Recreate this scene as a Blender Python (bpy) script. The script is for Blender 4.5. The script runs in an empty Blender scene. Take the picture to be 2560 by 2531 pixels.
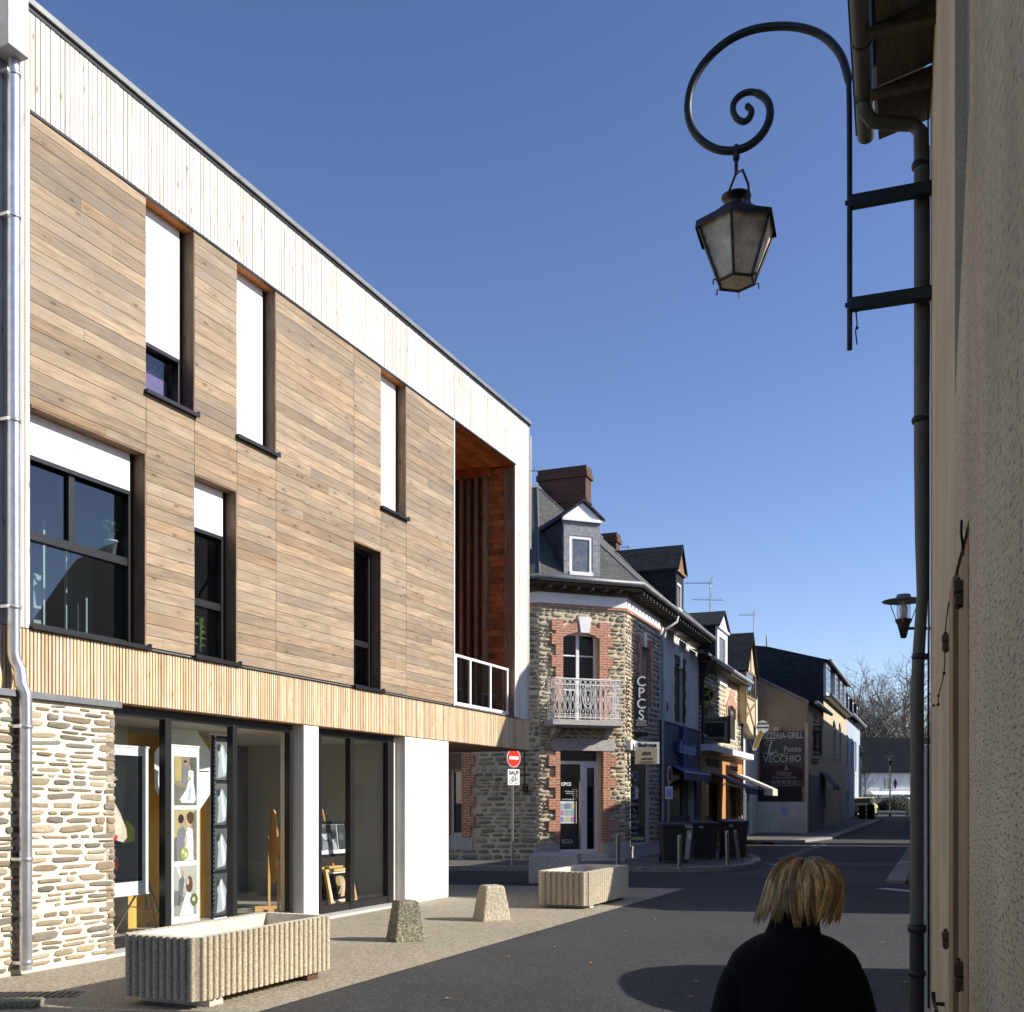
import bpy, bmesh, math, random
from mathutils import Vector, Matrix
random.seed(7)
R = random.Random(11)
sc = bpy.context.scene
COL = bpy.data.collections.new('scene'); sc.collection.children.link(COL)
FL, CX, HZ, CH = 2660.0, 1280.0, 2008.0, 1.7      # focal length in photo pixels, principal column, horizon row, eye height

def gz(Y):
    return 0.0 if Y < 45 else min(0.02 * (Y - 45), 1.0)

def px(u, v, Y):
    return Vector(((u - CX) / FL * Y, Y, CH + (HZ - v) / FL * Y))

def gr(u, v, z=0.0):
    a = (v - HZ) / FL
    Y = (CH - z) / a
    if Y > 45:
        Y = (CH - z + 0.9) / (a + 0.02)
    return Vector(((u - CX) / FL * Y, Y, gz(Y) + z))

class Frame:
    """vertical plane through O along direction ang; local x runs along, local y is left of it, z up"""
    def __init__(s, ox, oy, tx, ty):
        l = math.hypot(tx, ty); s.d = (tx / l, ty / l); s.o = (ox, oy)
        s.rz = math.atan2(ty, tx)
        s.M = Matrix.Translation((ox, oy, 0)) @ Matrix.Rotation(s.rz, 4, 'Z')
        s.Mi = s.M.inverted()
    def at(s, u, v=None, y=0.0):
        ox = s.o[0] - s.d[1] * y; oy = s.o[1] + s.d[0] * y
        k = (u - CX) / FL
        t = (k * oy - ox) / (s.d[0] - k * s.d[1])
        Y = oy + t * s.d[1]
        if v is None: return t
        return t, CH + (HZ - v) / FL * Y
    def Y(s, t, y=0.0): return s.o[1] + s.d[1] * t + s.d[0] * y
    def loc(s, p): return s.Mi @ Vector(p)

# ------------------------------------------------------------------ mesh builder
class MB:
    def __init__(s): s.v = []; s.f = []; s.m = []; s.t = []; s.sm = []
    def add(s, vs, fs, m=0, t=(1, 1, 1), sm=False, M=None):
        n = len(s.v)
        if M is not None: vs = [M @ Vector(v) for v in vs]
        s.v.extend(tuple(v) for v in vs)
        for f in fs:
            s.f.append([n + i for i in f]); s.m.append(m); s.t.append(t); s.sm.append(sm)
        return s
    def box(s, x0, x1, y0, y1, z0, z1, m=0, t=(1, 1, 1), M=None):
        if x0 > x1: x0, x1 = x1, x0
        if y0 > y1: y0, y1 = y1, y0
        if z0 > z1: z0, z1 = z1, z0
        vs = [(x0, y0, z0), (x1, y0, z0), (x1, y1, z0), (x0, y1, z0), (x0, y0, z1), (x1, y0, z1), (x1, y1, z1), (x0, y1, z1)]
        fs = [(0, 3, 2, 1), (4, 5, 6, 7), (0, 1, 5, 4), (1, 2, 6, 5), (2, 3, 7, 6), (3, 0, 4, 7)]
        return s.add(vs, fs, m, t, False, M)
    def prism(s, poly, a, b, ax='y', m=0, t=(1, 1, 1), M=None):
        """poly in the plane across ax: y -> (x,z), x -> (y,z), z -> (x,y)"""
        n = len(poly)
        def P(p, h):
            return (p[0], h, p[1]) if ax == 'y' else ((h, p[0], p[1]) if ax == 'x' else (p[0], p[1], h))
        vs = [P(p, a) for p in poly] + [P(p, b) for p in poly]
        fs = [tuple(range(n)), tuple(range(2 * n - 1, n - 1, -1))] + [(i, i + n, (i + 1) % n + n, (i + 1) % n) for i in range(n)]
        return s.add(vs, fs, m, t, False, M)
    def tube(s, pts, r, n=8, m=0, t=(1, 1, 1), cap=True, sm=True, M=None):
        pts = [Vector(p) for p in pts]; rs = r if isinstance(r, (list, tuple)) else [r] * len(pts)
        vs = []; up = Vector((0, 0, 1)); prev = None
        for i, p in enumerate(pts):
            d = (pts[min(i + 1, len(pts) - 1)] - pts[max(i - 1, 0)]).normalized()
            if prev is None:
                a = d.cross(up)
                if a.length < 1e-3: a = d.cross(Vector((1, 0, 0)))
            else:
                a = prev - d * prev.dot(d)
                if a.length < 1e-4: a = d.cross(up)
            a.normalize(); prev = a; b = d.cross(a)
            for k in range(n):
                w = 2 * math.pi * k / n
                vs.append(p + (a * math.cos(w) + b * math.sin(w)) * rs[i])
        fs = []
        for i in range(len(pts) - 1):
            for k in range(n):
                fs.append((i * n + k, i * n + (k + 1) % n, (i + 1) * n + (k + 1) % n, (i + 1) * n + k))
        s.add(vs, fs, m, t, sm, M)
        if cap:
            s.add([vs[k] for k in range(n)], [tuple(range(n))], m, t, False, M)
            s.add([vs[-n + k] for k in range(n)], [tuple(range(n))[::-1]], m, t, False, M)
        return s
    def lathe(s, prof, c=(0, 0, 0), n=16, m=0, t=(1, 1, 1), sm=True, M=None, ph=0):
        vs = []; fs = []
        for (r, z) in prof:
            for k in range(n):
                w = 2 * math.pi * k / n + ph
                vs.append((c[0] + r * math.cos(w), c[1] + r * math.sin(w), c[2] + z))
        L = len(prof)
        for i in range(L - 1):
            for k in range(n): fs.append((i * n + k, i * n + (k + 1) % n, (i + 1) * n + (k + 1) % n, (i + 1) * n + k))
        fs.append(tuple(range(n))[::-1]); fs.append(tuple((L - 1) * n + k for k in range(n)))
        return s.add(vs, fs, m, t, sm, M)
    def disc(s, c, rx, rz, y0, y1, n=28, m=0, t=(1, 1, 1), M=None):
        return s.prism([(c[0] + rx * math.cos(2 * math.pi * k / n), c[1] + rz * math.sin(2 * math.pi * k / n)) for k in range(n)], y0, y1, 'y', m, t, M)
    def ball(s, c, r, n=10, k=7, m=0, t=(1, 1, 1), sc=(1, 1, 1), M=None):
        prof = [(max(1e-4, math.sin(math.pi * i / k)) * r, -math.cos(math.pi * i / k) * r) for i in range(k + 1)]
        T = Matrix.Translation(c) @ Matrix.Diagonal((sc[0], sc[1], sc[2], 1))
        if M is not None: T = M @ T
        return s.lathe(prof, (0, 0, 0), n, m, t, True, T)
    def text(s, txt, x, z, size, y=0, depth=0.004, m=0, t=(1, 1, 1), sx=1.0, shear=0.0, off=0.0, align='CENTER', M=None, rot=0.0, space=1.0):
        cu = bpy.data.curves.new('lettering', 'FONT'); cu.body = txt; cu.size = size; cu.align_x = align; cu.align_y = 'CENTER'
        cu.extrude = depth / 2; cu.shear = shear; cu.offset = off; cu.space_character = space; cu.resolution_u = 3
        ob = bpy.data.objects.new('lettering', cu); COL.objects.link(ob)
        dg = bpy.context.evaluated_depsgraph_get(); me = bpy.data.meshes.new_from_object(ob.evaluated_get(dg))
        T = Matrix.Translation((x, y, z)) @ Matrix.Rotation(rot, 4, 'Y') @ Matrix.Diagonal((sx, 1, 1, 1)) @ Matrix.Rotation(math.pi / 2, 4, 'X')
        if M is not None: T = M @ T
        s.add([tuple(v.co) for v in me.vertices], [tuple(p.vertices) for p in me.polygons], m, t, False, T)
        bpy.data.objects.remove(ob); bpy.data.curves.remove(cu); bpy.data.meshes.remove(me)
        return s
    def build(s, name, mats, parent=None, M=None, bevel=0, weld=False, recalc=True, label=None, kind=None):
        me = bpy.data.meshes.new(name); me.from_pydata(s.v, [], s.f)
        if not isinstance(mats, (list, tuple)): mats = [mats]
        for mt in mats: me.materials.append(mt)
        me.polygons.foreach_set('material_index', s.m); me.polygons.foreach_set('use_smooth', s.sm)
        at = me.attributes.new('tint', 'FLOAT_COLOR', 'FACE')
        at.data.foreach_set('color', [c for t in s.t for c in (t[0], t[1], t[2], 1.0)])
        if recalc:
            bm = bmesh.new(); bm.from_mesh(me)
            if weld: bmesh.ops.remove_doubles(bm, verts=bm.verts, dist=1e-5)
            bmesh.ops.recalc_face_normals(bm, faces=bm.faces); bm.to_mesh(me); bm.free()
        me.update()
        ob = bpy.data.objects.new(name, me); COL.objects.link(ob)
        if parent is not None: ob.parent = parent
        if M is not None: ob.matrix_local = M
        if bevel:
            b = ob.modifiers.new('bevel', 'BEVEL'); b.width = bevel; b.segments = 2; b.limit_method = 'ANGLE'; b.angle_limit = 0.7
        if label: ob['label'] = label
        if kind: ob['kind'] = kind
        return ob

def tag(o, label=None, cat=None, group=None, kind=None):
    if label: o['label'] = label
    if cat: o['category'] = cat
    if group: o['group'] = group
    if kind: o['kind'] = kind
    return o

def thing(name, label, cat, M=None, group=None):
    o = bpy.data.objects.new(name, None); COL.objects.link(o); o.empty_display_size = 0.3
    if M is not None: o.matrix_world = M
    return tag(o, label, cat, group)

def kids(o): return [c for c in COL.objects if c.parent == o]
def copy_tree(o, M=None, label=None, parent=None):
    c = o.copy(); COL.objects.link(c)
    if parent is not None: c.parent = parent
    elif M is not None: c.matrix_world = M
    if label: c['label'] = label
    for ch in kids(o): copy_tree(ch, parent=c)
    return c
def T(x, y, z=0.0, rz=0.0): return Matrix.Translation((x, y, z)) @ Matrix.Rotation(rz, 4, 'Z')

def holes_wall(mb, x0, x1, z0, z1, holes, y0, y1, m=0, t=(1, 1, 1)):
    xs = sorted(set([x0, x1] + [min(max(a, x0), x1) for h in holes for a in h[:2]]))
    for a, b in zip(xs, xs[1:]):
        if b - a < 1e-5: continue
        c = (a + b) / 2
        zs = [(max(h[2], z0), min(h[3], z1)) for h in holes if h[0] < c < h[1]]
        zs.sort(); z = z0
        for p, q in zs:
            if p > z + 1e-5: mb.box(a, b, y0, y1, z, p, m, t)
            z = max(z, q)
        if z < z1 - 1e-5: mb.box(a, b, y0, y1, z, z1, m, t)
    return mb

# ------------------------------------------------------------------ materials
class NT:
    def __init__(s, name):
        s.mat = bpy.data.materials.new(name); s.mat.use_nodes = True; s.t = s.mat.node_tree
        s.b = s.t.nodes['Principled BSDF']; s.out = s.t.nodes['Material Output']
        tc = s.t.nodes.new('ShaderNodeTexCoord'); s.obj = tc.outputs['Object']
    def n(s, ty, **kw):
        nd = s.t.nodes.new('ShaderNode' + ty)
        for k, v in kw.items(): setattr(nd, k, v)
        return nd
    def l(s, a, b): s.t.links.new(a, b)
    def xyz(s, vec=None):
        x = s.n('SeparateXYZ'); s.l(vec or s.obj, x.inputs[0]); return x.outputs
    def comb(s, a, b, c):
        q = s.n('CombineXYZ')
        for i, w in enumerate((a, b, c)):
            if isinstance(w, (int, float)): q.inputs[i].default_value = w
            else: s.l(w, q.inputs[i])
        return q.outputs[0]
    def math(s, op, a, b=None, c=None, clamp=False):
        q = s.n('Math', operation=op); q.use_clamp = clamp
        for i, w in enumerate((a, b, c)):
            if w is None: continue
            if isinstance(w, (int, float)): q.inputs[i].default_value = w
            else: s.l(w, q.inputs[i])
        return q.outputs[0]
    def noise(s, vec, scale=5, detail=4, rough=.55, dist=0.0):
        q = s.n('TexNoise'); s.l(vec, q.inputs['Vector']); q.inputs['Scale'].default_value = scale
        q.inputs['Detail'].default_value = detail; q.inputs['Roughness'].default_value = rough; q.inputs['Distortion'].default_value = dist
        return q.outputs['Fac']
    def scale(s, vec, v):
        q = s.n('Mapping'); s.l(vec, q.inputs['Vector']); q.inputs['Scale'].default_value = v; return q.outputs[0]
    def ramp(s, fac, stops):
        q = s.n('ValToRGB'); s.l(fac, q.inputs[0]); e = q.color_ramp.elements
        while len(e) < len(stops): e.new(0.5)
        for i, (p, c) in enumerate(stops):
            e[i].position = p; e[i].color = (c[0], c[1], c[2], 1) if isinstance(c, (tuple, list)) else (c, c, c, 1)
        return q.outputs[0]
    def mix(s, fac, a, b, mode='MIX'):
        q = s.n('Mix', data_type='RGBA', blend_type=mode)
        for i, w in ((0, fac), (6, a), (7, b)):
            if isinstance(w, (int, float)): q.inputs[i].default_value = w if i == 0 else (w, w, w, 1)
            elif isinstance(w, (tuple, list)): q.inputs[i].default_value = (w[0], w[1], w[2], 1)
            else: s.l(w, q.inputs[i])
        return q.outputs[2]
    def tint(s):
        a = s.n('Attribute'); a.attribute_name = 'tint'; return a.outputs['Color']
    def fin(s, col, rough=.7, metal=0, h=None, bump=.2, dist=.01, spec=None):
        if isinstance(col, (tuple, list)): s.b.inputs['Base Color'].default_value = (col[0], col[1], col[2], 1)
        else: s.l(col, s.b.inputs['Base Color'])
        if isinstance(rough, (int, float)): s.b.inputs['Roughness'].default_value = rough
        else: s.l(rough, s.b.inputs['Roughness'])
        s.b.inputs['Metallic'].default_value = metal
        if spec is not None: s.b.inputs['Specular IOR Level'].default_value = spec
        if h is not None:
            b = s.n('Bump'); b.inputs['Strength'].default_value = bump; b.inputs['Distance'].default_value = dist
            s.l(h, b.inputs['Height']); s.l(b.outputs[0], s.b.inputs['Normal'])
        return s.mat

def pm(name, col, rough=.7, metal=0, var=.12, scale=3.0, bump=.15, bs=40, dist=.004, tint=False, stretch=(1, 1, 1), spec=None):
    k = NT(name); v = k.scale(k.obj, stretch)
    a = k.noise(v, scale, 5); b = k.noise(v, bs, 3)
    lo = [c * (1 - var) for c in col]; hi = [min(1, c * (1 + var)) for c in col]
    c = k.ramp(a, [(.3, lo), (.7, hi)])
    c = k.mix(.35, c, k.mix(1, c, k.ramp(b, [(.35, .72), (.65, 1.15)]), 'MULTIPLY'))
    if tint: c = k.mix(1, c, k.tint(), 'MULTIPLY')
    return k.fin(c, rough, metal, b, bump, dist, spec)

def wood(name, cols, axis='x', rough=.75, grain=26, knots=True, stain=None, spec=.3, kfreq=(3.1, 6.5), kstr=.62):
    """cols: three colours dark to light; the 'tint' attribute varies board by board"""
    k = NT(name); x, y, z = k.xyz(); t = k.tint()
    sep = k.n('SeparateColor'); k.l(t, sep.inputs[0]); seed = k.math('MULTIPLY', sep.outputs[2], 37.0)
    along, across = (x, z) if axis == 'x' else (z, k.math('ADD', x, y))
    if axis == 'y': along, across = y, x
    g = k.noise(k.comb(k.math('MULTIPLY', along, 1.3), k.math('MULTIPLY', across, grain), seed), 1.6, 6, .65, .6)
    c = k.ramp(g, [(.28, cols[0]), (.5, cols[1]), (.72, cols[2])])
    w = k.noise(k.comb(k.math('MULTIPLY', along, .9), k.math('MULTIPLY', across, 3.0), seed), 1.0, 3)
    c = k.mix(k.math('MULTIPLY', k.math('SUBTRACT', w, .42, clamp=True), 3.2, clamp=True), c, stain or tuple(q * .72 for q in cols[1]))
    if knots:
        vo = k.n('TexVoronoi'); vo.inputs['Scale'].default_value = 1.0
        k.l(k.comb(k.math('MULTIPLY', along, kfreq[0]), k.math('MULTIPLY', across, kfreq[1]), seed), vo.inputs['Vector'])
        kn = k.ramp(vo.outputs['Distance'], [(.05, 1.0), (.14, 0.0)])
        c = k.mix(k.math('MULTIPLY', kn, kstr), c, tuple(q * .38 for q in cols[0]))
        ring = k.math('SINE', k.math('MULTIPLY', vo.outputs['Distance'], 60.0))
        near = k.ramp(vo.outputs['Distance'], [(.14, 1.0), (.42, 0.0)])
        c = k.mix(k.math('MULTIPLY', k.math('MULTIPLY', k.math('ADD', ring, 1.0), near), .24), c, cols[0])
    br = k.ramp(sep.outputs[0], [(0, .74), (1, 1.16)])
    c = k.mix(1, c, br, 'MULTIPLY')
    c = k.mix(k.math('MULTIPLY', sep.outputs[1], .45), c, k.mix(1, c, (1.15, .88, .58), 'MULTIPLY'))
    return k.fin(c, rough, 0, g, .25, .003, spec)

def brick(name, c1, c2, mortar, bw=.22, bh=.065, ms=.012, plane='wall', rough=.85, bump=.4, off=.5, noise=.5, spec=None):
    k = NT(name); x, y, z = k.xyz()
    vec = k.comb(k.math('ADD', x, y), z, 0.0) if plane == 'wall' else k.comb(x, y, 0.0)
    q = k.n('TexBrick'); q.offset = off; k.l(vec, q.inputs['Vector']); q.inputs['Scale'].default_value = 1
    q.inputs['Brick Width'].default_value = bw; q.inputs['Row Height'].default_value = bh; q.inputs['Mortar Size'].default_value = ms
    q.inputs['Mortar Smooth'].default_value = .3; q.inputs['Bias'].default_value = 0
    q.inputs['Color1'].default_value = (*c1, 1); q.inputs['Color2'].default_value = (*c2, 1); q.inputs['Mortar'].default_value = (*mortar, 1)
    n = k.noise(k.obj, 9, 5)
    c = k.mix(noise, q.outputs['Color'], k.mix(1, q.outputs['Color'], k.ramp(n, [(.3, .6), (.7, 1.35)]), 'MULTIPLY'))
    h = k.math('SUBTRACT', k.math('MULTIPLY', n, .3), q.outputs['Fac'])
    return k.fin(c, rough, 0, h, bump, .01, spec)

def ground_mat(name, base, speck, sc=220, var=.16, rough=.85, patch=None):
    k = NT(name); n1 = k.noise(k.obj, .6, 6, .6); n2 = k.noise(k.obj, sc, 2, .5)
    vo = k.n('TexVoronoi'); k.l(k.obj, vo.inputs['Vector']); vo.inputs['Scale'].default_value = sc * .45
    sp = k.n('SeparateColor'); k.l(vo.outputs['Color'], sp.inputs[0])
    c = k.ramp(sp.outputs[0], [(0, tuple(b * .62 for b in base)), (.55, base), (1, speck)])
    c = k.mix(1, c, k.ramp(n1, [(.25, 1 - var), (.75, 1 + var)]), 'MULTIPLY')
    n3 = k.noise(k.scale(k.obj, (1.0, .25, 1)), 2.2, 5, .7)
    c = k.mix(k.ramp(n3, [(.55, 0.0), (.8, .35)]), c, tuple(b * .55 for b in base))
    return k.fin(c, rough, 0, n2, .35, .004)

def glass(name, tint=(.9, .95, .95), refl=.9, base=.08, rough=0.0, dirt=0.0):
    k = NT(name); k.t.nodes.remove(k.b)
    tr = k.n('BsdfTransparent'); tr.inputs[0].default_value = (*tint, 1)
    gl = k.n('BsdfGlossy'); gl.inputs['Roughness'].default_value = rough; gl.inputs[0].default_value = (refl, refl, refl, 1)
    ge = k.n('NewGeometry'); dt = k.n('VectorMath', operation='DOT_PRODUCT'); k.l(ge.outputs['Normal'], dt.inputs[0]); k.l(ge.outputs['Incoming'], dt.inputs[1])
    cs = k.math('SUBTRACT', 1.0, k.math('ABSOLUTE', dt.outputs['Value'])); f5 = k.math('POWER', cs, 5.0)
    mx = k.n('MixShader'); f = k.math('ADD', k.math('MULTIPLY', f5, .9), base, clamp=True)
    bp = k.n('Bump'); bp.inputs['Strength'].default_value = .05; bp.inputs['Distance'].default_value = .02
    k.l(k.noise(k.obj, .8, 1), bp.inputs['Height']); k.l(bp.outputs[0], gl.inputs['Normal'])
    k.l(f, mx.inputs[0]); k.l(tr.outputs[0], mx.inputs[1]); k.l(gl.outputs[0], mx.inputs[2])
    last = mx.outputs[0]
    if dirt:
        df = k.n('BsdfDiffuse'); df.inputs[0].default_value = (.72, .68, .55, 1); m2 = k.n('MixShader')
        k.l(k.ramp(k.noise(k.obj, 6, 4), [(.35, dirt * .5), (.75, dirt * 1.6)]), m2.inputs[0])
        k.l(last, m2.inputs[1]); k.l(df.outputs[0], m2.inputs[2]); last = m2.outputs[0]
    k.l(last, k.out.inputs[0]); return k.mat

def render_mat(name, col, streak=.25, speck=.5, sc=180, bump=.5, rough=.9, dark=(.05, .045, .04), sx=1.0, sf=5.0):
    """roughcast render with vertical dirt streaks and dark grains"""
    k = NT(name); x, y, z = k.xyz()
    st = k.noise(k.comb(k.math('MULTIPLY', k.math('ADD', x, y), sf), k.math('MULTIPLY', z, .35), 0.0), 1.2, 5, .6)
    c = k.ramp(st, [(.3, tuple(q * (1 - streak) for q in col)), (.7, tuple(min(1, q * (1 + streak)) for q in col))])
    g = k.noise(k.scale(k.obj, (sx, 1, 1)), sc, 2, .6)
    c = k.mix(k.math('MULTIPLY', k.ramp(g, [(.54, 0.0), (.64, 1.0)]), speck), c, dark)
    blot = k.noise(k.obj, 1.1, 5)
    c = k.mix(1, c, k.ramp(blot, [(.3, .85), (.7, 1.1)]), 'MULTIPLY')
    return k.fin(c, rough, 0, g, bump, .006, .2)

M = {}
M['boards'] = wood('weathered_horizontal_boards', [(.205, .15, .10), (.35, .265, .178), (.47, .37, .255)], 'x', grain=18, stain=(.26, .21, .16), kfreq=(2.6, 7.0), kstr=.9)
M['white_boards'] = wood('bleached_vertical_boards', [(.44, .38, .31), (.73, .71, .67), (.83, .82, .80)], 'z', grain=30, stain=(.66, .60, .51), kfreq=(3.0, 11.0), kstr=1.0)
M['fascia'] = wood('orange_larch_battens', [(.54, .36, .20), (.76, .62, .43), (.86, .79, .67)], 'z', grain=34, stain=(.70, .47, .26), kfreq=(3.2, 12.0), kstr=.7)
M['red_wood'] = wood('oiled_red_timber', [(.28, .085, .02), (.46, .15, .045), (.6, .24, .08)], 'z', grain=24, stain=(.14, .06, .03))
M['brown_wood'] = wood('brown_reveal_timber', [(.12, .08, .05), (.22, .15, .10), (.33, .25, .17)], 'z', grain=24)
M['ceil_wood'] = wood('orange_ceiling_boards', [(.42, .16, .045), (.60, .25, .08), (.72, .36, .13)], 'x', grain=20)
M['old_wood'] = wood('old_ochre_shutter_wood', [(.2, .12, .05), (.36, .23, .11), (.5, .35, .18)], 'z', grain=30)
M['black_alu'] = pm('black_aluminium', (.012, .012, .013), .38, 0, .1, 3, .03)
M['zinc'] = pm('zinc', (.36, .37, .38), .5, .3, .22, 2.5, .06, 12, stretch=(1, 1, .5))
M['zinc_dull'] = pm('dull_zinc', (.20, .21, .21), .5, .4, .2, 3, .1, 20)
M['pipe_white'] = pm('galvanised_pipe', (.62, .63, .66), .3, .8, .12, 2.0, .04, 14)
M['shutter'] = brick('white_slatted_shutter', (.84, .84, .84), (.82, .82, .82), (.6, .6, .6), 9, .045, .003, bump=.15, rough=.5, noise=.03)
M['white_render'] = render_mat('white_render', (.84, .82, .76), .03, .04, 120, .15)
M['cream'] = render_mat('cream_render', (.66, .60, .49), .06, .05, 120, .2)
M['mortar'] = render_mat('cream_mortar', (.74, .67, .54), .06, .25, 70, .8, dark=(.45, .36, .24))
M['mortar_old'] = render_mat('old_beige_mortar', (.64, .56, .41), .12, .3, 60, .8, dark=(.25, .2, .14))
M['stone'] = pm('rubble_stone', (1, 1, 1), .85, 0, .2, 9, .8, 35, .012, True)
M['tan_render'] = render_mat('old_roughcast', (.60, .475, .295), .16, .75, 120, .9, sx=.13, dark=(.09, .07, .05), sf=1.6)
M['tan_smooth'] = render_mat('old_smooth_render', (.60, .485, .315), .12, .45, 170, .5, sx=.2, sf=1.6)
M['grey_paint'] = pm('grey_painted_render', (.16, .165, .17), .8, 0, .08, 2, .1)
M['granite'] = ground_mat('granite', (.45, .42, .39), (.62, .60, .57), 160, .1)
M['concrete_agg'] = ground_mat('exposed_aggregate_concrete', (.50, .43, .30), (.66, .58, .43), 260, .16)
M['mossy_agg'] = ground_mat('mossy_aggregate', (.17, .155, .10), (.44, .40, .28), 190, .4)
M['concrete'] = pm('light_concrete', (.55, .53, .48), .85, 0, .12, 4, .3, 60)
M['trough_in'] = pm('planter_lining', (.66, .60, .48), .85, 0, .15, 5, .3, 60)
M['asphalt'] = ground_mat('old_asphalt', (.056, .055, .049), (.105, .102, .09), 120, .18)
M['asphalt_new'] = ground_mat('dark_asphalt', (.029, .0295, .0285), (.078, .077, .07), 150, .24)
M['beige'] = ground_mat('beige_resin_gravel', (.335, .285, .20), (.48, .42, .31), 130, .1)
M['kerb'] = ground_mat('granite_kerb', (.30, .285, .26), (.42, .40, .37), 90, .15)
M['sidewalk'] = ground_mat('sidewalk_asphalt', (.12, .11, .095), (.22, .2, .17), 110, .15)
M['paint'] = pm('road_paint', (.55, .55, .53), .7, 0, .2, 8, .2, 90)
M['brick'] = brick('red_brick', (.40, .125, .065), (.50, .19, .10), (.52, .44, .36), .22, .072, .011)
M['brick_dark'] = brick('dark_brick', (.10, .045, .03), (.16, .07, .045), (.07, .05, .04), .22, .072, .01)  # dark brown brick with darker joints
M['brick_chimney'] = brick('dark_chimney_brick', (.13, .055, .032), (.09, .04, .026), (.05, .036, .03), .22, .072, .01)  # darkened on every face to suit the chimney's shaded front
M['slate'] = brick('slate_tiles', (.030, .032, .038), (.044, .047, .052), (.012, .012, .014), .22, .11, .006, bump=.5, rough=.9, spec=.15)
M['slate_light'] = brick('pale_slate_cladding', (.20, .21, .225), (.25, .26, .275), (.07, .075, .08), .2, .16, .006, bump=.4, rough=.5)
M['slate_old'] = brick('lichened_slate', (.075, .075, .066), (.115, .112, .095), (.028, .028, .028), .22, .11, .006, bump=.5, rough=.75)
M['white_paint'] = pm('white_paint', (.80, .80, .80), .45, 0, .04, 4, .05)
M['white_iron'] = pm('white_painted_iron', (.78, .77, .76), .5, 0, .08, 8, .1)
M['iron'] = pm('dark_green_iron', (.012, .020, .022), .45, .3, .2, 6, .15, 60)
M['lantern_metal'] = pm('tarnished_lantern_metal', (.055, .048, .05), .4, .7, .35, 6, .2, 30)
M['rust'] = pm('rusty_iron', (.10, .055, .03), .85, 0, .3, 10, .6, 60)
M['cast_iron'] = pm('black_cast_iron', (.018, .018, .02), .5, .2, .2, 6, .3, 50)
M['olive_pipe'] = pm('olive_painted_pipe', (.07, .07, .056), .5, 0, .18, 3, .1, 20)
M['grey_plastic'] = pm('dark_bin_plastic', (.020, .021, .023), .5, 0, .15, 5, .08, 50)
M['bin_strip'] = pm('grey_bin_panel', (.42, .42, .40), .5, 0, .1, 5, .1)
M['steel'] = pm('brushed_steel', (.40, .37, .32), .35, .75, .12, 4, .05, 60)
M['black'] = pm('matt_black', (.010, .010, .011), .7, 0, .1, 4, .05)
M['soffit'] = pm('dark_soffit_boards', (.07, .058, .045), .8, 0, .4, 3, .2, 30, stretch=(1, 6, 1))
M['glass'] = glass('window_glass', (.78, .85, .86), .9, .07)
M['shop_glass'] = glass('shop_glass', (.95, .97, .96), .85, .025)
M['old_glass'] = glass('old_window_glass', (.6, .66, .7), .8, .1)
M['bright_glass'] = glass('dormer_glass', (.35, .42, .45), .55, .2, 0.0, .12)
M['lamp_glass'] = glass('dusty_lantern_glass', (.62, .58, .48), .15, .01, .35, .8)
M['clear_lamp'] = glass('clear_lamp_glass', (.85, .87, .9), .7, .1, .05, .12)
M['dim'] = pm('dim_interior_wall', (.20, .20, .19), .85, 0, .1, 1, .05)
M['interior'] = pm('interior_plaster', (.62, .61, .57), .85, 0, .05, 1, .05)
M['yellow_wall'] = pm('ochre_partition', (.72, .43, .10), .8, 0, .06, 1, .05)
M['floor_in'] = pm('interior_floor', (.35, .33, .29), .6, 0, .1, 3, .05)
M['light_wood'] = wood('light_oak', [(.42, .26, .11), (.6, .4, .18), (.72, .52, .26)], 'z', grain=30)
def flat(name, col, rough=.6, metal=0): return pm(name, col, rough, metal, .06, 6, .04)
M['paper'] = flat('white_paper', (.80, .82, .82)); M['photo_dark'] = flat('dark_photo_print', (.035, .038, .045), .35)
M['skin_print'] = flat('skin_print', (.72, .50, .40)); M['hair_print'] = flat('hair_print', (.30, .24, .2))
M['tinted'] = pm('tinted_print', (1, 1, 1), .7, 0, .12, 8, .03, 40, tint=True, spec=.12)
M['blue_shop'] = pm('slate_blue_shopfront', (.060, .075, .115), .6, 0, .06, 2, .05)
M['blue'] = flat('deep_blue', (.015, .03, .17), .5); M['blue_lt'] = flat('pale_blue_lettering', (.35, .45, .75), .5)
M['orange_shop'] = flat('orange_ochre_shopfront', (.55, .26, .09), .6); M['olive_shop'] = flat('olive_shop_panel', (.34, .27, .16), .6)
M['black_slate'] = pm('black_slate_roof', (.012, .013, .017), .9, 0, .2, 1.5, .2, 12, spec=.1)
M['awning_dark'] = flat('dark_blue_awning', (.045, .055, .085), .85); M['awning_white'] = flat('cream_awning', (.62, .58, .48), .85)
M['red_sign'] = flat('red_sign', (.75, .03, .01), .35); M['yellow_sign'] = flat('yellow_green_sign', (.38, .42, .03), .45)
M['tudor'] = render_mat('warm_cream_render', (.56, .46, .31), .05, .05, 100, .2); M['peach'] = render_mat('peach_render', (.36, .26, .17), .07, .1, 100, .3)
M['pale_blue'] = render_mat('pale_blue_render', (.40, .45, .53), .06, .05, 100, .2)
M['grey_render'] = render_mat('grey_render', (.60, .60, .57), .08, .1, 100, .3)
M['bark'] = pm('grey_bark', (.17, .15, .125), .9, 0, .25, 3, .4, 20); M['leaf'] = pm('young_leaves', (.16, .17, .04), .7, 0, .3, 2, .1, tint=True)
M['shrub'] = pm('dark_shrub_leaves', (.03, .045, .02), .7, 0, .3, 2, .1)
M['wool'] = pm('black_wool_coat', (.0065, .0065, .0075), .95, 0, .25, 6, .5, 120, .004, spec=.15)
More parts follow.
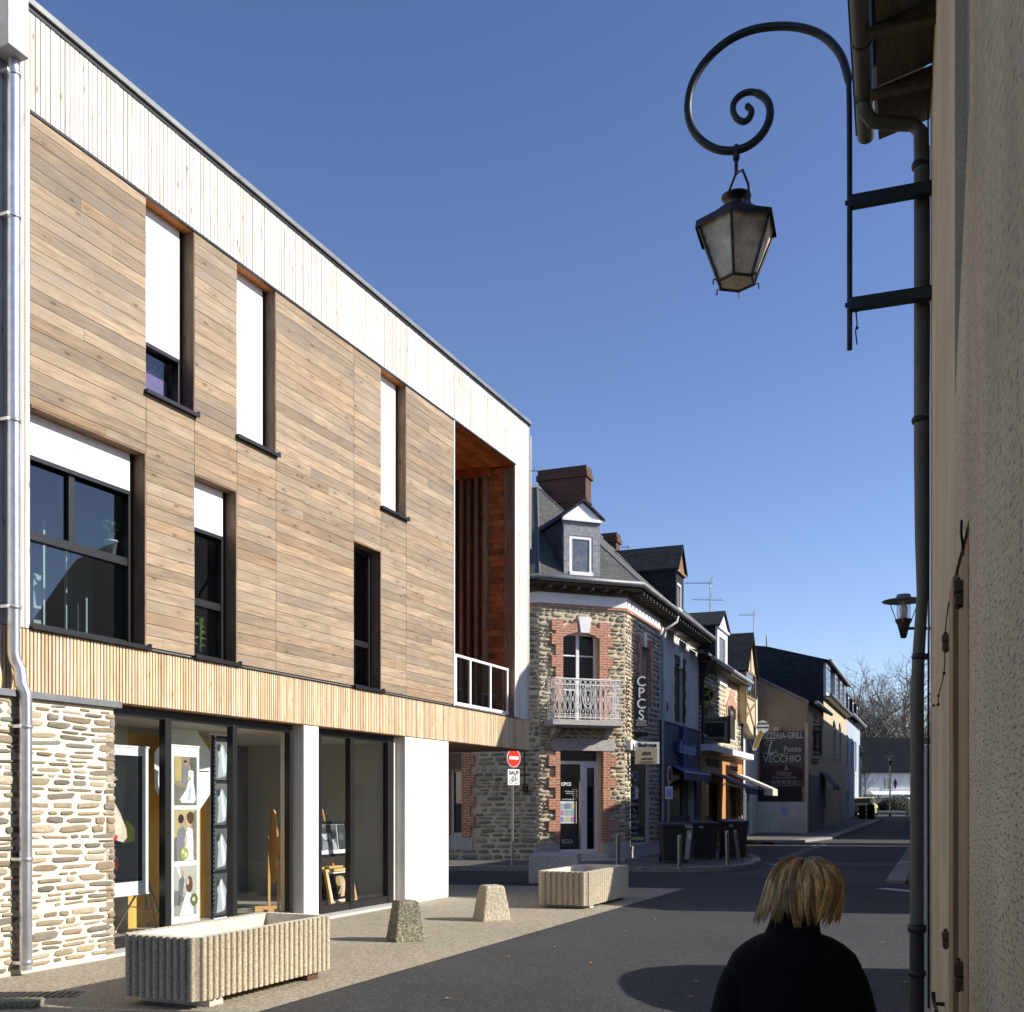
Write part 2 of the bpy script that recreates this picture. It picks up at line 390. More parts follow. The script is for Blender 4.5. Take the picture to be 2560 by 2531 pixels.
M['skin'] = pm('skin', (.55, .34, .25), .55, 0, .08, 10, .1, 80)
M['hair'] = pm('blond_hair', (.46, .31, .14), .42, 0, .3, 14, .1, 60, tint=True)
# ------------------------------------------------------------------ world, sun, camera
SUN = Vector((1.0, -0.15, 0.583)).normalized()
w = bpy.data.worlds.new("World"); sc.world = w; w.use_nodes = True
wt = w.node_tree; bg = wt.nodes['Background']
sky = wt.nodes.new('ShaderNodeTexSky'); sky.sky_type = 'NISHITA'; sky.sun_disc = False
sky.sun_elevation = math.asin(SUN.z); sky.sun_rotation = math.atan2(SUN.x, SUN.y)
sky.air_density = 1.0; sky.dust_density = 0.3; sky.ozone_density = 3.0; sky.altitude = 100
gm = wt.nodes.new('ShaderNodeGamma'); gm.inputs[1].default_value = 1.2; wt.links.new(sky.outputs[0], gm.inputs[0])
ml = wt.nodes.new('ShaderNodeMix'); ml.data_type = 'RGBA'; ml.blend_type = 'MULTIPLY'; ml.inputs[0].default_value = 1; ml.inputs[7].default_value = (1.07, .935, 1.0, 1)
wt.links.new(gm.outputs[0], ml.inputs[6]); wt.links.new(ml.outputs[2], bg.inputs[0]); bg.inputs[1].default_value = 0.10
sl = bpy.data.lights.new('sun', 'SUN'); sl.energy = 5.0; sl.angle = math.radians(.5); sl.color = (1.0, .95, .86)
so = bpy.data.objects.new('sun', sl); COL.objects.link(so); so.rotation_euler = SUN.to_track_quat('Z', 'Y').to_euler()
so.location = (30, -5, 30)
cam = bpy.data.cameras.new('camera'); co = bpy.data.objects.new('camera', cam); COL.objects.link(co)
co.location = (0, 0, CH); co.rotation_euler = (math.pi / 2, 0, 0)
cam.sensor_width = 36; cam.sensor_fit = 'HORIZONTAL'; cam.lens = 36 * FL / 2560; cam.shift_y = (HZ - 1265.5) / 2560
cam.clip_start = .02; cam.clip_end = 6000; sc.camera = co
sc.view_settings.view_transform = 'Standard'; sc.view_settings.look = 'None'; sc.view_settings.exposure = .4; sc.view_settings.gamma = 1
sc.cycles.max_bounces = 8; sc.cycles.transparent_max_bounces = 12; sc.cycles.caustics_reflective = False; sc.cycles.caustics_refractive = False

# ------------------------------------------------------------------ ground and roads (structure)
def struct(o): o['kind'] = 'structure'; return o
XS = [-1500, -60, -30, -15, 0, 15, 30, 60, 1500]; YS = [-1500, -30, 0, 15, 45, 70, 95, 300, 1500]
mb = MB(); mb.add([(x, y, gz(y) - .004) for y in YS for x in XS],
                  [(j * 9 + i, j * 9 + i + 1, j * 9 + i + 10, j * 9 + i + 9) for j in range(8) for i in range(8)])
struct(mb.build('ground', M['asphalt'], recalc=False))
def sheet(name, pts, z, mat, thick=0.0):
    mb = MB()
    top = [(p[0], p[1], gz(p[1]) + z) for p in pts]; n = len(pts)
    mb.add(top, [tuple(range(n))])
    if thick: mb.add(top + [(a, b, c - thick - z) for a, b, c in top], [(i, (i + 1) % n, (i + 1) % n + n, i + n) for i in range(n)])
    o = mb.build(name, mat, recalc=False)
    bm = bmesh.new(); bm.from_mesh(o.data); bmesh.ops.triangulate(bm, faces=[f for f in bm.faces if len(f.verts) > 4]); bmesh.ops.recalc_face_normals(bm, faces=bm.faces)
    for f in bm.faces:
        if abs(f.normal.z) > .5 and f.normal.z < 0: f.normal_flip()
    bm.to_mesh(o.data); bm.free(); return struct(o)
a1 = gr(1700, 2179); a2 = gr(2283, 2219)
sheet('road', [(-14, -12), (16, -12), (16, 18.3), (a2.x, a2.y), (a1.x, a1.y), (1.4, 27.6), (-14, 30)], 0.002, M['asphalt_new'])
pe = lambda Y: (.4406 * Y - 5.86, Y)
sheet('pavement', [(-11.5, 3.0), pe(3.0), pe(21.05), (-1.3, 22.1), (-7, 22.4), (-12, 22)], 0.007, M['beige'])
KP = [(-12, 30.5), (-6, 28.0), (-2.4, 26.9), (.9, 26.5), (2.75, 26.2), (4.3, 26.0), (5.4, 26.5), (6.25, 27.6), (6.9, 29.5), (7.3, 31.4), (7.5, 33)]
KI = [(-12, 30.8), (-6, 28.3), (-2.4, 27.15), (.9, 26.72), (2.7, 26.42), (4.2, 26.25), (5.2, 26.75), (6.0, 27.8), (6.7, 29.7), (7.1, 31.5), (7.3, 33)]
sheet('sidewalk', KI + [(6.2, 38), (4.0, 36), (0, 33), (-12, 36)], .115, M['sidewalk'], .12)
mb = MB()
for i in range(len(KP) - 1):
    a, b, c, d = KP[i], KP[i + 1], KI[i + 1], KI[i]
    mb.add([(*a, 0), (*b, 0), (*c, 0), (*d, 0), (*a, .12), (*b, .12), (*c, .12), (*d, .12)],
           [(4, 5, 6, 7), (0, 1, 5, 4), (2, 3, 7, 6)])
struct(mb.build('kerb', M['kerb']))
k2 = [gr(1935, 2112), gr(1990, 2109), gr(2085, 2098), gr(2150, 2075), gr(2205, 2053)]
out = [(p.x, p.y) for p in k2]; inn = [(p.x - .45, p.y + .25) for p in k2]
sheet('sidewalk', inn + [(k2[-1].x - 6, k2[-1].y + 4), (10.6, 50), (8.9, 46)], .10, M['sidewalk'], .1)
mb = MB()
for i in range(4):
    a, b, c, d = out[i], out[i + 1], inn[i + 1], inn[i]
    z = [gz(q[1]) for q in (a, b, c, d)]
    mb.add([(*a, z[0]), (*b, z[1]), (*c, z[2]), (*d, z[3]), (*a, z[0] + .105), (*b, z[1] + .105), (*c, z[2] + .105), (*d, z[3] + .105)], [(4, 5, 6, 7), (0, 1, 5, 4)])
struct(mb.build('kerb', M['kerb']))
rk = lambda Y, o: (.402 * Y - 1.15 + o, Y)
sheet('sidewalk', [rk(22.7, .35), rk(42, .35), rk(42, 3.5), rk(20.5, 3.5), rk(20.9, 1.2)], .055, M['sidewalk'], .06)
sheet('kerb', [rk(22.4, 0), rk(42, 0), rk(42, .42), rk(22.4, .42)], .062, M['kerb'], .06)
sheet('sidewalk', [rk(44, 0), rk(82, 0), rk(82, 3.5), rk(44, 3.5)], .055, M['sidewalk'], .06)
sheet('far_pavement', [(14, 86), (80, 86), (80, 108), (14, 108)], .01, M['beige'])
mb = MB()
def dash(p, q, wd, z=.006):
    p = Vector(p[:2]); q = Vector(q[:2]); n = (q - p).normalized(); n = Vector((-n.y, n.x)) * wd / 2
    mb.add([(*(p - n), gz(p.y) + z), (*(q - n), gz(q.y) + z), (*(q + n), gz(q.y) + z), (*(p + n), gz(p.y) + z)], [(0, 1, 2, 3)])
for i in range(13):
    f = i / 12; u = 1953 + f * 107; v = 2149 - f * 40
    for du in (0, 11):
        p = gr(u + du, v + (2 if du else 0)); dash(p, p + Vector((.03, .5, 0)), .12)
p = gr(2203, 2222); q = gr(2290, 2230); dash(p, q, .32)
p = gr(1942, 2163); q = gr(1985, 2160); dash(p, q, .5)
tag(struct(mb.build('road_marking', M['paint'], recalc=False)))
# patches and small litter on the asphalt
mb = MB()
for (u, v) in ((1741, 2456), (1723, 2494), (2160, 2315), (2207, 2359), (2262, 2458), (1270, 2394), (1480, 2410), (1560, 2330), (1385, 2370), (1900, 2370), (1120, 2500), (1640, 2300)):
    p = gr(u, v); a = R.random() * 3
    mb.add([(p.x + .035 * math.cos(a + k * 1.6 ), p.y + .022 * math.sin(a + k * 1.6), .012 + .008 * (k % 2)) for k in range(4)], [(0, 1, 2, 3)])
tag(mb.build('leaf_litter', M['old_wood'], recalc=False), 'scattered dry leaves lying on the asphalt', 'leaves', kind='stuff')

# ------------------------------------------------------------------ rubble masonry
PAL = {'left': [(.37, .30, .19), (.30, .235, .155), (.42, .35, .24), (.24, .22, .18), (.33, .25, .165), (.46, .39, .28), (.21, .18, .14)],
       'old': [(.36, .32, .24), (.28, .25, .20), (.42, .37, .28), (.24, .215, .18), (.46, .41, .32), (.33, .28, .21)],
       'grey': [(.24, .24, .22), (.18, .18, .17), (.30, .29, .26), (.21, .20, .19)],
       'gold': [(.52, .44, .30), (.40, .34, .24), (.60, .52, .37), (.30, .27, .2)]}  # gold puts sunlight into the stone colour
def rubble(mb, x0, x1, z0, z1, y, holes=(), hr=(.06, .16), lr=(.12, .42), gap=.022, pal='left', out=.02, m=1, rnd=None, big=.06):
    rnd = rnd or R; z = z0 + gap
    ph = rnd.random() * 6
    while z < z1 - .03:
        h = min(rnd.uniform(*hr), z1 - z)
        x = x0 - rnd.random() * lr[0]
        while x < x1:
            L = rnd.uniform(*lr) * (.6 + h / hr[1] * .7)
            hh = h * rnd.uniform(.68, 1.0) * (1.25 if rnd.random() < big else 1)
            cx, cz = x + L / 2, z + h / 2 + math.sin(x * 1.3 + ph + z) * .02 + rnd.uniform(-.25, .25) * (h - hh)
            a, b = L / 2 - gap * rnd.uniform(.4, .9), hh / 2 - gap * .35
            lo_, hi_ = max(cx - a, x0 - .01), min(cx + a, x1 + .01); bad = False
            for q in holes:
                if q[2] - b < cz < q[3] + b:
                    if q[0] < (lo_ + hi_) / 2 < q[1]: bad = True; break
                    if lo_ < q[0] < hi_: hi_ = q[0] - .005
                    if lo_ < q[1] < hi_: lo_ = q[1] + .005
            cx, a = (lo_ + hi_) / 2, (hi_ - lo_) / 2
            if not bad and a > .02 and b > .012:
                n = 9; ring = []
                tl = rnd.uniform(-.12, .12)
                for k in range(n):
                    w = 2 * math.pi * (k + rnd.uniform(-.25, .25)) / n
                    c, s_ = math.cos(w), math.sin(w); e = .5
                    px_ = math.copysign(abs(c) ** e, c) * a * rnd.uniform(.84, 1.04); pz_ = math.copysign(abs(s_) ** e, s_) * b * rnd.uniform(.72, 1.1)
                    ring.append((cx + px_, cz + pz_ + px_ * tl * .5))
                o = out * rnd.uniform(.4, 1.25); c0 = rnd.choice(PAL[pal]); f = rnd.uniform(.78, 1.22); c0 = tuple(q * f for q in c0)
                vs = [(p[0], y, p[1]) for p in ring] + [(cx + (p[0] - cx) * .93, y - o * .8, cz + (p[1] - cz) * .86) for p in ring] + [(cx + (p[0] - cx) * .6, y - o * rnd.uniform(.9, 1.25), cz + (p[1] - cz) * .5) for p in ring]
                fs = [(i, (i + 1) % n, n + (i + 1) % n, n + i) for i in range(n)] + [(n + i, n + (i + 1) % n, 2 * n + (i + 1) % n, 2 * n + i) for i in range(n)] + [tuple(range(2 * n, 3 * n))]
                mb.add(vs, fs, m, c0, False)
            x += L + gap * rnd.uniform(.2, 1.1)
        z += h * .96 + gap * .2
    return mb

def picture(mb, x0, x1, z0, z1, y, kind, m=0):
    """flat print: layered sheets of plain colour, y is the front of the paper"""
    W, Hh = x1 - x0, z1 - z0; st = [0]
    def P(pts, c):
        st[0] += 1; yy = y - .0008 * st[0]
        mb.add([(x0 + W * a, yy, z0 + Hh * b) for a, b in pts], [tuple(range(len(pts)))], m, c)
    def E(cx, cz, rx, rz, c, n=14): P([(cx + rx * math.cos(2 * math.pi * k / n), cz + rz * math.sin(2 * math.pi * k / n)) for k in range(n)], c)
    asp = W / Hh
    if kind == 'couple':
        P([(0, 0), (1, 0), (1, 1), (0, 1)], (.30, .25, .17)); P([(0, 0), (1, 0), (1, .3), (0, .42)], (.20, .18, .15)); P([(.62, .3), (1, .25), (1, 1), (.7, 1)], (.12, .13, .12))
        P([(0, .5), (.3, .5), (.3, 1), (0, 1)], (.5, .38, .16))
        P([(.38, .42), (.58, .45), (.6, .8), (.5, .84), (.38, .8), (.34, .6)], (.22, .22, .26)); E(.49, .87, .07, .045, (.5, .33, .25)); E(.48, .9, .07, .03, (.05, .035, .03))
        P([(.6, .5), (.84, .5), (.95, .12), (.86, .04), (.3, .05), (.22, .12), (.5, .32)], (.72, .74, .78)); P([(.6, .5), (.84, .5), (.84, .7), (.7, .74), (.6, .7)], (.8, .8, .82))
        E(.7, .79, .065, .045, (.6, .42, .34)); E(.74, .8, .05, .06, (.14, .07, .04)); E(.62, .55, .09, .05, (.4, .42, .2)); P([(.6, .12), (.66, .1), (.72, .3), (.7, .42)], (.5, .54, .6))
    elif kind == 'kiss':
        P([(0, 0), (1, 0), (1, 1), (0, 1)], (.50, .40, .22)); P([(.7, 0), (1, 0), (1, 1), (.78, .9)], (.22, .2, .14)); P([(0, 0), (.3, 0), (.25, .5), (0, .45)], (.16, .15, .13))
        P([(.12, 0), (.42, 0), (.5, .6), (.36, .68), (.16, .62), (.08, .3)], (.24, .23, .25)); E(.36, .78, .11, .09, (.5, .33, .25)); E(.29, .82, .12, .09, (.04, .03, .03))
        P([(.42, 0), (.86, 0), (.84, .4), (.8, .62), (.56, .66), (.44, .4)], (.76, .76, .77)); E(.58, .77, .1, .09, (.62, .43, .34)); E(.7, .84, .16, .12, (.10, .05, .03)); P([(.5, .5), (.58, .52), (.5, .28), (.42, .28)], (.6, .42, .33))
        E(.42, .14, .19, .13, (.35, .38, .14)); E(.36, .18, .06, .05, (.7, .68, .3)); E(.48, .12, .06, .05, (.7, .66, .4)); P([(.84, .1), (.95, .1), (.92, .5), (.86, .5)], (.3, .2, .15))
    elif kind == 'sitting':
        P([(0, 0), (1, 0), (1, 1), (0, 1)], (.36, .34, .31)); P([(0, .55), (1, .35), (1, 1), (0, 1)], (.5, .47, .42)); P([(.05, 1), (.18, 1), (.5, .6), (.36, .62)], (.66, .66, .68)); P([(0, .2), (.5, .3), (.2, .5), (0, .5)], (.18, .17, .17))
        P([(.18, .4), (.36, .42), (.44, .72), (.36, .82), (.2, .72)], (.16, .17, .2)); E(.36, .86, .07, .05, (.5, .34, .26)); P([(.2, .4), (.28, .42), (.24, .2), (.16, .22)], (.1, .1, .12))
        P([(.2, 0), (.86, 0), (.74, .4), (.6, .52), (.46, .4)], (.78, .78, .82)); E(.6, .68, .09, .08, (.62, .44, .35)); E(.66, .62, .14, .17, (.13, .07, .05)); E(.57, .68, .07, .07, (.62, .44, .35)); E(.86, .3, .17, .13, (.12, .15, .07)); E(.84, .31, .07, .05, (.66, .62, .3))
    elif kind == 'portrait':   # blurred fair hair and face turned away on a dark ground
        P([(0, 0), (1, 0), (1, 1), (0, 1)], (.012, .014, .018)); P([(0, .55), (.5, .5), (.62, .9), (.3, 1), (0, 1)], (.02, .022, .026)); P([(.5, .3), (.8, .32), (.82, .42), (.6, .5)], (.045, .055, .012))
        P([(0, .78), (.14, .84), (.24, .82), (.3, .74), (.2, .66), (0, .68)], (.2, .18, .16)); P([(0, .80), (.12, .79), (.2, .72), (.1, .68), (0, .70)], (.45, .40, .34)); P([(.2, .84), (.36, .83), (.4, .80), (.24, .81)], (.3, .27, .24))
        P([(0, .74), (.14, .72), (.3, .64), (.46, .54), (.6, .42), (.62, .35), (.52, .315), (.38, .33), (.2, .46), (0, .56)], (.66, .53, .43)); P([(0, .72), (.12, .7), (.34, .58), (.5, .46), (.46, .36), (.36, .35), (.16, .5), (0, .6)], (.74, .61, .5)); P([(0, .60), (.14, .52), (.3, .38), (.22, .33), (.08, .34), (0, .4)], (.62, .36, .30)); P([(.08, .34), (.36, .33), (.4, .37), (.2, .38)], (.5, .03, .05)); P([(0, .08), (.4, .1), (.4, .2), (0, .24)], (.10, .02, .025))
    elif kind == 'film':
        P([(0, 0), (1, 0), (1, 1), (0, 1)], (.02, .022, .025))
        for q in range(4):
            b = .02 + q * .245; g = .16 + .05 * q
            P([(.18, b), (1, b), (1, b + .225), (.18, b + .225)], (g * .5, g * .52, g * .56))
            E(.5, b + .14, .16, .04, (.5, .52, .56)); P([(.3, b + .01), (.75, b + .02), (.95, b + .1), (.6, b + .19), (.42, b + .17)], (.42, .45, .5)); P([(.6, b + .02), (.8, b + .05), (.55, b + .2), (.46, b + .17)], (.66, .69, .74)); E(.36, b + .175, .1, .02, (.05, .05, .06)); P([(.75, b), (1, b), (1, b + .12), (.85, b + .18)], (.05, .05, .06))
        for q in range(40): P([(.03, .008 + q * .025), (.12, .008 + q * .025), (.12, .02 + q * .025), (.03, .02 + q * .025)], (.75, .77, .8))
    elif kind == 'bw':
        P([(0, 0), (1, 0), (1, 1), (0, 1)], (.10, .105, .115)); E(.26, .6, .12, .2, (.42, .43, .45)); E(.24, .76, .13, .12, (.05, .05, .055)); E(.48, .48, .11, .19, (.5, .5, .52)); E(.55, .6, .1, .2, (.03, .03, .035)); P([(.1, 0), (.5, 0), (.4, .3), (.15, .4)], (.22, .22, .24)); P([(.4, 0), (.66, 0), (.6, .3), (.45, .3)], (.4, .4, .42)); P([(.7, 0), (1, 0), (1, 1), (.7, 1)], (.055, .058, .065)); E(.82, .5, .08, .16, (.12, .12, .13)); P([(.665, 0), (.685, 0), (.685, 1), (.665, 1)], (.7, .72, .74))
    elif kind == 'gold':
        P([(0, 0), (1, 0), (1, 1), (0, 1)], (.02, .016, .012)); E(.55, .72, .22, .18, (.45, .33, .2)); E(.62, .62, .16, .16, (.6, .4, .28)); P([(.4, .1), (.6, .1), (.75, .5), (.6, .55)], (.6, .42, .3)); P([(.3, .2), (.38, .2), (.6, .45), (.5, .5)], (.5, .32, .22)); E(.4, .7, .12, .2, (.36, .26, .12))
    elif kind == 'flyer':
        P([(0, 0), (1, 0), (1, 1), (0, 1)], (.6, .66, .7))
        for q in range(9):
            a, b = (q % 3) * .32 + .04, (q // 3) * .3 + .06
            P([(a, b), (a + .27, b), (a + .27, b + .24), (a, b + .24)], R.choice([(.42, .2, .4), (.2, .25, .45), (.55, .3, .3), (.3, .42, .4), (.5, .5, .3), (.6, .1, .12)]))
    return mb
# ------------------------------------------------------------------ timber-clad building on the left
Y0 = 9.6 / (.4406 + 1205 / FL)
TF = Frame(.4406 * Y0 - 9.6, Y0, .4406, 1.0)
S = lambda u, y=0.0: TF.at(u, None, y)
ZT, ZB, ZS, ZF = 9.72, 8.70, 3.50, 2.82        # parapet top, boards top, sill line, fascia bottom
END = S(1322.5); LO0, LO1 = S(1134), S(1289)
tb = thing('timber_building', 'modern two-tone building clad in pale larch and brown horizontal boards over a glazed shop', 'building', TF.M)
win = [dict(a=S(365.7), b=S(487), z0=6.45, z1=8.70, sh=7.10, k='u'), dict(a=S(593), b=S(690.5), z0=6.45, z1=8.70, sh=6.45, k='u'),
       dict(a=S(953), b=S(1016), z0=6.45, z1=8.70, sh=6.45, k='u'), dict(a=0.02, b=S(365.7), z0=ZS, z1=5.73, sh=5.28, k='big'),
       dict(a=S(487), b=S(593), z0=ZS, z1=5.73, sh=5.13, k='l'), dict(a=S(885), b=S(953), z0=ZS, z1=5.73, sh=None, k='l')]
holes = [(q['a'], q['b'], q['z0'], q['z1']) for q in win]
def rt(): return (R.random(), R.random() * R.random(), R.random())
# horizontal boards
mb = MB(); J = [0.0] + [S(u) for u in (365.7, 487, 593, 690.5, 885, 953, 1016)] + [LO0]
nrow = 38; rh = (ZB - ZS) / nrow
for a, b in zip(J, J[1:]):
    for r in range(nrow):
        z0, z1 = ZS + r * rh, ZS + (r + 1) * rh - .006
        c = (a + b) / 2; zz = [(z0, z1)]
        for h in holes:
            if h[0] - .01 < c < h[1] + .01:
                n = []
                for p, q in zz:
                    if q <= h[2] or p >= h[3]: n.append((p, q))
                    else:
                        if p < h[2]: n.append((p, h[2] - .002))
                        if q > h[3]: n.append((h[3] + .002, q))
                zz = n
        for p, q in zz:
            if q - p < .012: continue
            cuts = [a + .003]
            if b - a > 1.6 and R.random() < .13: cuts.append(a + (b - a) * R.uniform(.3, .7))
            cuts.append(b - .003)
            for e, f in zip(cuts, cuts[1:]):
                mb.box(e, f - .002, R.uniform(0, .003), .022, p, q, 0, rt())
for r in range(nrow):      # pale nail heads in pairs across the boards
    zc_ = ZS + (r + .5) * rh; s_ = .12
    while s_ < LO0 - .1:
        if not any(h[0] - .03 < s_ < h[1] + .03 and h[2] - .1 < zc_ < h[3] + .1 for h in holes):
            for dz_ in (-.035, .035): mb.box(s_ - .0045, s_ + .0045, -.002, .004, zc_ + dz_ - .0045, zc_ + dz_ + .0045, 1)
        s_ += .6
mb.build('horizontal_cladding', [M['boards'], M['steel']], tb)
mb = MB()
# parapet of narrow vertical boards, left strip, end post
mb = MB(); x = -3.2
while x < END - .02:
    w_ = .064
    z0 = ZB + .004 if 0 <= x + w_ / 2 <= LO1 else ZS - .04
    mb.box(x, min(x + w_ - .009, END), -.008 + R.uniform(0, .004), .02, z0, ZT, 0, rt()); x += w_
mb.build('vertical_cladding', M['white_boards'], tb)
mb = MB(); x = -3.2
while x < END - .01:
    mb.box(x, min(x + .030, END), -.012 + R.uniform(0, .004), .02, ZF, ZS - .052, 0, rt()); mb.box(x + .028, x + .049, .014, .02, ZF + .003, ZS - .055, 0, (.05, .2, .5)); x += .047
mb.build('fascia_battens', M['fascia'], tb)
# return of the end wall
mb = MB(); y = .0
while y < 7.9:
    mb.box(END, END + .02, y, y + .06, ZF, ZT, 0, rt()); y += .064
mb.build('end_cladding', M['white_boards'], tb)
# backing, floors, roof, hidden sides
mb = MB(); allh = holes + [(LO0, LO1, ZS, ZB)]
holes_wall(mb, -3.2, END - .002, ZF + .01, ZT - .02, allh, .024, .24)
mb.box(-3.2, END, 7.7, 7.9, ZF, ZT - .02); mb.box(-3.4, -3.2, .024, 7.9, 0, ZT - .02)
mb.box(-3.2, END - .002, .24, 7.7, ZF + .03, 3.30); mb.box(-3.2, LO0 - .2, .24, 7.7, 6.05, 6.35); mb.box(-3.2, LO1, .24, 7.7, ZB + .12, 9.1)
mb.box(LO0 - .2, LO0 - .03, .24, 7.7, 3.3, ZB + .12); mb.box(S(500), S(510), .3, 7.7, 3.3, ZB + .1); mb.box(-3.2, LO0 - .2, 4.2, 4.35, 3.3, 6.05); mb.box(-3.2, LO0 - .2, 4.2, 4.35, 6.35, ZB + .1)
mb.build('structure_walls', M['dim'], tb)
mb = MB(); mb.box(-3.2, END - .004, .02, 7.7, ZF - .012, ZF + .008); mb.build('soffit', M['brown_wood'], tb)
mb = MB(); mb.box(-3.25, END + .05, -.05, .30, ZT + .012, ZT + .085); mb.box(END - .2, END + .052, .3, 7.95, ZT + .012, ZT + .085); mb.build('roof_coping', M['zinc_dull'], tb, bevel=.008)
mb = MB(); mb.box(-3.2, END + .02, -.018, .27, ZT - .035, ZT + .012); mb.box(.0, LO1, -.012, .012, ZB - .03, ZB); mb.build('shadow_gap_trim', M['black_alu'], tb)
mb = MB(); mb.box(-3.2, END, .3, 7.9, ZT - .3, ZT - .2); mb.build('roof', M['zinc_dull'], tb)
# light partitions standing in the rooms behind the glass
for (u0, u1, y_, z0, z1) in ((108, 113, .9, 3.4, 4.9), (165, 168, .9, 3.4, 5.2), (170, 215, 1.6, 3.4, 5.0), (235, 305, 2.2, 3.4, 4.4), (84, 112, 1.2, 3.75, 4.35), (215, 232, 1.5, 3.4, 5.6), (492, 560, 1.6, 3.4, 4.9)): mb = MB(); mb.box(S(u0, y_), S(u1, y_), y_, y_ + .03, z0, z1, 0); mb.build('room_partition', M['interior'], tb)
# windows
for i, q in enumerate(win):
    a, b, z0, z1 = q['a'], q['b'], q['z0'], q['z1']; D = .20; F = .075
    wf = MB()
    wf.box(a, a + F, D, D + .07, z0, z1); wf.box(b - F - .02, b - .02, D - .03, D + .07, z0, z1)
    wf.box(a, b - .02, D, D + .07, z0, z0 + .07); wf.box(a, b - .02, D, D + .07, z1 - .09, z1 - .02)
    if q['k'] == 'big':
        zt = 4.47; wf.box(a, b - .03, D - .012, D + .06, zt - .05, zt + .045); xm = S(178, D); wf.box(xm - .04, xm + .04, D - .01, D + .06, zt + .04, 5.3)
    elif q['k'] == 'l':
        zt = 4.22; wf.box(a, b - .03, D - .012, D + .06, zt - .05, zt + .045)
    else:
        wf.box(a, b - .03, D - .01, D + .06, 7.07, 7.12)
    fr = wf.build('window', M['black_alu'], tb, bevel=.004)
    g = MB(); g.box(a + .05, b - .06, D + .03, D + .036, z0 + .05, z1 - .05); g.build('pane', M['glass'], fr)
    g = MB(); g.box(b - .022, b, .0, D + .07, z0, z1, 0, rt()); g.build('side_reveal', M['brown_wood'], fr)
    g = MB(); g.box(a, b - .022, .002, D + .07, z1 - .022, z1 - .002, 0, (.6, .9, .3)); g.build('head_reveal', M['ceil_wood'] if q['k'] == 'u' else M['brown_wood'], fr)
    g = MB(); g.box(a - .03, b + .035, -.055, D, z0 - .035, z0 + .004); g.box(a - .03, b + .035, -.058, -.045, z0 - .045, z0); g.box(b + .02, b + .035, -.055, .0, z0, z0 + .03)
    g.build('window_sill', M['black_alu'], fr, bevel=.003)
    if q['sh'] is not None:
        g = MB(); g.box(a + .01, b - F - .022, D - .045, D - .028, q['sh'], z1 - .022); g.box(a + .01, b - F - .022, D - .05, D - .022, q['sh'] - .045, q['sh'], 1); g.build('roller_shutter', [M['shutter'], M['white_paint']] if q['sh'] == z0 else [M['shutter'], M['black_alu']], fr)
mb = MB(); mb.box(-.02, LO1 + .02, -.028, .02, ZS - .05, ZS - .036); mb.build('sill_flashing', M['black_alu'], tb)
# loggia
mb = MB(); mb.box(LO0, LO1, .02, 2.9, ZB, ZB + .02, 0, (.5, .8, .5)); x = LO0
mb2 = MB(); k = 0
while k * .12 < 2.9:
    mb2.box(LO0, LO1, .02 + k * .12, .02 + k * .12 + .115, ZB - .018, ZB - .001, 0, rt()); k += 1
lg = mb2.build('loggia_ceiling', M['ceil_wood'], tb)
mb = MB(); y = 0.0
for k, (ya, yb) in enumerate([(.0, .085), (.09, .17), (.175, .25)]): mb.box(LO1 - .02, LO1, ya, yb, ZS, ZB - .02, 0, rt())
mb.build('loggia_reveal', M['brown_wood'], tb)
mb = MB(); z = ZS
while z < ZB - .05: mb.box(LO1 - .006, LO1 + .012, .255, 2.9, z, z + .115, 0, rt()); z += .12
mb.build('loggia_end_wall', M['red_wood'], tb)
mb = MB(); mb.box(LO0, LO1, 2.88, 2.95, ZS, ZB, 0, (.2, .2, .5)); mb.box(LO0 + .001, LO0 + .03, .02, 2.9, ZS, ZB, 0, (.3, .2, .5)); mb.build('loggia_back_wall', M['red_wood'], tb)
mb = MB(); mb.box(LO0, LO1, .02, 2.9, ZS - .06, ZS - .01); mb.build('loggia_floor', M['zinc_dull'], tb)
for k in range(11):
    y = .62 + k * .175; f = MB(); f.box(LO1 - .20, LO1 - .03, y, y + .05, ZS, 8.48, 0, rt()); f.build('timber_fin', M['brown_wood'], tb)
f = MB(); f.box(LO1 - .16, LO1 - .008, .56, 2.85, 8.48, ZB - .02, 0, (.3, .2, .4)); f.build('fin_header', M['red_wood'], tb)
mb = MB(); mb.box(LO0 - .012, LO0 + .03, -.012, .03, ZS - .03, ZB); mb.build('corner_trim', M['white_paint'], tb)
bal = MB(); yb = .14
for u in (1138, 1174.5, 1225, 1267.5):
    s_ = TF.at(u, None, yb); bal.box(s_ - .035, s_ + .035, yb - .02, yb + .02, 3.53, 4.46)
sa, sb = TF.at(1136, None, yb), TF.at(1269.6, None, yb)
bal.box(sa, sb, yb - .022, yb + .022, 4.42, 4.47); bal.box(sa, sb, yb - .022, yb + .022, 3.52, 3.58)
bo = bal.build('balustrade', M['white_paint'], tb, bevel=.004); g = MB(); g.box(sa, sb, yb - .004, yb + .004, 3.56, 4.43); g.build('pane', M['glass'], bo)
# stone wall of the ground floor
SW = S(283, -.10)
mb = MB(); mb.box(-3.2, SW, -.10, .30, -.02, 2.735); rubble(mb, -3.2, SW + .015, .03, 2.72, -.10, hr=(.035, .10), lr=(.10, .40), gap=.014, pal='left', out=.018, big=.2)
mb.M = 0
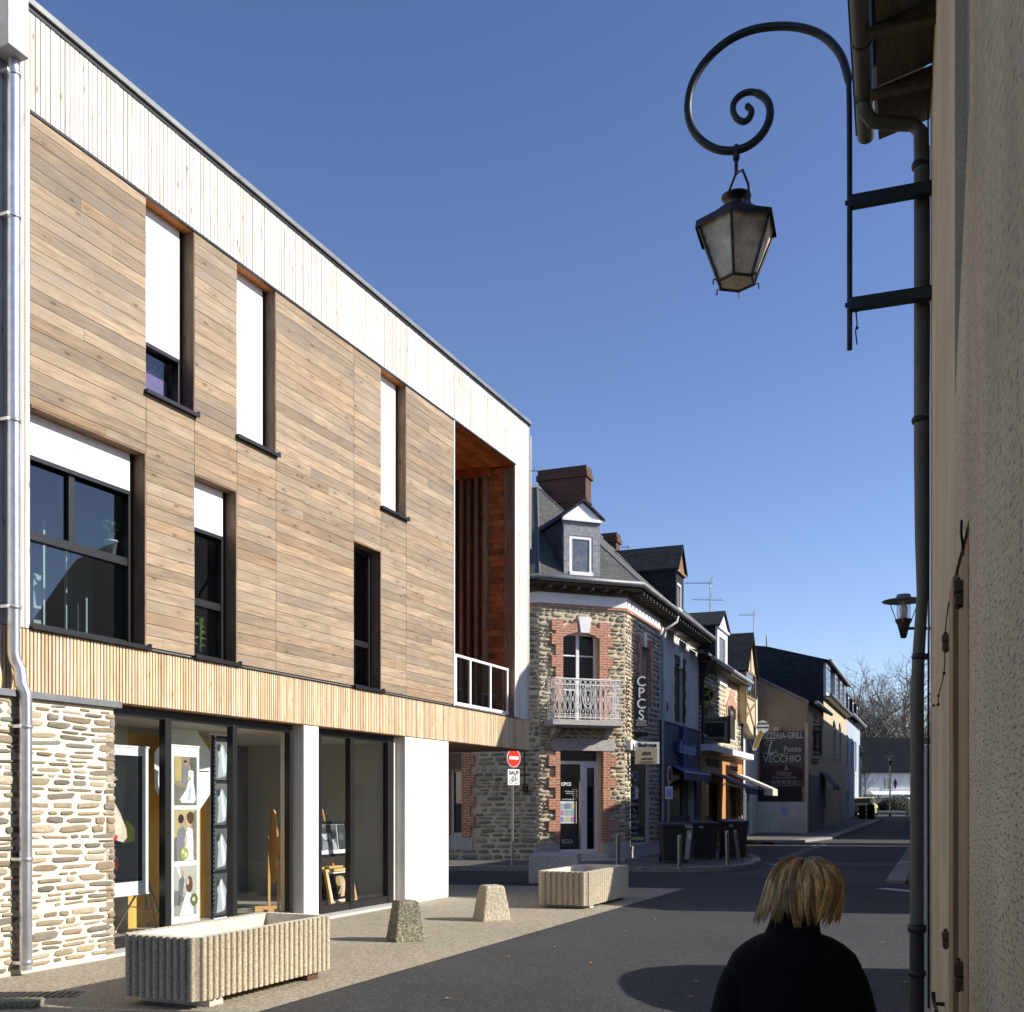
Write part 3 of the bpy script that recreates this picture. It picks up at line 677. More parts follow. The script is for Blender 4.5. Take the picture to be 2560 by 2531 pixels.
# stones on the end of the wall, seen along its broken edge
z = .05
while z < 2.65:
    h = R.uniform(.06, .14); mb.box(SW - .1, SW + R.uniform(.0, .02), -.10 - R.uniform(0, .01), .1, z, z + h - .02, 1, R.choice(PAL['left'])); z += h
mb.build('stone_wall', [M['mortar'], M['stone']], tb)
mb = MB(); mb.box(-3.2, S(306, -.16), -.16, .02, 2.74, 2.81); mb.build('zinc_flashing', M['zinc_dull'], tb, bevel=.004)
# pillars
for a, b in ((760, 797), (1013, 1121.5)):
    mb = MB(); mb.box(S(a, .01), S(b, .01), .01, .42, -.02, ZF - .012); mb.build('white_pillar', M['white_render'], tb, bevel=.01)
mb = MB(); mb.box(S(1013, .01) + .3, S(1121.5, .01) - .02, .42, 7.5, -.02, ZF - .02); mb.build('side_wall', M['white_render'], tb)
# shop fronts
def shopfront(bars, x0, x1):
    f = MB(); yy = .17
    f.box(x0, x1, yy, yy + .08, 2.70, ZF - .014); f.box(x0, x1, yy, yy + .08, .05, .17); f.box(x0 - .02, x0 + .04, yy, yy + .08, .17, 2.7)
    for a, b in bars: a += 11 if b - a > 15 else 0; f.box(S(a, yy), S(b, yy), yy - .012, yy + .09, .05, 2.72)
    o = f.build('shop_window', M['black_alu'], tb, bevel=.004)
    e = [x0 + .04] + [S(q, yy) for ab in bars for q in ab]
    for k in range(0, len(e) - 1, 2):
        if e[k + 1] - e[k] > .05:
            g = MB(); g.box(e[k], e[k + 1], yy + .035, yy + .043, .17, 2.70); g.build('pane', M['shop_glass'], o)
    g = MB(); g.box(x0 - .1, x1 + .02, -.09, yy + .1, -.01, .045); g.build('threshold', M['concrete'], o)
shopfront([(401, 427), (570, 592), (713, 731)], SW - .3, S(731, .17))
shopfront([(797, 803), (864, 885), (969, 982)], S(797, .17) - .1, S(982, .17))
mb = MB(); mb.box(S(733, .2), S(760, .05) + .05, .18, .42, 0, ZF - .03); mb.build('reveal_wall', M['cream'], tb); mb = MB(); mb.box(S(982, .2), S(1013, .1) + .05, .18, .42, 0, ZF - .03); mb.build('reveal_wall', M['cream'], tb)
# shop room
sr = MB(); X0, X1 = -1.6, S(1013)
sr.box(X0, X1, .26, 6.2, .02, .05, 2); sr.box(X0, X1, .26, 6.2, 2.70, 2.74, 1); sr.box(X0, X1, 6.1, 6.2, .05, 2.70, 0); sr.box(X0 - .1, X0, .3, 6.2, .05, 2.7, 1); sr.box(X1 - .15, X1 - .05, .3, 6.2, .05, 2.7, 1)
sr.box(S(640, 2.4), S(640, 2.4) + 6, 3.1, 3.2, .05, 2.7, 0)
sr.box(S(262, 1.5), S(313, 1.5), 1.45, 1.5, .05, 2.7, 1); sr.box(S(313, 1.5), S(522, 1.5), 1.46, 1.52, .05, 2.62, 3)
sr.build('shop_room', [M['dim'], M['interior'], M['floor_in'], M['yellow_wall']], tb)
# downpipe with hopper head
yh = -.26; hb = MB(); hb.box(S(21, yh), S(73, yh), yh, -.01, 8.98, 9.62); hb.build('hopper_head', M['zinc'], tb, bevel=.01)
xp = S(34, -.1); xq = S(64, -.2); zb = CH + (HZ - 1650) / FL * TF.Y(xp); zc = CH + (HZ - 1745) / FL * TF.Y(xq, -.2)
dp = MB(); path = [(xp, -.1, 9.05), (xp, -.1, zb + .06), (xp + .01, -.105, zb), (xp + .05, -.13, zb - .10), (xq - .03, -.18, zc + .12), (xq, -.2, zc + .04), (xq, -.2, zc - .06), (xq, -.2, .06)]
dp.tube(path, .061, 14); dpo = dp.build('downpipe', M['pipe_white'], tb)
for zz, xx, yy in ((7.45, xp, -.1), (5.45, xp, -.1), (3.62, xp, -.1), (8.85, xp, -.1), (2.45, xq, -.2), (1.15, xq, -.2), (.14, xq, -.2)):
    g = MB(); g.lathe([(.068, -.02), (.072, 0), (.068, .02)], (xx, yy, zz), 14); g.box(xx - .09, xx - .06, yy - .02, yy + .16, zz - .015, zz + .015); g.build('pipe_clip', M['pipe_white'], dpo)

# ---- things in the windows
W1 = win[0]
o = MB(); o.box(W1['a'] + .06, W1['a'] + .74, .36, .7, 6.46, 6.86, 0, (.42, .25, .46)); tag(o.build('storage_box', M['tinted'], None, TF.M), 'lilac storage box behind the upper left window', 'box')
o = MB(); xx = W1['a'] + .62; q = (.55, .42, .28)
o.ball((xx, .5, 6.93), .07, t=q); o.ball((xx, .49, 7.03), .055, t=q); o.ball((xx - .045, .5, 7.08), .02, t=q); o.ball((xx + .045, .5, 7.08), .02, t=q); o.ball((xx - .07, .46, 6.95), .028, t=q); o.ball((xx + .07, .46, 6.95), .028, t=q); o.ball((xx - .04, .45, 6.88), .03, t=q); o.ball((xx + .04, .45, 6.88), .03, t=q); o.ball((xx, .44, 7.02), .02, t=(.7, .6, .45))
tag(o.build('teddy_bear', M['tinted'], None, TF.M), 'small beige teddy bear sitting on the lilac box', 'toy')
o = MB(); xx = W1['a'] + .33; o.lathe([(.05, 0), (.10, .05), (.11, .18), (.07, .25), (.05, .27)], (xx, .5, 6.86), 12, t=(.7, .75, .85)); o.ball((xx, .5, 7.02), .06, t=(.25, .3, .7))
tag(o.build('toy_bag', M['tinted'], None, TF.M), 'white and blue bag beside the teddy bear in the window', 'bag')
# heart topiary
xx = S(279, .33); pt = thing('topiary_plant', 'heart-shaped green topiary in a white pot on the window rail', 'plant', TF.M @ T(xx, .34, 4.52))
g = MB(); g.lathe([(.045, 0), (.07, .17), (.076, .17), (.076, .19)], n=14); g.build('pot', M['white_paint'], pt)
g = MB()
for k in range(420):
    w_ = R.random() * 2 * math.pi; hx = .0065 * 16 * math.sin(w_) ** 3; hz = .0062 * (13 * math.cos(w_) - 5 * math.cos(2 * w_) - 2 * math.cos(3 * w_) - math.cos(4 * w_))
    c = Vector((hx + R.gauss(0, .012), R.gauss(0, .015), .33 + hz + R.gauss(0, .012))); d1 = Vector((R.gauss(0, 1), R.gauss(0, 1), R.gauss(0, 1))).normalized() * .014; d2 = d1.orthogonal().normalized() * .01
    g.add([c - d1, c + d2, c + d1, c - d2], [(0, 1, 2, 3)], 0, (R.uniform(.6, 1.5),) * 3)
g.build('heart_foliage', M['leaf'], pt, recalc=False)
xx = S(503, .33); pt = thing('bamboo_plant', 'thin leafy stems in a vase behind the narrow lower window', 'plant', TF.M @ T(xx, .36, 3.55))
g = MB(); g.lathe([(.04, 0), (.05, .18), (.045, .2)], n=12); g.build('vase', M['glass'], pt)
g = MB()
for k in range(5):
    h = R.uniform(.35, .6); x_ = R.uniform(-.03, .03); g.tube([(x_, 0, .1), (x_ + .02, 0, .1 + h * .5), (x_ + .06 * (k % 2), 0, .1 + h)], .006, 5)
    for j in range(6):
        z = .15 + h * j / 6; sg = R.choice((-1, 1)); g.add([(x_, 0, z), (x_ + sg * .05, .02, z + .05), (x_ + sg * .12, .0, z + .02), (x_ + sg * .05, -.02, z + .02)], [(0, 1, 2, 3)], 0, (1.3, 1.5, 1))
g.build('stems', M['leaf'], pt, recalc=False)

# ---- things in the shop
def hang(name, label, cat, u0, u1, v0, v1, y, pics, frame=None, border=(.06, .05), lean=0.0):
    x0, x1 = TF.at(u0, None, y), TF.at(u1, None, y); um = (u0 + u1) / 2
    z1 = TF.at(um, v0, y)[1]; z0 = TF.at(um, v1, y)[1]
    Wd, Hh = x1 - x0, z1 - z0
    th = thing(name, label, cat, TF.M @ T(x0, y, z0) @ Matrix.Rotation(lean, 4, 'X'))
    g = MB(); g.box(0, Wd, 0, .012, 0, Hh, 0, (.78, .8, .8)); g.build('paper', M['tinted'], th)
    if not frame:
        for zz in (0, Hh):
            g = MB(); g.tube([(-.01, .006, zz), (Wd + .01, .006, zz)], .014, 8); g.build('hanging_rail', M['white_paint'], th)
    else:
        g = MB(); b = .045
        g.box(-b, 0, -.025, .02, -b, Hh + b); g.box(Wd, Wd + b, -.025, .02, -b, Hh + b); g.box(0, Wd, -.025, .02, -b, 0); g.box(0, Wd, -.025, .02, Hh, Hh + b); g.build('frame', M[frame], th)
    for (a, b, c, d, kd) in pics:
        g = MB(); picture(g, a * Wd, b * Wd, c * Hh, d * Hh, -.002, kd); g.build('photo_print', M['tinted'], th, recalc=False)
    return th
hang('photo_banner', 'tall white-bordered banner of a blurred fair-haired portrait on black, beside the stone wall', 'banner', 245, 371, 1866, 2240, .5, [(.04, .87, .09, .94, 'portrait')])
hang('photo_banner', 'white banner of three colour wedding photographs behind the second pane', 'banner', 428, 498, 1866, 2306, .5, [(.1, .9, .665, .94, 'couple'), (.1, .9, .35, .64, 'kiss'), (.1, .9, .04, .32, 'sitting')])
hang('photo_banner', 'film-strip banner of black and white photographs beside the black mullion', 'banner', 527, 573, 1838, 2296, .5, [(0, 1, 0, 1, 'film')])
# photographic umbrella
def plane_pt(u, v, y): a, b = TF.at(u, v, y); return (a, b)
cu, cv = plane_pt(462, 1930, 1.0); um = thing('studio_umbrella', 'white photographic studio umbrella open behind the wedding banner', 'umbrella', TF.M @ T(cu, 1.0, 0))
g = MB(); n = 8; ring = []; Rr = .62
for k in range(n): ring.append((Rr * math.cos(math.pi * (2 * k + 1) / n), 0, cv + Rr * math.sin(math.pi * (2 * k + 1) / n)))
ap = (0, .22, cv); g.add(ring + [ap], [(k, (k + 1) % n, n) for k in range(n)]); g.build('canopy', M['paper'], um, recalc=False)
g = MB(); g.tube([(0, -.4, cv), (0, .22, cv)], .008, 6); g.tube([(0, .1, cv), (0, .1, .6)], .014, 8); g.build('pole', M['steel'], um)
for k in range(3):
    g = MB(); a = k * 2.1; g.tube([(0, .1, .65), (.4 * math.cos(a), .1 + .4 * math.sin(a), .05)], .01, 6); g.build('leg', M['steel'], um)
cu, cv = plane_pt(366, 2300, .9); tr = thing('tripod_stand', 'metal tripod stand on wheels under the portrait banner', 'tripod', TF.M @ T(cu, .9, .05))
g = MB(); g.tube([(0, 0, .3), (0, 0, 1.05)], .018, 8); g.build('column', M['steel'], tr)
for k in range(3):
    a = k * 2.09 + .4; g = MB(); g.tube([(0, 0, .72), (.38 * math.cos(a), .38 * math.sin(a), .04)], .014, 6); g.tube([(0, 0, .3), (.2 * math.cos(a), .2 * math.sin(a), .35)], .008, 6); g.ball((.38 * math.cos(a), .38 * math.sin(a), .03), .03, 8, 5); g.build('leg', M['steel'], tr)
# cheval mirror
cu, _ = plane_pt(684, 2100, .95); ch = thing('cheval_mirror', 'oval standing mirror on a light wooden stand behind the third pane', 'mirror', TF.M @ T(cu, .95, .05, .9))
g = MB(); pts = [(.24 * math.cos(2 * math.pi * k / 24), 1.0 + .55 * math.sin(2 * math.pi * k / 24)) for k in range(24)]; g.prism(pts, -.012, .012); g.build('oval_backing', M['light_wood'], ch)
g = MB(); g.prism([(p[0] * .88, 1.0 + (p[1] - 1) * .93) for p in pts], -.016, -.0125); g.build('mirror_glass', pm('mirror', (.8, .8, .8), .05, 1, .02), ch)
for sx in (-1, 1):
    g = MB(); g.box(sx * .27 - .02, sx * .27 + .02, -.02, .02, .08, 1.15); g.box(sx * .27 - .025, sx * .27 + .025, -.22, .22, 0, .08); g.build('post', M['light_wood'], ch, bevel=.005)
# wall clock far inside
cu, cv = plane_pt(660, 1875, 3.0); ck = thing('wall_clock', 'round wall clock high inside the shop', 'clock', TF.M @ T(cu, 3.05, cv))
g = MB(); g.disc((0, 0), .17, .17, -.02, .02); g.build('face', M['paper'], ck); g = MB(); g.box(-.005, .005, -.026, -.021, 0, .12); g.box(0, .08, -.026, -.021, -.004, .004); g.build('hands', M['black'], ck)
# second window: easel with two framed photographs, cabinet
cu, cv = plane_pt(828, 2100, .6); ea = thing('easel', 'light wooden easel carrying a framed photograph in the right shop window', 'easel', TF.M @ T(cu, .66, .05))
g = MB(); g.tube([(-.28, -.06, 0), (-.04, .14, 1.55)], .018, 6); g.build('leg', M['light_wood'], ea); g = MB(); g.tube([(.28, -.06, 0), (.04, .14, 1.55)], .018, 6); g.build('leg', M['light_wood'], ea)
g = MB(); g.tube([(0, .6, 0), (0, .16, 1.5)], .018, 6); g.build('leg', M['light_wood'], ea); g = MB(); g.box(-.3, .3, -.09, .03, .62, .65); g.build('ledge', M['light_wood'], ea)
hang('framed_photo', 'black and white framed photograph of two people on the easel', 'picture', 799, 868, 2060, 2135, .5, [(.0, 1, .14, .97, 'bw')], 'black_alu', lean=-.12)
hang('framed_photo', 'white and wood framed dark golden portrait leaning below the easel', 'picture', 828, 886, 2178, 2252, .42, [(.1, .9, .06, .94, 'gold')], 'light_wood', lean=-.2)
hang('framed_photo', 'small dusky print leaning at the left edge of the right shop window', 'picture', 786, 818, 2190, 2262, .55, [(.1, .95, .06, .94, 'gold')], 'black_alu', lean=-.25)
x0 = TF.at(893, None, 1.6); x1 = TF.at(955, None, 1.6); cb = thing('display_cabinet', 'tall pale cabinet inside the right shop window', 'cabinet', TF.M @ T(x0, 1.6, .05))
g = MB(); g.box(0, x1 - x0, 0, .5, 0, 1.75); g.build('body', M['interior'], cb, bevel=.006); g = MB(); g.box(.02, (x1 - x0) - .02, -.02, 0, .05, .85); g.build('door', M['interior'], cb, bevel=.004)
x0 = TF.at(826, None, 1.5); x1 = TF.at(868, None, 1.5); cb = thing('display_board', 'cream board with a dark square label behind the easel', 'board', TF.M @ T(x0, 1.5, .05))
g = MB(); g.box(0, x1 - x0, 0, .05, 0, 1.75); g.build('panel', M['tudor'], cb, bevel=.004); g = MB(); g.box(.02, .35, -.008, 0, 1.3, 1.55); g.build('dark_label', M['olive_shop'], cb)
# ------------------------------------------------------------------ corner house of stone and brick
P1, P2 = (.752, 29.2), (3.2, 30.1)
CF = Frame(*P1, P2[0] - P1[0], P2[1] - P1[1]); SFr = Frame(*P2, .402, 1.0); LF = Frame(P1[0] - 9 * .928, P1[1] + 9 * .373, .928, -.373)
CW = math.hypot(P2[0] - P1[0], P2[1] - P1[1])
def rel(root, fr): return root.matrix_world.inverted() @ fr.M
ch_ = thing('corner_house', 'rubble-stone corner house with red brick window surrounds, white band and slate roof', 'house', CF.M)
bpy.context.view_layer.update()
def RM(root, fr): bpy.context.view_layer.update(); return rel(root, fr)
def quoin(mb, xe, sgn, z0, z1, a, b, y0=-.085, y1=.05, st=.30):
    z = z0; k = 0
    while z < z1 - .02:
        mb.box(xe, xe + sgn * (a if k % 2 else b), y0 - (.004 if k % 2 else 0), y1, z, min(z + st - .001, z1)); z += st; k += 1
def opening(root, fr, x0, x1, z0, z1, rec=.22, mat='white_paint', leaves=2, trans=None, glassm='old_glass', fw=.06, name='window', sill=True, room=True, arch=0.0):
    A = RM(root, fr); g = MB(); c = (x0 + x1) / 2
    g.box(x0, x0 + fw, rec, rec + .06, z0, z1); g.box(x1 - fw, x1, rec, rec + .06, z0, z1); g.box(x0 + fw, x1 - fw, rec, rec + .06, z0, z0 + fw); g.box(x0 + fw, x1 - fw, rec, rec + .06, z1 - fw, z1)
    if leaves == 2: g.box(c - .045, c + .045, rec - .012, rec + .05, z0 + fw, z1 - fw)
    for t_ in (trans or []): g.box(x0 + fw, x1 - fw, rec + .005, rec + .045, t_ - .02, t_ + .02)
    if arch:
        n = 8
        for sg, xe in ((1, x0 + .001), (-1, x1 - .001)):
            g.prism([(xe, z1 + .001)] + [(c - sg * (x1 - x0) / 2 * math.cos(math.pi / 2 * k / n), z1 - arch + arch * math.sin(math.pi / 2 * k / n)) for k in range(n + 1)], rec - .1, rec - .003)
    o = g.build(name, M[mat], root, A)
    p = MB(); p.box(x0 + fw * .6, x1 - fw * .6, rec + .02, rec + .026, z0 + fw * .6, z1 - fw * .6); p.build('pane', M[glassm], o)
    if sill: p = MB(); p.box(x0 - .08, x1 + .08, -.06, rec, z0 - .1, z0); p.build('sill', M['granite'], o)
    return o
A_L, A_S = RM(ch_, LF), RM(ch_, SFr)
# left face
lw = (LF.at(1124), LF.at(1157), LF.at(1140, 2088)[1], LF.at(1140, 1925)[1]); lxo = LF.at(1110)
mb = MB(); holes_wall(mb, 0, 9, -.02, 7.2, [lw], 0, .45)
rubble(mb, lxo, 8.98, .1, 4.75, 0, [(lw[0] - .1, lw[1] + .38, lw[2] - .4, lw[3] + .5)], hr=(.08, .17), lr=(.16, .5), gap=.03, pal='old', out=.05)
rubble(mb, 8.0, 8.98, 4.75, 7.1, 0, [], hr=(.1, .2), lr=(.2, .5), gap=.03, pal='old', out=.05)
mb.build('stone_wall', [M['mortar_old'], M['stone']], ch_, A_L)
mb = MB(); quoin(mb, lw[1], 1, lw[2] - .05, lw[3] + .5, .38, .26, st=.29); quoin(mb, lw[0], -1, lw[2] - .05, lw[3] + .5, .38, .26, st=.29); mb.build('brick_surround', M['brick'], ch_, A_L)
mb = MB(); mb.box(lw[0], lw[1], -.02, .1, lw[3] + .02, lw[3] + .48, 0, (.4, .2, .5)); mb.build('lintel', M['brown_wood'], ch_, A_L)
mb = MB(); mb.box(lw[0] - .1, lw[1] + .32, -.05, .2, lw[2] - .42, lw[2] - .05); mb.build('sill_block', M['granite'], ch_, A_L, bevel=.01)
opening(ch_, LF, lw[0], lw[1], lw[2], lw[3], .15, sill=False, leaves=1)
mb = MB(); x_ = LF.at(1311, None, -.08); mb.tube([(x_, -.08, 2.1), (x_, -.08, 4.6)], .022, 8); mb.box(x_ - .05, x_ + .09, -.1, -.01, 2.0, 2.18); mb.build('cable_duct', M['grey_plastic'], ch_, A_L)
# chamfered face
d0, d1, dz1 = CF.at(1397.8), CF.at(1505), CF.at(1450, 1878)[1]; dz0 = .30
f0, f1 = CF.at(1405), CF.at(1496); fz1 = CF.at(1450, 1582)[1]; BZ = CF.at(1470, 1803, -.3)[1]
mb = MB(); holes_wall(mb, 0, CW, -.02, 7.2, [(d0, d1, dz0, dz1), (f0, f1, BZ, fz1)], 0, .45)
hz = [(d0 - .1, d1 + .18, .0, dz1 + .3), (f0 - .16, f1 + .2, BZ, fz1 + .15)]
rubble(mb, .01, CW - .01, .62, 7.1, 0, hz, hr=(.07, .15), lr=(.10, .34), gap=.024, pal='gold', out=.05)
mb.build('stone_wall', [M['mortar_old'], M['stone']], ch_)
mb = MB(); quoin(mb, d0, -1, .62, dz1, .34, .14); mb.build('brick_surround', M['brick'], ch_); mb = MB(); quoin(mb, d1, 1, .62, dz1, .40, .22); mb.build('brick_surround', M['brick'], ch_); mb = MB()
quoin(mb, f0, -1, BZ, fz1 + .02, .34, .22); quoin(mb, f1, 1, BZ, fz1 + .02, .40, .26)
mb.box(f0 - .34, f0, -.086, .05, fz1 + .02, fz1 + .30); mb.box(f1, f1 + .34, -.086, .05, fz1 + .02, fz1 + .30)
c = (f0 + f1) / 2; n = 7
for k in range(n):     # segmental brick arch
    a0 = f0 + (f1 - f0) * k / n; a1_ = f0 + (f1 - f0) * (k + 1) / n; zz = lambda x: fz1 - .16 + .16 * (1 - ((x - c) / ((f1 - f0) / 2)) ** 2)
    mb.prism([(a0, zz(a0)), (a1_, zz(a1_)), (a1_, zz(a1_) + .28), (a0, zz(a0) + .28)], -.085 - .002 * (k % 2), .06)
mb.build('brick_surround', M['brick'], ch_)
mb = MB(); k0, k1 = CF.at(1442), CF.at(1475); mb.prism([(k0 + .07, fz1 - .02), (k1 - .07, fz1 - .02), (k1, fz1 + .42), (k0, fz1 + .42)], -.12, .05); mb.build('keystone', M['white_paint'], ch_, bevel=.01)
mb = MB(); mb.box(CF.at(1378), CF.at(1534), -.1, .2, dz1, dz1 + .34); mb.build('lintel', M['granite'], ch_, bevel=.012)
mb = MB(); mb.box(-.03, d0, -.07, .2, 0, .60); mb.box(-.03, d0, -.05, .2, .60, .62); mb.build('plinth', M['granite'], ch_, bevel=.01)
mb = MB(); mb.box(d1 + .1, CW + .03, -.07, .2, 0, .60); mb.build('plinth', M['granite'], ch_, bevel=.01)
mb = MB(); mb.box(d0 - .02, d1 + .02, -.42, .25, 0, .28); mb.build('door_step', M['concrete'], ch_, bevel=.01)
mb = MB(); mb.box(d0 + .4, d1 + .35, -.75, -.425, 0, .16); mb.build('door_step', M['concrete'], ch_, bevel=.01)
fo = opening(ch_, CF, f0, f1, BZ, fz1, .2, trans=[CF.at(1450, 1641, .2)[1], BZ + .9], sill=False, arch=.16)
# door: dark glazed leaf with a white frame and a side light
dr = MB(); R_ = .24; sx = CF.at(1457, None, R_)
dr.box(d0, d0 + .05, R_, R_ + .08, dz0, dz1 - .02); dr.box(d1 - .05, d1, R_, R_ + .08, dz0, dz1 - .02); dr.box(sx - .06, sx + .05, R_ - .005, R_ + .08, dz0, dz1 - .3)
dr.box(d0 + .05, d1 - .05, R_ - .003, R_ + .07, dz1 - .36, dz1 - .27); dr.box(d0 + .05, d1 - .05, R_, R_ + .07, dz0, dz0 + .1); dr.box(sx + .05, sx + .13, R_, R_ + .07, dz0 + .1, dz1 - .36); dr.box(d1 - .12, d1 - .05, R_, R_ + .07, dz0 + .1, dz1 - .36); dr.box(sx + .13, d1 - .12, R_, R_ + .07, dz1 - .46, dz1 - .36)
do = dr.build('door', M['white_paint'], ch_, bevel=.004)
g = MB(); g.box(d0 + .05, sx - .06, R_ + .03, R_ + .036, dz0 + .1, dz1 - .3); g.box(sx + .1, d1 - .1, R_ + .03, R_ + .036, dz0 + .1, dz1 - .4); g.box(d0 + .05, d1 - .05, R_ + .03, R_ + .036, dz1 - .27, dz1 - .02); g.build('pane', M['old_glass'], do)
g = MB(); g.tube([(sx - .12, R_ - .04, dz0 + .1), (sx - .12, R_ - .04, dz0 + 2.0)], .018, 8); g.build('handle', M['steel'], do)
g = MB(); picture(g, d0 + .07, sx - .18, 1.13, 1.75, R_ + .022, 'flyer'); g.build('poster', M['tinted'], do, recalc=False)
g = MB(); g.prism([(d0 + .06, .45), (sx - .1, .45), (sx - .12, .9), (d0 + .08, .86)], R_ + .015, R_ + .022); g.text('ECO', d0 + .35, .62, .16, R_ + .012, t=(.8, .8, .8), m=1); g.build('poster', [M['photo_dark'], M['paper']], do)
g = MB(); g.text('CPCS', d0 + .32, CF.at(1410, 1961, R_)[1], .125, R_ + .02, off=.004)
for k, (tx, wd) in enumerate((('Agence', .14), ('Chauffage Plomberie', .3), ('Sanitaire Electricite', .32), ('Energies', .2), ('Solaire', .12))): g.text(tx, sx - .16, 2.08 - .055 * k, .045, R_ + .02, align='RIGHT')
g.text('Tel. 02 99 00 20 10', (d0 + sx) / 2, 1.80, .055, R_ + .02); g.build('lettering', M['paper'], do)
# balcony
bo_ = -.62; bz = BZ; bx0, bx1 = CF.at(1387, None, bo_), CF.at(1552, None, bo_)
mb = MB(); mb.box(bx0 - .08, bx1 + .06, bo_ - .05, 0, bz - .15, bz); mb.box(bx0 - .03, bx1 + .02, bo_, 0, bz - .19, bz - .15); bal = mb.build('balcony', M['granite'], ch_, bevel=.01)
for xc in (bx0 + .18, bx1 - .22):
    g = MB(); g.prism([(0, bz - .19), (-.42, bz - .19), (-.44, bz - .27), (-.34, bz - .36), (-.2, bz - .40), (-.1, bz - .5), (0, bz - .55)], xc - .08, xc + .08, 'x'); g.build('corbel', M['granite'], bal, bevel=.01)
RT = CF.at(1470, 1699, bo_)[1]
g = MB(); yy = bo_ + .02; r_ = .011
def ring(g, cx, cz, r, y, n=10, a0=0, a1=6.2832, rr=.009): g.tube([(cx + r * math.cos(a0 + (a1 - a0) * k / n), y, cz + r * math.sin(a0 + (a1 - a0) * k / n)) for k in range(n + 1)], rr, 4, cap=False, sm=False)
hgt = RT - bz
for zz in (bz + .06, RT - .16, RT): g.tube([(bx0, yy, zz), (bx1, yy, zz)], .014 if zz < RT else .022, 4)
nb = 13
for k in range(nb + 1):
    x_ = bx0 + (bx1 - bx0) * k / nb; g.tube([(x_, yy, bz + .02), (x_, yy, RT)], .011, 4)
    if k < nb:
        xc = x_ + (bx1 - bx0) / nb / 2; ring(g, xc, RT - .08, .055, yy); q = (bx1 - bx0) / nb / 2
        ring(g, xc - .03, bz + .13, .035, yy, 7, 0, 5); ring(g, xc + .035, bz + .13, .035, yy, 7, 3, 8)
        pts = [(xc, yy, bz + .2)] + [(xc + .05 * math.sin(w * math.pi / 4) * (1 if k % 2 else 1), yy, bz + .2 + (hgt - .38) * w / 8) for w in range(1, 9)]
        g.tube(pts, .009, 4, sm=False); g.tube([(2 * xc - p[0], p[1], p[2]) for p in pts], .009, 4, sm=False); ring(g, xc, bz + .2 + (hgt - .38) * .5, .035, yy)
xc = (bx0 + bx1) / 2
for a, b in ((.17, .30), (.11, .2)):
    g.tube([(xc + a * math.cos(2 * math.pi * k / 18), yy - .01, bz + hgt * .56 + b * math.sin(2 * math.pi * k / 18)) for k in range(19)], .011, 4, sm=False)
for xe in (bx0, bx1):
    for k in range(5):
        y_ = yy - yy * k / 5; g.tube([(xe, y_, bz + .02), (xe, y_, RT)], .011, 4)
    for zz in (bz + .06, RT - .16, RT): g.tube([(xe, yy, zz), (xe, 0, zz)], .014, 4)
    for k in range(4): ring_y = yy - yy * (k + .5) / 5; g.tube([(xe, ring_y + .05 * math.cos(w), RT - .08 + .05 * math.sin(w)) for w in [j * .9 for j in range(8)]], .008, 4)
g.build('railing', M['white_iron'], bal)
# street face
w0, w1 = SFr.at(1597), SFr.at(1620); wz1 = SFr.at(1600, 1612)[1]; wz0 = 4.6; DP = SFr.at(1647)
h0, h1 = SFr.at(1576), SFr.at(1622); hz0, hz1 = .45, SFr.at(1600, 1888)[1]
mb = MB(); holes_wall(mb, 0, DP, -.02, 7.2, [(w0, w1, wz0, wz1), (h0, h1, hz0, hz1)], 0, .45)
rubble(mb, .01, 1.2, .62, 7.1, 0, [(w0 - .1, w1 + .1, wz0, wz1 + .1), (h0 - .05, h1 + .05, 0, hz1 + .35)], hr=(.07, .15), lr=(.12, .34), gap=.024, pal='gold', out=.05)  # gold stones where the sun reaches the street face
rubble(mb, 1.2, DP, .1, 7.1, 0, [(w0 - .3, w1 + .3, wz0, wz1 + .3), (h0 - .05, h1 + .05, 0, hz1 + .35)], hr=(.1, .2), lr=(.18, .4), gap=.035, pal='grey', out=.04)  # grey stones paint in the shade farther along the same wall
mb.build('stone_wall', [M['mortar_old'], M['stone']], ch_, A_S)
mb = MB(); quoin(mb, w0, -1, wz0, wz1 + .25, .35, .22); quoin(mb, w1, 1, wz0, wz1 + .25, .35, .22); mb.box(w0, w1, -.03, .05, wz1, wz1 + .25); mb.build('brick_surround', M['brick'], ch_, A_S)
mb = MB(); mb.prism([((w0 + w1) / 2 - .1, wz1 - .02), ((w0 + w1) / 2 + .1, wz1 - .02), ((w0 + w1) / 2 + .16, wz1 + .4), ((w0 + w1) / 2 - .16, wz1 + .4)], -.07, .05); mb.build('keystone', M['white_paint'], ch_, A_S)
opening(ch_, SFr, w0, w1, wz0, wz1, .3); so_ = opening(ch_, SFr, h0, h1, hz0, hz1, .06, leaves=1, name='display_window', sill=True)
g = MB(); g.text('CPCS', h0 + .42, SFr.at(1590, 1942, .05)[1], .42, .05, sx=1.15)
for k in range(9): g.text(['Chauffage', 'Sanitaire', 'Plomberie', 'Electricite', 'Gaz', 'Solaire', 'Pompe a chaleur', 'Depannage', 'Ramonage'][k], h0 + .62, 2.18 - k * .17, .13, .05, sx=1.25)
g.build('lettering', M['blue_lt'], so_)
mb = MB(); mb.box(.02, h1 + .1, -.16, 0, hz1 + .08, hz1 + .36); mb.build('sign_fascia', M['white_paint'], ch_, A_S, bevel=.01)
mb = MB(); mb.box(0, DP, -.05, .0, .0, .43); mb.build('plinth', M['concrete'], ch_, A_S)
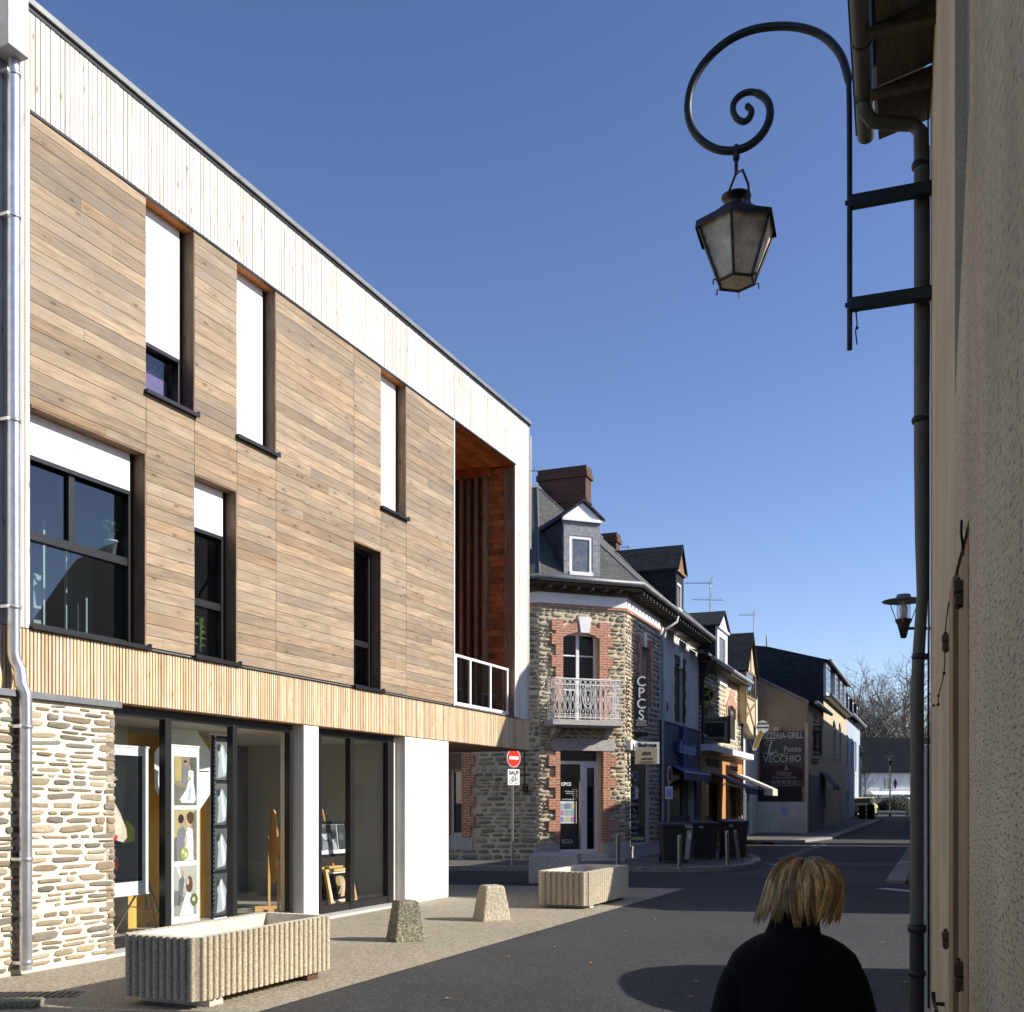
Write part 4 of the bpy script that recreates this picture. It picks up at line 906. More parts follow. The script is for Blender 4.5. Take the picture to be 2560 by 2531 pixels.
# bands, cornice, soffit and gutter round the three faces
def corner(fa, fb, ya, yb=None):
    yb = ya if yb is None else yb
    a = Vector(fa.o) + Vector((-fa.d[1], fa.d[0])) * ya; b = Vector(fb.o) + Vector((-fb.d[1], fb.d[0])) * yb
    da, db = Vector(fa.d), Vector(fb.d); den = da.x * db.y - da.y * db.x; t = ((b.x - a.x) * db.y - (b.y - a.y) * db.x) / den; return a + da * t
def strip(y0, y1, z0, z1, end=DP, mat='white_paint', name='band', root=ch_, ey=None):
    def line(y): return [Vector(LF.M @ Vector((0, y, 0)))[:2], corner(LF, CF, y)[:2], corner(CF, SFr, y)[:2], Vector(SFr.M @ Vector((end, y, 0)))[:2]]
    a, b = line(y0), line(y1); mb = MB()
    for i in range(3):
        mb.add([(*a[i], z0), (*a[i + 1], z0), (*b[i + 1], z0), (*b[i], z0), (*a[i], z1), (*a[i + 1], z1), (*b[i + 1], z1), (*b[i], z1)], [(0, 1, 2, 3), (4, 5, 6, 7), (0, 1, 5, 4), (2, 3, 7, 6), (1, 2, 6, 5), (0, 3, 7, 4)])
    return mb.build(name, M[mat], root, root.matrix_world.inverted())
bpy.context.view_layer.update()
strip(-.05, .2, 7.2, 7.5, name='white_band'); strip(-.075, .1, 7.12, 7.2, mat='brick', name='brick_string_course')
GE = SFr.at(1778, None, -.45)
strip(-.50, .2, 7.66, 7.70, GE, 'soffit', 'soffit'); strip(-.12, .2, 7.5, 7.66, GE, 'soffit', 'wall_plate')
gl = [LF.M @ Vector((0, -.56, 7.80)), Vector((*corner(LF, CF, -.56), 7.80)), Vector((*corner(CF, SFr, -.56), 7.80)), SFr.M @ Vector((GE, -.56, 7.74))]
mb = MB(); mb.tube(gl, .085, 10); mb.build('gutter', M['zinc_dull'], ch_, ch_.matrix_world.inverted())
mb = MB(); x = .15
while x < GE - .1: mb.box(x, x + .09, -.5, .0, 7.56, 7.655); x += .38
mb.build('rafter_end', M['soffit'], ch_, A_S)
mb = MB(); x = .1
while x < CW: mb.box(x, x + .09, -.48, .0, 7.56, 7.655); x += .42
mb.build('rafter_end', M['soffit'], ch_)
# roof
RZ = 11.4; RI = 3.2
e = [LF.M @ Vector((0, -.6, 7.78)), Vector((*corner(LF, CF, -.6), 7.78)), Vector((*corner(CF, SFr, -.6), 7.78)), SFr.M @ Vector((GE, -.6, 7.78))]
r1 = Vector((*corner(LF, SFr, RI), RZ)); rl = LF.M @ Vector((0, RI, RZ)); rs = SFr.M @ Vector((GE, RI, RZ))
bk = Vector((*corner(LF, SFr, 6.8), 7.78)); bl = LF.M @ Vector((0, 6.8, 7.78)); bs = SFr.M @ Vector((GE, 6.8, 7.78))
mb = MB(); V = e + [r1, rl, rs, bk, bl, bs]
mb.add(V, [(0, 1, 4, 5), (1, 2, 4), (2, 3, 6, 4), (5, 4, 7, 8), (4, 6, 9, 7)]); mb.add([v - Vector((0, 0, .07)) for v in V], [(0, 1, 4, 5), (1, 2, 4), (2, 3, 6, 4)])
mb.build('roof', M['slate_old'], ch_, ch_.matrix_world.inverted(), recalc=False)
mb = MB(); mb.tube([e[1], r1], .03, 6); mb.tube([e[2], r1], .03, 6); mb.tube([rl, r1, rs], .06, 6); mb.build('roof_ridge', M['zinc_dull'], ch_, ch_.matrix_world.inverted())
mb = MB(); g0 = SFr.M @ Vector((GE - .05, 0, 0)); mb.add([SFr.M @ Vector((GE - .04, y, z)) for y, z in ((-.45, 7.7), (RI, RZ - .08), (6.8, 7.7), (6.8, 5), (-.0, 5))], [(0, 1, 2, 3, 4)]); mb.build('gable', M['slate'], ch_, ch_.matrix_world.inverted(), recalc=False)
mb = MB(); mb.box(0, 8.6, 6.3, 6.5, 0, 7.8); mb.box(.0, 8.6, .5, .55, 3.6, 3.7); mb.build('back_wall', M['mortar_old'], ch_, A_L)
mb = MB(); mb.box(-2, CW + 2, 2.6, 2.7, 0, 7.5); mb.box(-1, CW + 1, .5, 2.6, 3.65, 3.75); mb.build('inner_wall', M['black'], ch_)  # black wall stands for the dim room inside
# big chimney
def chimney(root, name, x0, x1, y0, y1, z0, z1, mats=('brick_dark', 'brick_chimney'), A=None, pots=0):
    g = MB(); g.box(x0, x1, y0, y1, z0, z1 - .35); g.box(x0 - .06, x1 + .06, y0 - .06, y1 + .06, z1 - .35, z1 - .18); g.box(x0 - .02, x1 + .02, y0 - .02, y1 + .02, z1 - .18, z1)
    g.box(x0 - .03, x1 + .03, y0 - .03, y1 + .03, z1 - 1.1, z1 - 1.02)
    o = g.build(name, M[mats[1]], root, A, bevel=.012)
    for k in range(pots):
        p = MB(); p.lathe([(.11, z1), (.09, z1 + .35), (.11, z1 + .37)], ((x0 + x1) / 2 + (k - (pots - 1) / 2) * .35, (y0 + y1) / 2, 0), 10); p.build('chimney_pot', M['brick'], o)
    return o
ca = Vector(px(1346, 1300, 33.2)); cb_ = Vector(px(1465, 1300, 33.2))
Cc = Frame(ca.x, ca.y, .928, -.373); chimney(ch_, 'chimney', 0, 1.55, 0, .55, 8.6, px(1400, 1172, 33.0).z, ('brick_dark', 'brick_chimney'), A=ch_.matrix_world.inverted() @ Cc.M)
Cd = Frame(px(1500, 0, 39).x, 39, .928, -.373); chimney(ch_, 'chimney', 0, .62, 0, .5, 9.5, px(1500, 1335, 39).z, A=ch_.matrix_world.inverted() @ Cd.M)
def dormer(root, A, x0, x1, y0, zb, ze, zp, depth, ww=None, side='slate', front='slate_light', ped='white_paint', over=.1, wz=None, fw=.09):
    """x0..x1 front, y0 front plane, zb base, ze eave, zp ridge"""
    c = (x0 + x1) / 2
    g = MB(); w_ = ww or (.22, .22); wz = wz or (zb + .12, ze - .35)
    holes_wall(g, x0, x1, zb, ze, [(x0 + w_[0], x1 - w_[1], wz[0], wz[1])], y0, y0 + .08); d = g.build('dormer', M[front], root, A)
    g = MB(); g.box(x0, x0 + .05, y0 + .08, y0 + depth, zb, ze); g.box(x1 - .05, x1, y0 + .08, y0 + depth, zb, ze); g.build('dormer_cheek', M[side], d)
    g = MB(); o = over
    for s_, xe in ((-1, x0 - o), (1, x1 + o)):
        g.add([(xe, y0 - .12, ze - .02), (c, y0 - .12, zp), (c, y0 + depth + 1.2, zp), (xe, y0 + depth, ze - .02), (xe, y0 - .12, ze + .04), (c, y0 - .12, zp + .07), (c, y0 + depth + 1.2, zp + .07), (xe, y0 + depth, ze + .04)],
              [(0, 1, 2, 3), (4, 5, 6, 7), (0, 1, 5, 4), (0, 4, 7, 3), (3, 7, 6, 2)])
    g.build('dormer_roof', M[side], d)
    g = MB(); g.prism([(x0 - o + .02, ze), (x1 + o - .02, ze), (c, zp - .03)], y0 - .03, y0 + .02); g.box(x0 - o + .03, x1 + o - .03, y0 - .09, y0 + .0, ze - .07, ze + .015); g.build('pediment', M[ped], d)
    g = MB(); a, b = x0 + w_[0], x1 - w_[1]
    g.box(a, a + fw, y0 + .02, y0 + .1, wz[0], wz[1]); g.box(b - fw, b, y0 + .02, y0 + .1, wz[0], wz[1]); g.box(a + fw, b - fw, y0 + .02, y0 + .1, wz[1] - fw, wz[1]); g.box(a, b, y0 - .03, y0 + .1, wz[0], wz[0] + fw * 1.2)
    wd = g.build('window_frame', M['white_paint'], d); g = MB(); g.box(a + fw, b - fw, y0 + .05, y0 + .056, wz[0] + fw, wz[1] - fw); g.build('pane', M['bright_glass'], wd)
    return d
yf = -.40
dormer(ch_, Matrix(), CF.at(1410, None, yf), CF.at(1500, None, yf), yf, 7.86, CF.at(1450, 1299, yf)[1], CF.at(1458, 1259, yf)[1] + .04, 2.0, (.16, .22), wz=(7.93, CF.at(1450, 1340, yf)[1]))
dormer(ch_, A_S, SFr.at(1690, None, -.3), SFr.at(1709, None, -.3), -.3, 7.85, 9.30, 10.15, 2.0, (.2, .25), front='slate', ped='brown_wood', wz=(8.0, 8.95))
mb = MB(); a = px(1503, 1366, 36.2); b = px(1531, 1405, 36.2); mb = MB()
sk = SFr.loc(px(1515, 1385, 35.8)); x_ = 5.0; mb.add([(x_, 1.0, 9.27 + .05), (x_ + .75, 1.0, 9.27 + .05), (x_ + .75, 1.75, 10.02 + .05), (x_, 1.75, 10.02 + .05), (x_, 1.0, 9.15), (x_ + .75, 1.0, 9.15), (x_ + .75, 1.75, 9.9), (x_, 1.75, 9.9)], [(0, 1, 2, 3), (0, 1, 5, 4), (1, 2, 6, 5), (2, 3, 7, 6), (3, 0, 4, 7)]); mb.build('skylight', M['zinc'], ch_, A_S)
def downpipe(root, A, x, ztop, zb, r=.05, y=-.12, mat='zinc', neck=.5):
    g = MB(); g.tube([(x + .5, -.5, ztop), (x + .42, -.48, ztop - .22), (x + .12, y - .06, ztop - .5), (x, y, ztop - .75), (x, y, zb)], r, 10)
    for z in (ztop - 1.3, ztop - 3.2, zb + .3): g.lathe([(r + .012, -.025), (r + .018, 0), (r + .012, .025)], (x, y, z), 10)
    return g.build('downpipe', M[mat], root, A)
downpipe(ch_, A_S, DP, 7.7, .15)

# antennas: thin masts with yagi arrays
def antenna(label, u, v0, v1, Y, arms):
    b = px(u, v1, Y); t = px(u, v0, Y); o = thing('roof_antenna', label, 'antenna', T(b.x, b.y, b.z), 'television aerials on the roofs')
    g = MB(); g.tube([(0, 0, -1.2), (0, 0, t.z - b.z)], .022, 6); g.build('mast', M['steel'], o)
    for (dz, l0, l1, ne, ang) in arms:
        z = (t.z - b.z) * dz; g = MB(); ca_, sa_ = math.cos(ang), math.sin(ang)
        g.tube([(l0 * ca_, l0 * sa_, z), (l1 * ca_, l1 * sa_, z)], .014, 5)
        for k in range(ne):
            q = l0 + (l1 - l0) * (k + .5) / ne; g.tube([(q * ca_ + .16 * sa_, q * sa_ - .16 * ca_, z + .05), (q * ca_ - .16 * sa_, q * sa_ + .16 * ca_, z + .05)], .007, 4)
        g.build('aerial', M['steel'], o)
        g = MB(); s_ = l1 if abs(l1) > abs(l0) else l0
        if ne > 5:
            for sg in (-1, 1): g.tube([(0, 0, z), (-.1 * s_, .0, z + sg * .3)], .01, 4)
            g.build('reflector', M['steel'], o)
    return o
antenna('short aerial with a bent reflector beside the small stepped chimney', 1573, 1362, 1412, 40, [(.85, -.3, .05, 6, 0), (.2, -.35, .55, 4, .1)])
antenna('tall aerial with two long arrays above the white rendered house', 1775, 1456, 1545, 44, [(.97, -1.05, .1, 14, 0), (.5, -.75, .55, 7, .1)])
antenna('aerial with a single rear reflector above the brick chimney of the slate roofs', 1884, 1530, 1572, 54, [(.8, -.75, .08, 9, 0)])
antenna('thin bare aerial pole behind the end of the timber building', 1326, 1092, 1240, 24, [(.42, 0, .18, 1, 0)])

# ------------------------------------------------------------------ white rendered house with the blue shopfront
wh = thing('rendered_house', 'grey-white rendered house with a bricked-up window above a slate-blue shopfront', 'house', SFr.M @ T(DP, 0))
X1 = SFr.at(1745) - DP; bpy.context.view_layer.update(); AW = Matrix()
sx_ = lambda u, y=0: SFr.at(u, None, y) - DP
mb = MB(); b0, b1 = sx_(1690), sx_(1710); bz1 = SFr.at(1700, 1665)[1]; bz0 = 4.45
holes_wall(mb, .02, X1, 0, 7.5, [(b0, b1, bz0, bz1), (sx_(1670), sx_(1735), 0.1, 2.7)], 0, .4); mb.build('wall', M['grey_render'], wh)
mb = MB(); quoin(mb, b0, -1, bz0, bz1 + .3, .22, .14, -.02); quoin(mb, b1, 1, bz0, bz1 + .3, .22, .14, -.02); mb.box(b0, b1, .16, .3, bz0, bz1); mb.box(b0, b1, -.02, .1, bz1, bz1 + .3); mb.build('bricked_up_window', M['brick_dark'], wh)
mb = MB(); c = (b0 + b1) / 2; mb.prism([(c - .09, bz1 - .1), (c + .09, bz1 - .1), (c + .14, bz1 + .45), (c - .14, bz1 + .45)], -.06, .05); mb.build('keystone', M['white_paint'], wh)
mb = MB(); mb.box(b0 - .1, b1 + .1, -.05, .15, bz0 - .12, bz0); mb.build('sill', M['granite'], wh)
mb = MB(); holes_wall(mb, .1, X1 - .01, .0, 4.28, [(sx_(1670), sx_(1735), .1, 2.7)], -.09, -.005); mb.box(.08, X1, -.12, .0, 4.285, 4.34); mb.build('shopfront', M['blue_shop'], wh)
mb = MB(); mb.box(sx_(1678), sx_(1735), .14, .2, .1, 1.25); mb.build('lower_panel', M['blue_shop'], wh)
mb = MB(); mb.box(sx_(1670), sx_(1735), .22, .24, .1, 2.7); mb.build('pane', M['old_glass'], wh)
mb = MB(); mb.box(.1, X1, .9, 1.0, 0, 3.0); mb.build('inner_wall', M['black'], wh)  # black paint gives the dimness of the shop interior
mb = MB(); c = sx_(1698); cz = SFr.at(1698, 1872)[1]; mb.box(c - .3, c + .3, -.22, -.09, cz - .72, cz + .72); mb.box(c - 1.15, c + 1.1, -.221, -.091, cz - .17, cz + .17); mb.build('cross_sign', M['blue'], wh, bevel=.01)
mb = MB(); mb.text("L'essentiel", c + .2, cz, .62, -.25, sx=.95, shear=.35, off=.012, rot=0); mb.tube([(c - .8, -.24, cz - .1), (c - .3, -.24, cz + .45), (c, -.24, cz - .2), (c + .4, -.24, cz - .3), (c + 1.2, -.24, cz + .1)], .012, 5); mb.build('script_lettering', M['blue_lt'], wh)
mb = MB(); a, b = sx_(1668), sx_(1736); mb.add([(a, -.09, 2.95), (b, -.09, 2.95), (b, -.55, 2.72), (a, -.55, 2.72), (a, -.55, 2.45), (b, -.55, 2.45)], [(0, 1, 2, 3), (3, 2, 5, 4)]); mb.box(a, b, -.57, -.552, 2.70, 2.74, 1); mb.build('awning', [M['blue'], M['paper']], wh, recalc=False)
mb = MB(); mb.box(.02, X1, -.02, .0, 7.35, 7.5); mb.build('brick_string_course', M['brick'], wh)
for (u, z) in ((1668, 7.35), (1700, 7.3), (1725, 7.2)):
    g = MB(); x_ = sx_(u); g.add([(x_ - .1, -.02, z), (x_ + 1.0, -.02, z), (x_ + 1.0, -.5, z - .12), (x_ - .1, -.5, z - .12)], [(0, 1, 2, 3)]); g.build('eave_board', M['zinc'], wh, recalc=False)  # pale slanting zinc sheet under the eave
g = MB(); x_ = sx_(1664); zz = SFr.at(1664, 1767)[1]; g.tube([(x_, -.05, zz), (x_ + .28, -.05, zz)], .02, 5); g.tube([(x_ + .1, -.05, zz - .14), (x_ + .02, -.05, zz + .14)], .02, 5); g.build('wall_anchor', M['iron'], wh)

# ------------------------------------------------------------------ bakery house
BX = SFr.at(1745); bk_ = thing('bakery_house', 'old stone house over an orange bakery shopfront with awnings', 'house', SFr.M @ T(BX, 0)); bpy.context.view_layer.update()
B = lambda u, y=0: SFr.at(u, None, y) - BX
BE = B(1850); Z = lambda u, v, y=0: SFr.at(u, v, y)[1]
aw0, aw1, awz0, awz1 = B(1818), B(1838), Z(1828, 1850), Z(1828, 1765); bw0, bw1 = B(1758), B(1786)
mb = MB(); hl = [(aw0, aw1, awz0, awz1), (bw0, bw1, 4.3, Z(1770, 1762)), (B(1756), B(1846), .1, 2.9)]
holes_wall(mb, 0, BE, 0, 6.9, hl, 0, .4)
rubble(mb, .05, B(1797), 3.9, 6.85, 0, hl, hr=(.1, .2), lr=(.2, .5), gap=.03, pal='grey', out=.04)  # shaded left stretch painted with grey stones
rubble(mb, B(1797), BE - .5, 3.9, 6.85, 0, [(aw0 - .25, aw1 + .25, awz0, awz1 + .5)], hr=(.14, .24), lr=(.25, .55), gap=.03, pal='gold', out=.03)  # sunlit stretch of the same wall painted with gold stones
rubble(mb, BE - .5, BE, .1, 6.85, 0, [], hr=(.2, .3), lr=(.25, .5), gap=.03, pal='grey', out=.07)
mb.build('stone_wall', [M['mortar_old'], M['stone']], bk_)
mb = MB(); c = (aw0 + aw1) / 2; mb.prism([(aw0 - .25, awz1 - .5), (aw0 - .22, awz1), (c, awz1 + .75), (aw1 + .22, awz1), (aw1 + .25, awz1 - .5), (aw1, awz1 - .5), (aw1, awz1 - .1), (c, awz1 + .02), (aw0, awz1 - .1), (aw0, awz1 - .5)], -.03, .06); mb.build('brick_arch', M['brick'], bk_)
opening(bk_, Frame(*(SFr.M @ Vector((BX, 0, 0)))[:2], .402, 1), aw0, aw1, awz0, awz1, .22, arch=.5); opening(bk_, Frame(*(SFr.M @ Vector((BX, 0, 0)))[:2], .402, 1), bw0, bw1, 4.3, Z(1770, 1762), .22)
mb = MB(); mb.add([(-.1, -.5, 7.02), (BE + .1, -.5, 7.02), (BE + .1, 3.2, 10.3), (-.1, 3.2, 10.3), (BE + .1, 6.8, 7.0), (-.1, 6.8, 7.0)], [(0, 1, 2, 3), (3, 2, 4, 5)]); mb.build('roof', M['slate_old'], bk_, recalc=False)
mb = MB(); mb.add([(BE, 0, 6.5), (BE, 0, 7.1), (BE, 3.2, 10.2), (BE, 6.8, 7), (BE, 6.8, 0), (BE, 0, 0)], [(0, 1, 2, 3, 4, 5)]); mb.build('gable', M['slate'], bk_, recalc=False)
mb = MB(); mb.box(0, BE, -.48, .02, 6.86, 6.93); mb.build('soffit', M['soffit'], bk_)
mb = MB(); mb.tube([(.1, -.52, 7.04), (BE + .1, -.52, 7.02)], .085, 10); mb.build('gutter', M['zinc'], bk_)
downpipe(bk_, Matrix(), .25, 6.95, 3.0, mat='iron'); downpipe(bk_, Matrix(), BE - .1, 6.95, .1, mat='iron')
dormer(bk_, Matrix(), B(1790), B(1815), -.06, 6.5, 8.75, 9.45, 2.6, (.35, .35), front='white_paint', ped='white_paint', wz=(7.3, 8.5))
mb = MB(); mb.box(0, BE + .35, -.55, 0, 3.62, 3.86); mb.build('canopy', M['white_paint'], bk_, bevel=.01)
mb = MB(); holes_wall(mb, 0, BE - .2, 0, 3.62, [(B(1756), B(1793), .1, 2.55), (B(1816), B(1846), .1, 2.55)], -.14, -.005); mb.build('shopfront', M['orange_shop'], bk_)
mb = MB(); mb.box(.02, B(1796), -.16, -.141, 2.75, 3.5); mb.build('fascia_panel', M['olive_shop'], bk_)
mb = MB(); mb.text('BOULANGERIE', (.02 + B(1796)) / 2, 3.22, .42, -.18, sx=.9, off=.01); mb.text('PATISSERIE', (B(1802) + BE) / 2 - .1, 3.22, .46, -.165, sx=.82, off=.012); mb.build('shop_lettering', M['black'], bk_)
for a, b in ((1756, 1793), (1816, 1846)): mb = MB(); mb.box(B(a), B(b), .1, .12, .1, 2.55); mb.build('pane', M['old_glass'], bk_)
mb = MB(); mb.box(0, BE, 1.0, 1.1, 0, 3.4); mb.build('inner_wall', M['black'], bk_)  # painted black for the unlit room behind the shopfront
def awn(name, a, b, z0, z1, out, mat, val=.22):
    g = MB(); g.add([(a, -.16, z0), (b, -.16, z0), (b, -out, z1), (a, -out, z1), (a, -out, z1 - val), (b, -out, z1 - val)], [(0, 1, 2, 3), (3, 2, 5, 4)]); g.add([(a, -.16, z0 - .02), (b, -.16, z0 - .02), (b, -out + .01, z1 - .02), (a, -out + .01, z1 - .02)], [(0, 1, 2, 3)])
    o = g.build(name, M[mat], bk_, recalc=False); g = MB(); g.tube([(a, -.16, z0 - .35), (a, -out, z1 - .05)], .018, 5); g.tube([(b, -.16, z0 - .35), (b, -out, z1 - .05)], .018, 5); g.build('awning_arm', M['steel'], o)
awn('dark_awning', B(1768), B(1800), 2.85, 2.25, 1.5, 'awning_dark'); awn('light_awning', B(1812), BE + .3, 2.95, 2.3, 1.6, 'awning_white', .28)

# ------------------------------------------------------------------ timber-framed house
TX = BX + BE + .01; th_ = thing('timber_framed_house', 'narrow cream house with dark crossed timbers and a pointed gable', 'house', SFr.M @ T(TX, 0)); bpy.context.view_layer.update()
TE = (52 - 30.1) * 1.0778 - TX; q = lambda u, y=0: SFr.at(u, None, y) - TX
mb = MB(); mb.box(0, TE, 0, .4, 0, 6.9); mb.build('wall', M['grey_render'], th_)
g0_, g1_ = q(1864, -.35), q(1888, -.35); c = (g0_ + g1_) / 2
mb = MB(); pts = [(g0_, 5.9), (g0_ + .25, 5.3), (c, 4.95), (g1_ - .2, 4.7), (g1_, 4.75), (g1_, 7.6), (c, 9.2), (g0_, 7.6)]; mb.prism(pts, -.35, 0); mb.build('gable_bay', M['tudor'], th_)
mb = MB()
def beam(a, b, w_=.11):
    a = Vector(a); b = Vector(b); n = (b - a).normalized(); n = Vector((-n.y, n.x)) * w_ / 2; mb.prism([tuple(a - n), tuple(b - n), tuple(b + n), tuple(a + n)], -.385, -.352)
beam((c, 9.1), (c, 7.5)); beam((g0_ + .03, 5.5), (g1_ - .05, 6.3)); beam((g0_ + .03, 6.3), (g1_ - .05, 5.0)); beam((g0_, 6.42), (g1_, 6.42)); beam((g0_, 7.55), (g1_, 7.55)); beam((g0_ + .06, 5.3), (g0_ + .06, 7.6)); beam((g1_ - .06, 4.8), (g1_ - .06, 7.6)); mb.build('timber_frame', M['brown_wood'], th_)
mb = MB(); mb.box(g0_ + .15, c - .06, -.37, -.355, 6.5, 7.5); mb.box(c + .06, g1_ - .15, -.37, -.355, 6.5, 7.5); mb.build('window', M['old_glass'], th_)
mb = MB()
for s_, xe in ((-1, g0_ - .15), (1, g1_ + .15)): mb.add([(xe, -.5, 7.45), (c, -.5, 9.3), (c, 3, 9.3), (xe, 3, 7.45), (xe, -.5, 7.53), (c, -.5, 9.38), (c, 3, 9.38), (xe, 3, 7.53)], [(0, 1, 2, 3), (4, 5, 6, 7), (0, 1, 5, 4), (0, 4, 7, 3)])
mb.build('gable_roof', M['slate'], th_)
mb = MB(); mb.add([(-.0, -.3, 6.9), (TE, -.3, 6.9), (TE, 3.4, 9.6), (0, 3.4, 9.6), (TE, 7, 6.9), (0, 7, 6.9)], [(0, 1, 2, 3), (3, 2, 4, 5)]); mb.build('roof', M['slate'], th_, recalc=False)
mb = MB(); mb.box(q(1868), q(1885), -.02, .02, 3.9, 4.9); mb.build('window', M['old_glass'], th_)
mb = MB(); mb.box(q(1855), q(1872), -.03, .02, .3, 2.4); mb.build('shop_window', M['old_glass'], th_); mb = MB(); mb.text('COIFFURE', q(1862), 1.5, .3, -.05, rot=-math.pi / 2); mb.build('lettering', M['blue_lt'], th_)
chimney(th_, 'chimney', -.6, 2.6, 3.9, 4.5, 8.8, 10.6); chimney(bk_, 'chimney', BE - 2.8, BE - 2.3, 3.2, 3.7, 9.3, 10.9, ('brick', 'brick'))

# ------------------------------------------------------------------ restaurant house and its neighbour
C0 = (14.46, 52.0); GF = Frame(C0[0] - 7 * .928, C0[1] + 7 * .373, .928, -.373); PF = Frame(*C0, .402, 1.0)
rz_ = thing('restaurant_house', 'peach rendered gable house carrying the big pizzeria banner', 'restaurant', GF.M); bpy.context.view_layer.update(); AP = RM(rz_, PF)
mb = MB(); mb.prism([(0, 0), (7, 0), (7, 6.55), (4.2, 8.1), (0, 10.2)], 0, .4); mb.build('gable_wall', M['peach'], rz_)
mb = MB(); mb.prism([(7.02, 6.55), (7.02, 6.72), (0, 10.45), (0, 10.25), (4.2, 8.1)], -.08, .45); mb.build('gable_coping', M['zinc_dull'], rz_)
g = GF.at; bx0, bx1 = g(1900, None, -.05), g(2010, None, -.05); bz1, bz0 = g(1955, 1829, -.05)[1], g(1955, 1966, -.05)[1]
mb = MB(); holes_wall(mb, g(1872), 7.0, 0, g(1955, 2005)[1], [], -.25, -.01); mb.build('yard_wall', M['grey_render'], rz_)
mb = MB(); mb.box(g(1880), g(2005), -.03, -.004, g(1955, 2004)[1], bz0 - .02); mb.build('dark_opening', M['black'], rz_)  # flat black panel in place of an unlit opening
mb = MB(); mb.box(g(2012), 7.02, -.04, .0, .2, 5.6); mb.build('corner_pilaster', M['tan_smooth'], rz_)
mb = MB(); mb.box(bx0, bx1, -.05, -.03, bz0, bz1); ban = mb.build('pizzeria_banner', M['photo_dark'], rz_)
mb = MB(); cx_ = (bx0 + bx1) / 2; BW = bx1 - bx0
def zt(v): return g(1955, v, -.06)[1]
mb.text('PIZZERIA-GRILL', cx_, zt(1840), .44, -.06, sx=.66, off=.006, t=(.6, .6, .58)); mb.text('Ponte', cx_ + BW * .24, zt(1874), .40, -.06, sx=.9, t=(.6, .6, .58)); mb.text('VECCHIO', cx_ + .02, zt(1898), .50, -.06, sx=.85, t=(.6, .6, .58)); mb.text('L', cx_ - BW * .27, zt(1872), .95, -.06, sx=.9, shear=.3, t=(.6, .6, .58)); mb.text('A', cx_ - BW * .14, zt(1877), .2, -.06, t=(.6, .6, .58))
mb.tube([(cx_ - BW * .45, -.06, zt(1878)), (cx_ - BW * .42, -.06, zt(1884)), (cx_ - BW * .2, -.06, zt(1880)), (cx_, -.06, zt(1887)), (cx_ + BW * .12, -.06, zt(1883))], .016, 4, t=(.6, .6, .58)); mb.tube([(cx_ - BW * .3, -.06, zt(1865)), (cx_ - BW * .4, -.06, zt(1858)), (cx_ - BW * .34, -.06, zt(1852)), (cx_ - BW * .15, -.06, zt(1850))], .012, 4, t=(.6, .6, .58))
mb.text('Pizzas à emporter', cx_ + .1, zt(1944), .19, -.06, sx=.85, shear=.2, t=(.42, .4, .4)); mb.text('02 99 83 42 52', cx_ + .1, zt(1956), .22, -.06, sx=.9, t=(.42, .42, .42)); mb.tube([(bx0 + .2, -.06, zt(1963)), (cx_, -.06, zt(1966)), (bx1 - .2, -.06, zt(1962))], .01, 4, t=(.4, .4, .4))
mb.build('banner_lettering', M['tinted'], ban)
mb = MB(); zz = zt(1926); mb.prism([(bx0 + .05, zz - .5), (bx1 - .05, zz - .5), (bx1 - .05, zz + .05), (cx_ + .3, zz + .3), (bx0 + .05, zz + .1)], -.053, -.051, t=(.075, .04, .05)); mb.prism([(cx_ - .35, zz - .22), (cx_ + .45, zz - .3), (cx_ + .5, zz - .12), (cx_ - .2, zz - .02)], -.056, -.054, t=(.2, .15, .15)); mb.prism([(cx_ + .1, zz), (cx_ + .2, zz + .32), (cx_ + .35, zz + .02)], -.056, -.054, t=(.24, .24, .27)); mb.prism([(cx_ + .6, zz), (bx1 - .1, zz - .02), (bx1 - .1, zz + .02), (cx_ + .6, zz + .04)], -.056, -.054, t=(.15, .1, .1)); mb.build('banner_picture', M['tinted'], ban)
mb = MB(); x_ = g(1944); mb.tube([(x_, -.02, bz1), (x_, -.3, bz1 + .15)], .02, 5); mb.box(x_ - .14, x_ + .14, -.4, -.2, bz1 + .02, bz1 + .2); mb.build('floodlight', M['zinc'], rz_)
# street facade
HB = (59 - 52) * 1.0778; p = lambda u, y=0: PF.at(u, None, y); pz = lambda u, v: PF.at(u, v)[1]
h1_ = [(p(2034), p(2044), pz(2040, 1802), pz(2040, 1782)), (p(2049), p(2057), pz(2053, 1888), pz(2053, 1790)), (p(2026), p(2034), .5, 2.4)]
mb = MB(); holes_wall(mb, 0, HB, 0, 6.6, h1_, 0, .35); mb.build('street_wall', M['tudor'], rz_, AP)
for h in h1_[:2]: opening(rz_, PF, *h, .12, leaves=1, arch=.3)
mb = MB(); mb.add([(-.0, -.35, 6.55), (HB, -.35, 6.55), (HB, 6.6, 10.0), (0, 6.6, 10.0)], [(0, 1, 2, 3)]); mb.build('roof', M['slate'], rz_, AP, recalc=False)
mb = MB(); mb.tube([(-.1, -.42, 6.6), (HB, -.42, 6.6)], .1, 8); mb.build('gutter', M['zinc'], rz_, AP)
mb = MB(); mb.box(.3, HB - .3, -.05, -.005, .1, 3.1); mb.build('shopfront', M['grey_paint'], rz_, AP)
mb = MB(); a, b = p(2048), p(2066); mb.add([(a, -.06, 3.4), (b, -.06, 3.4), (b, -.7, 2.6), (a, -.7, 2.6), (a, -.7, 2.4), (b, -.7, 2.4)], [(0, 1, 2, 3), (3, 2, 5, 4)]); mb.build('awning', M['awning_dark'], rz_, AP, recalc=False)
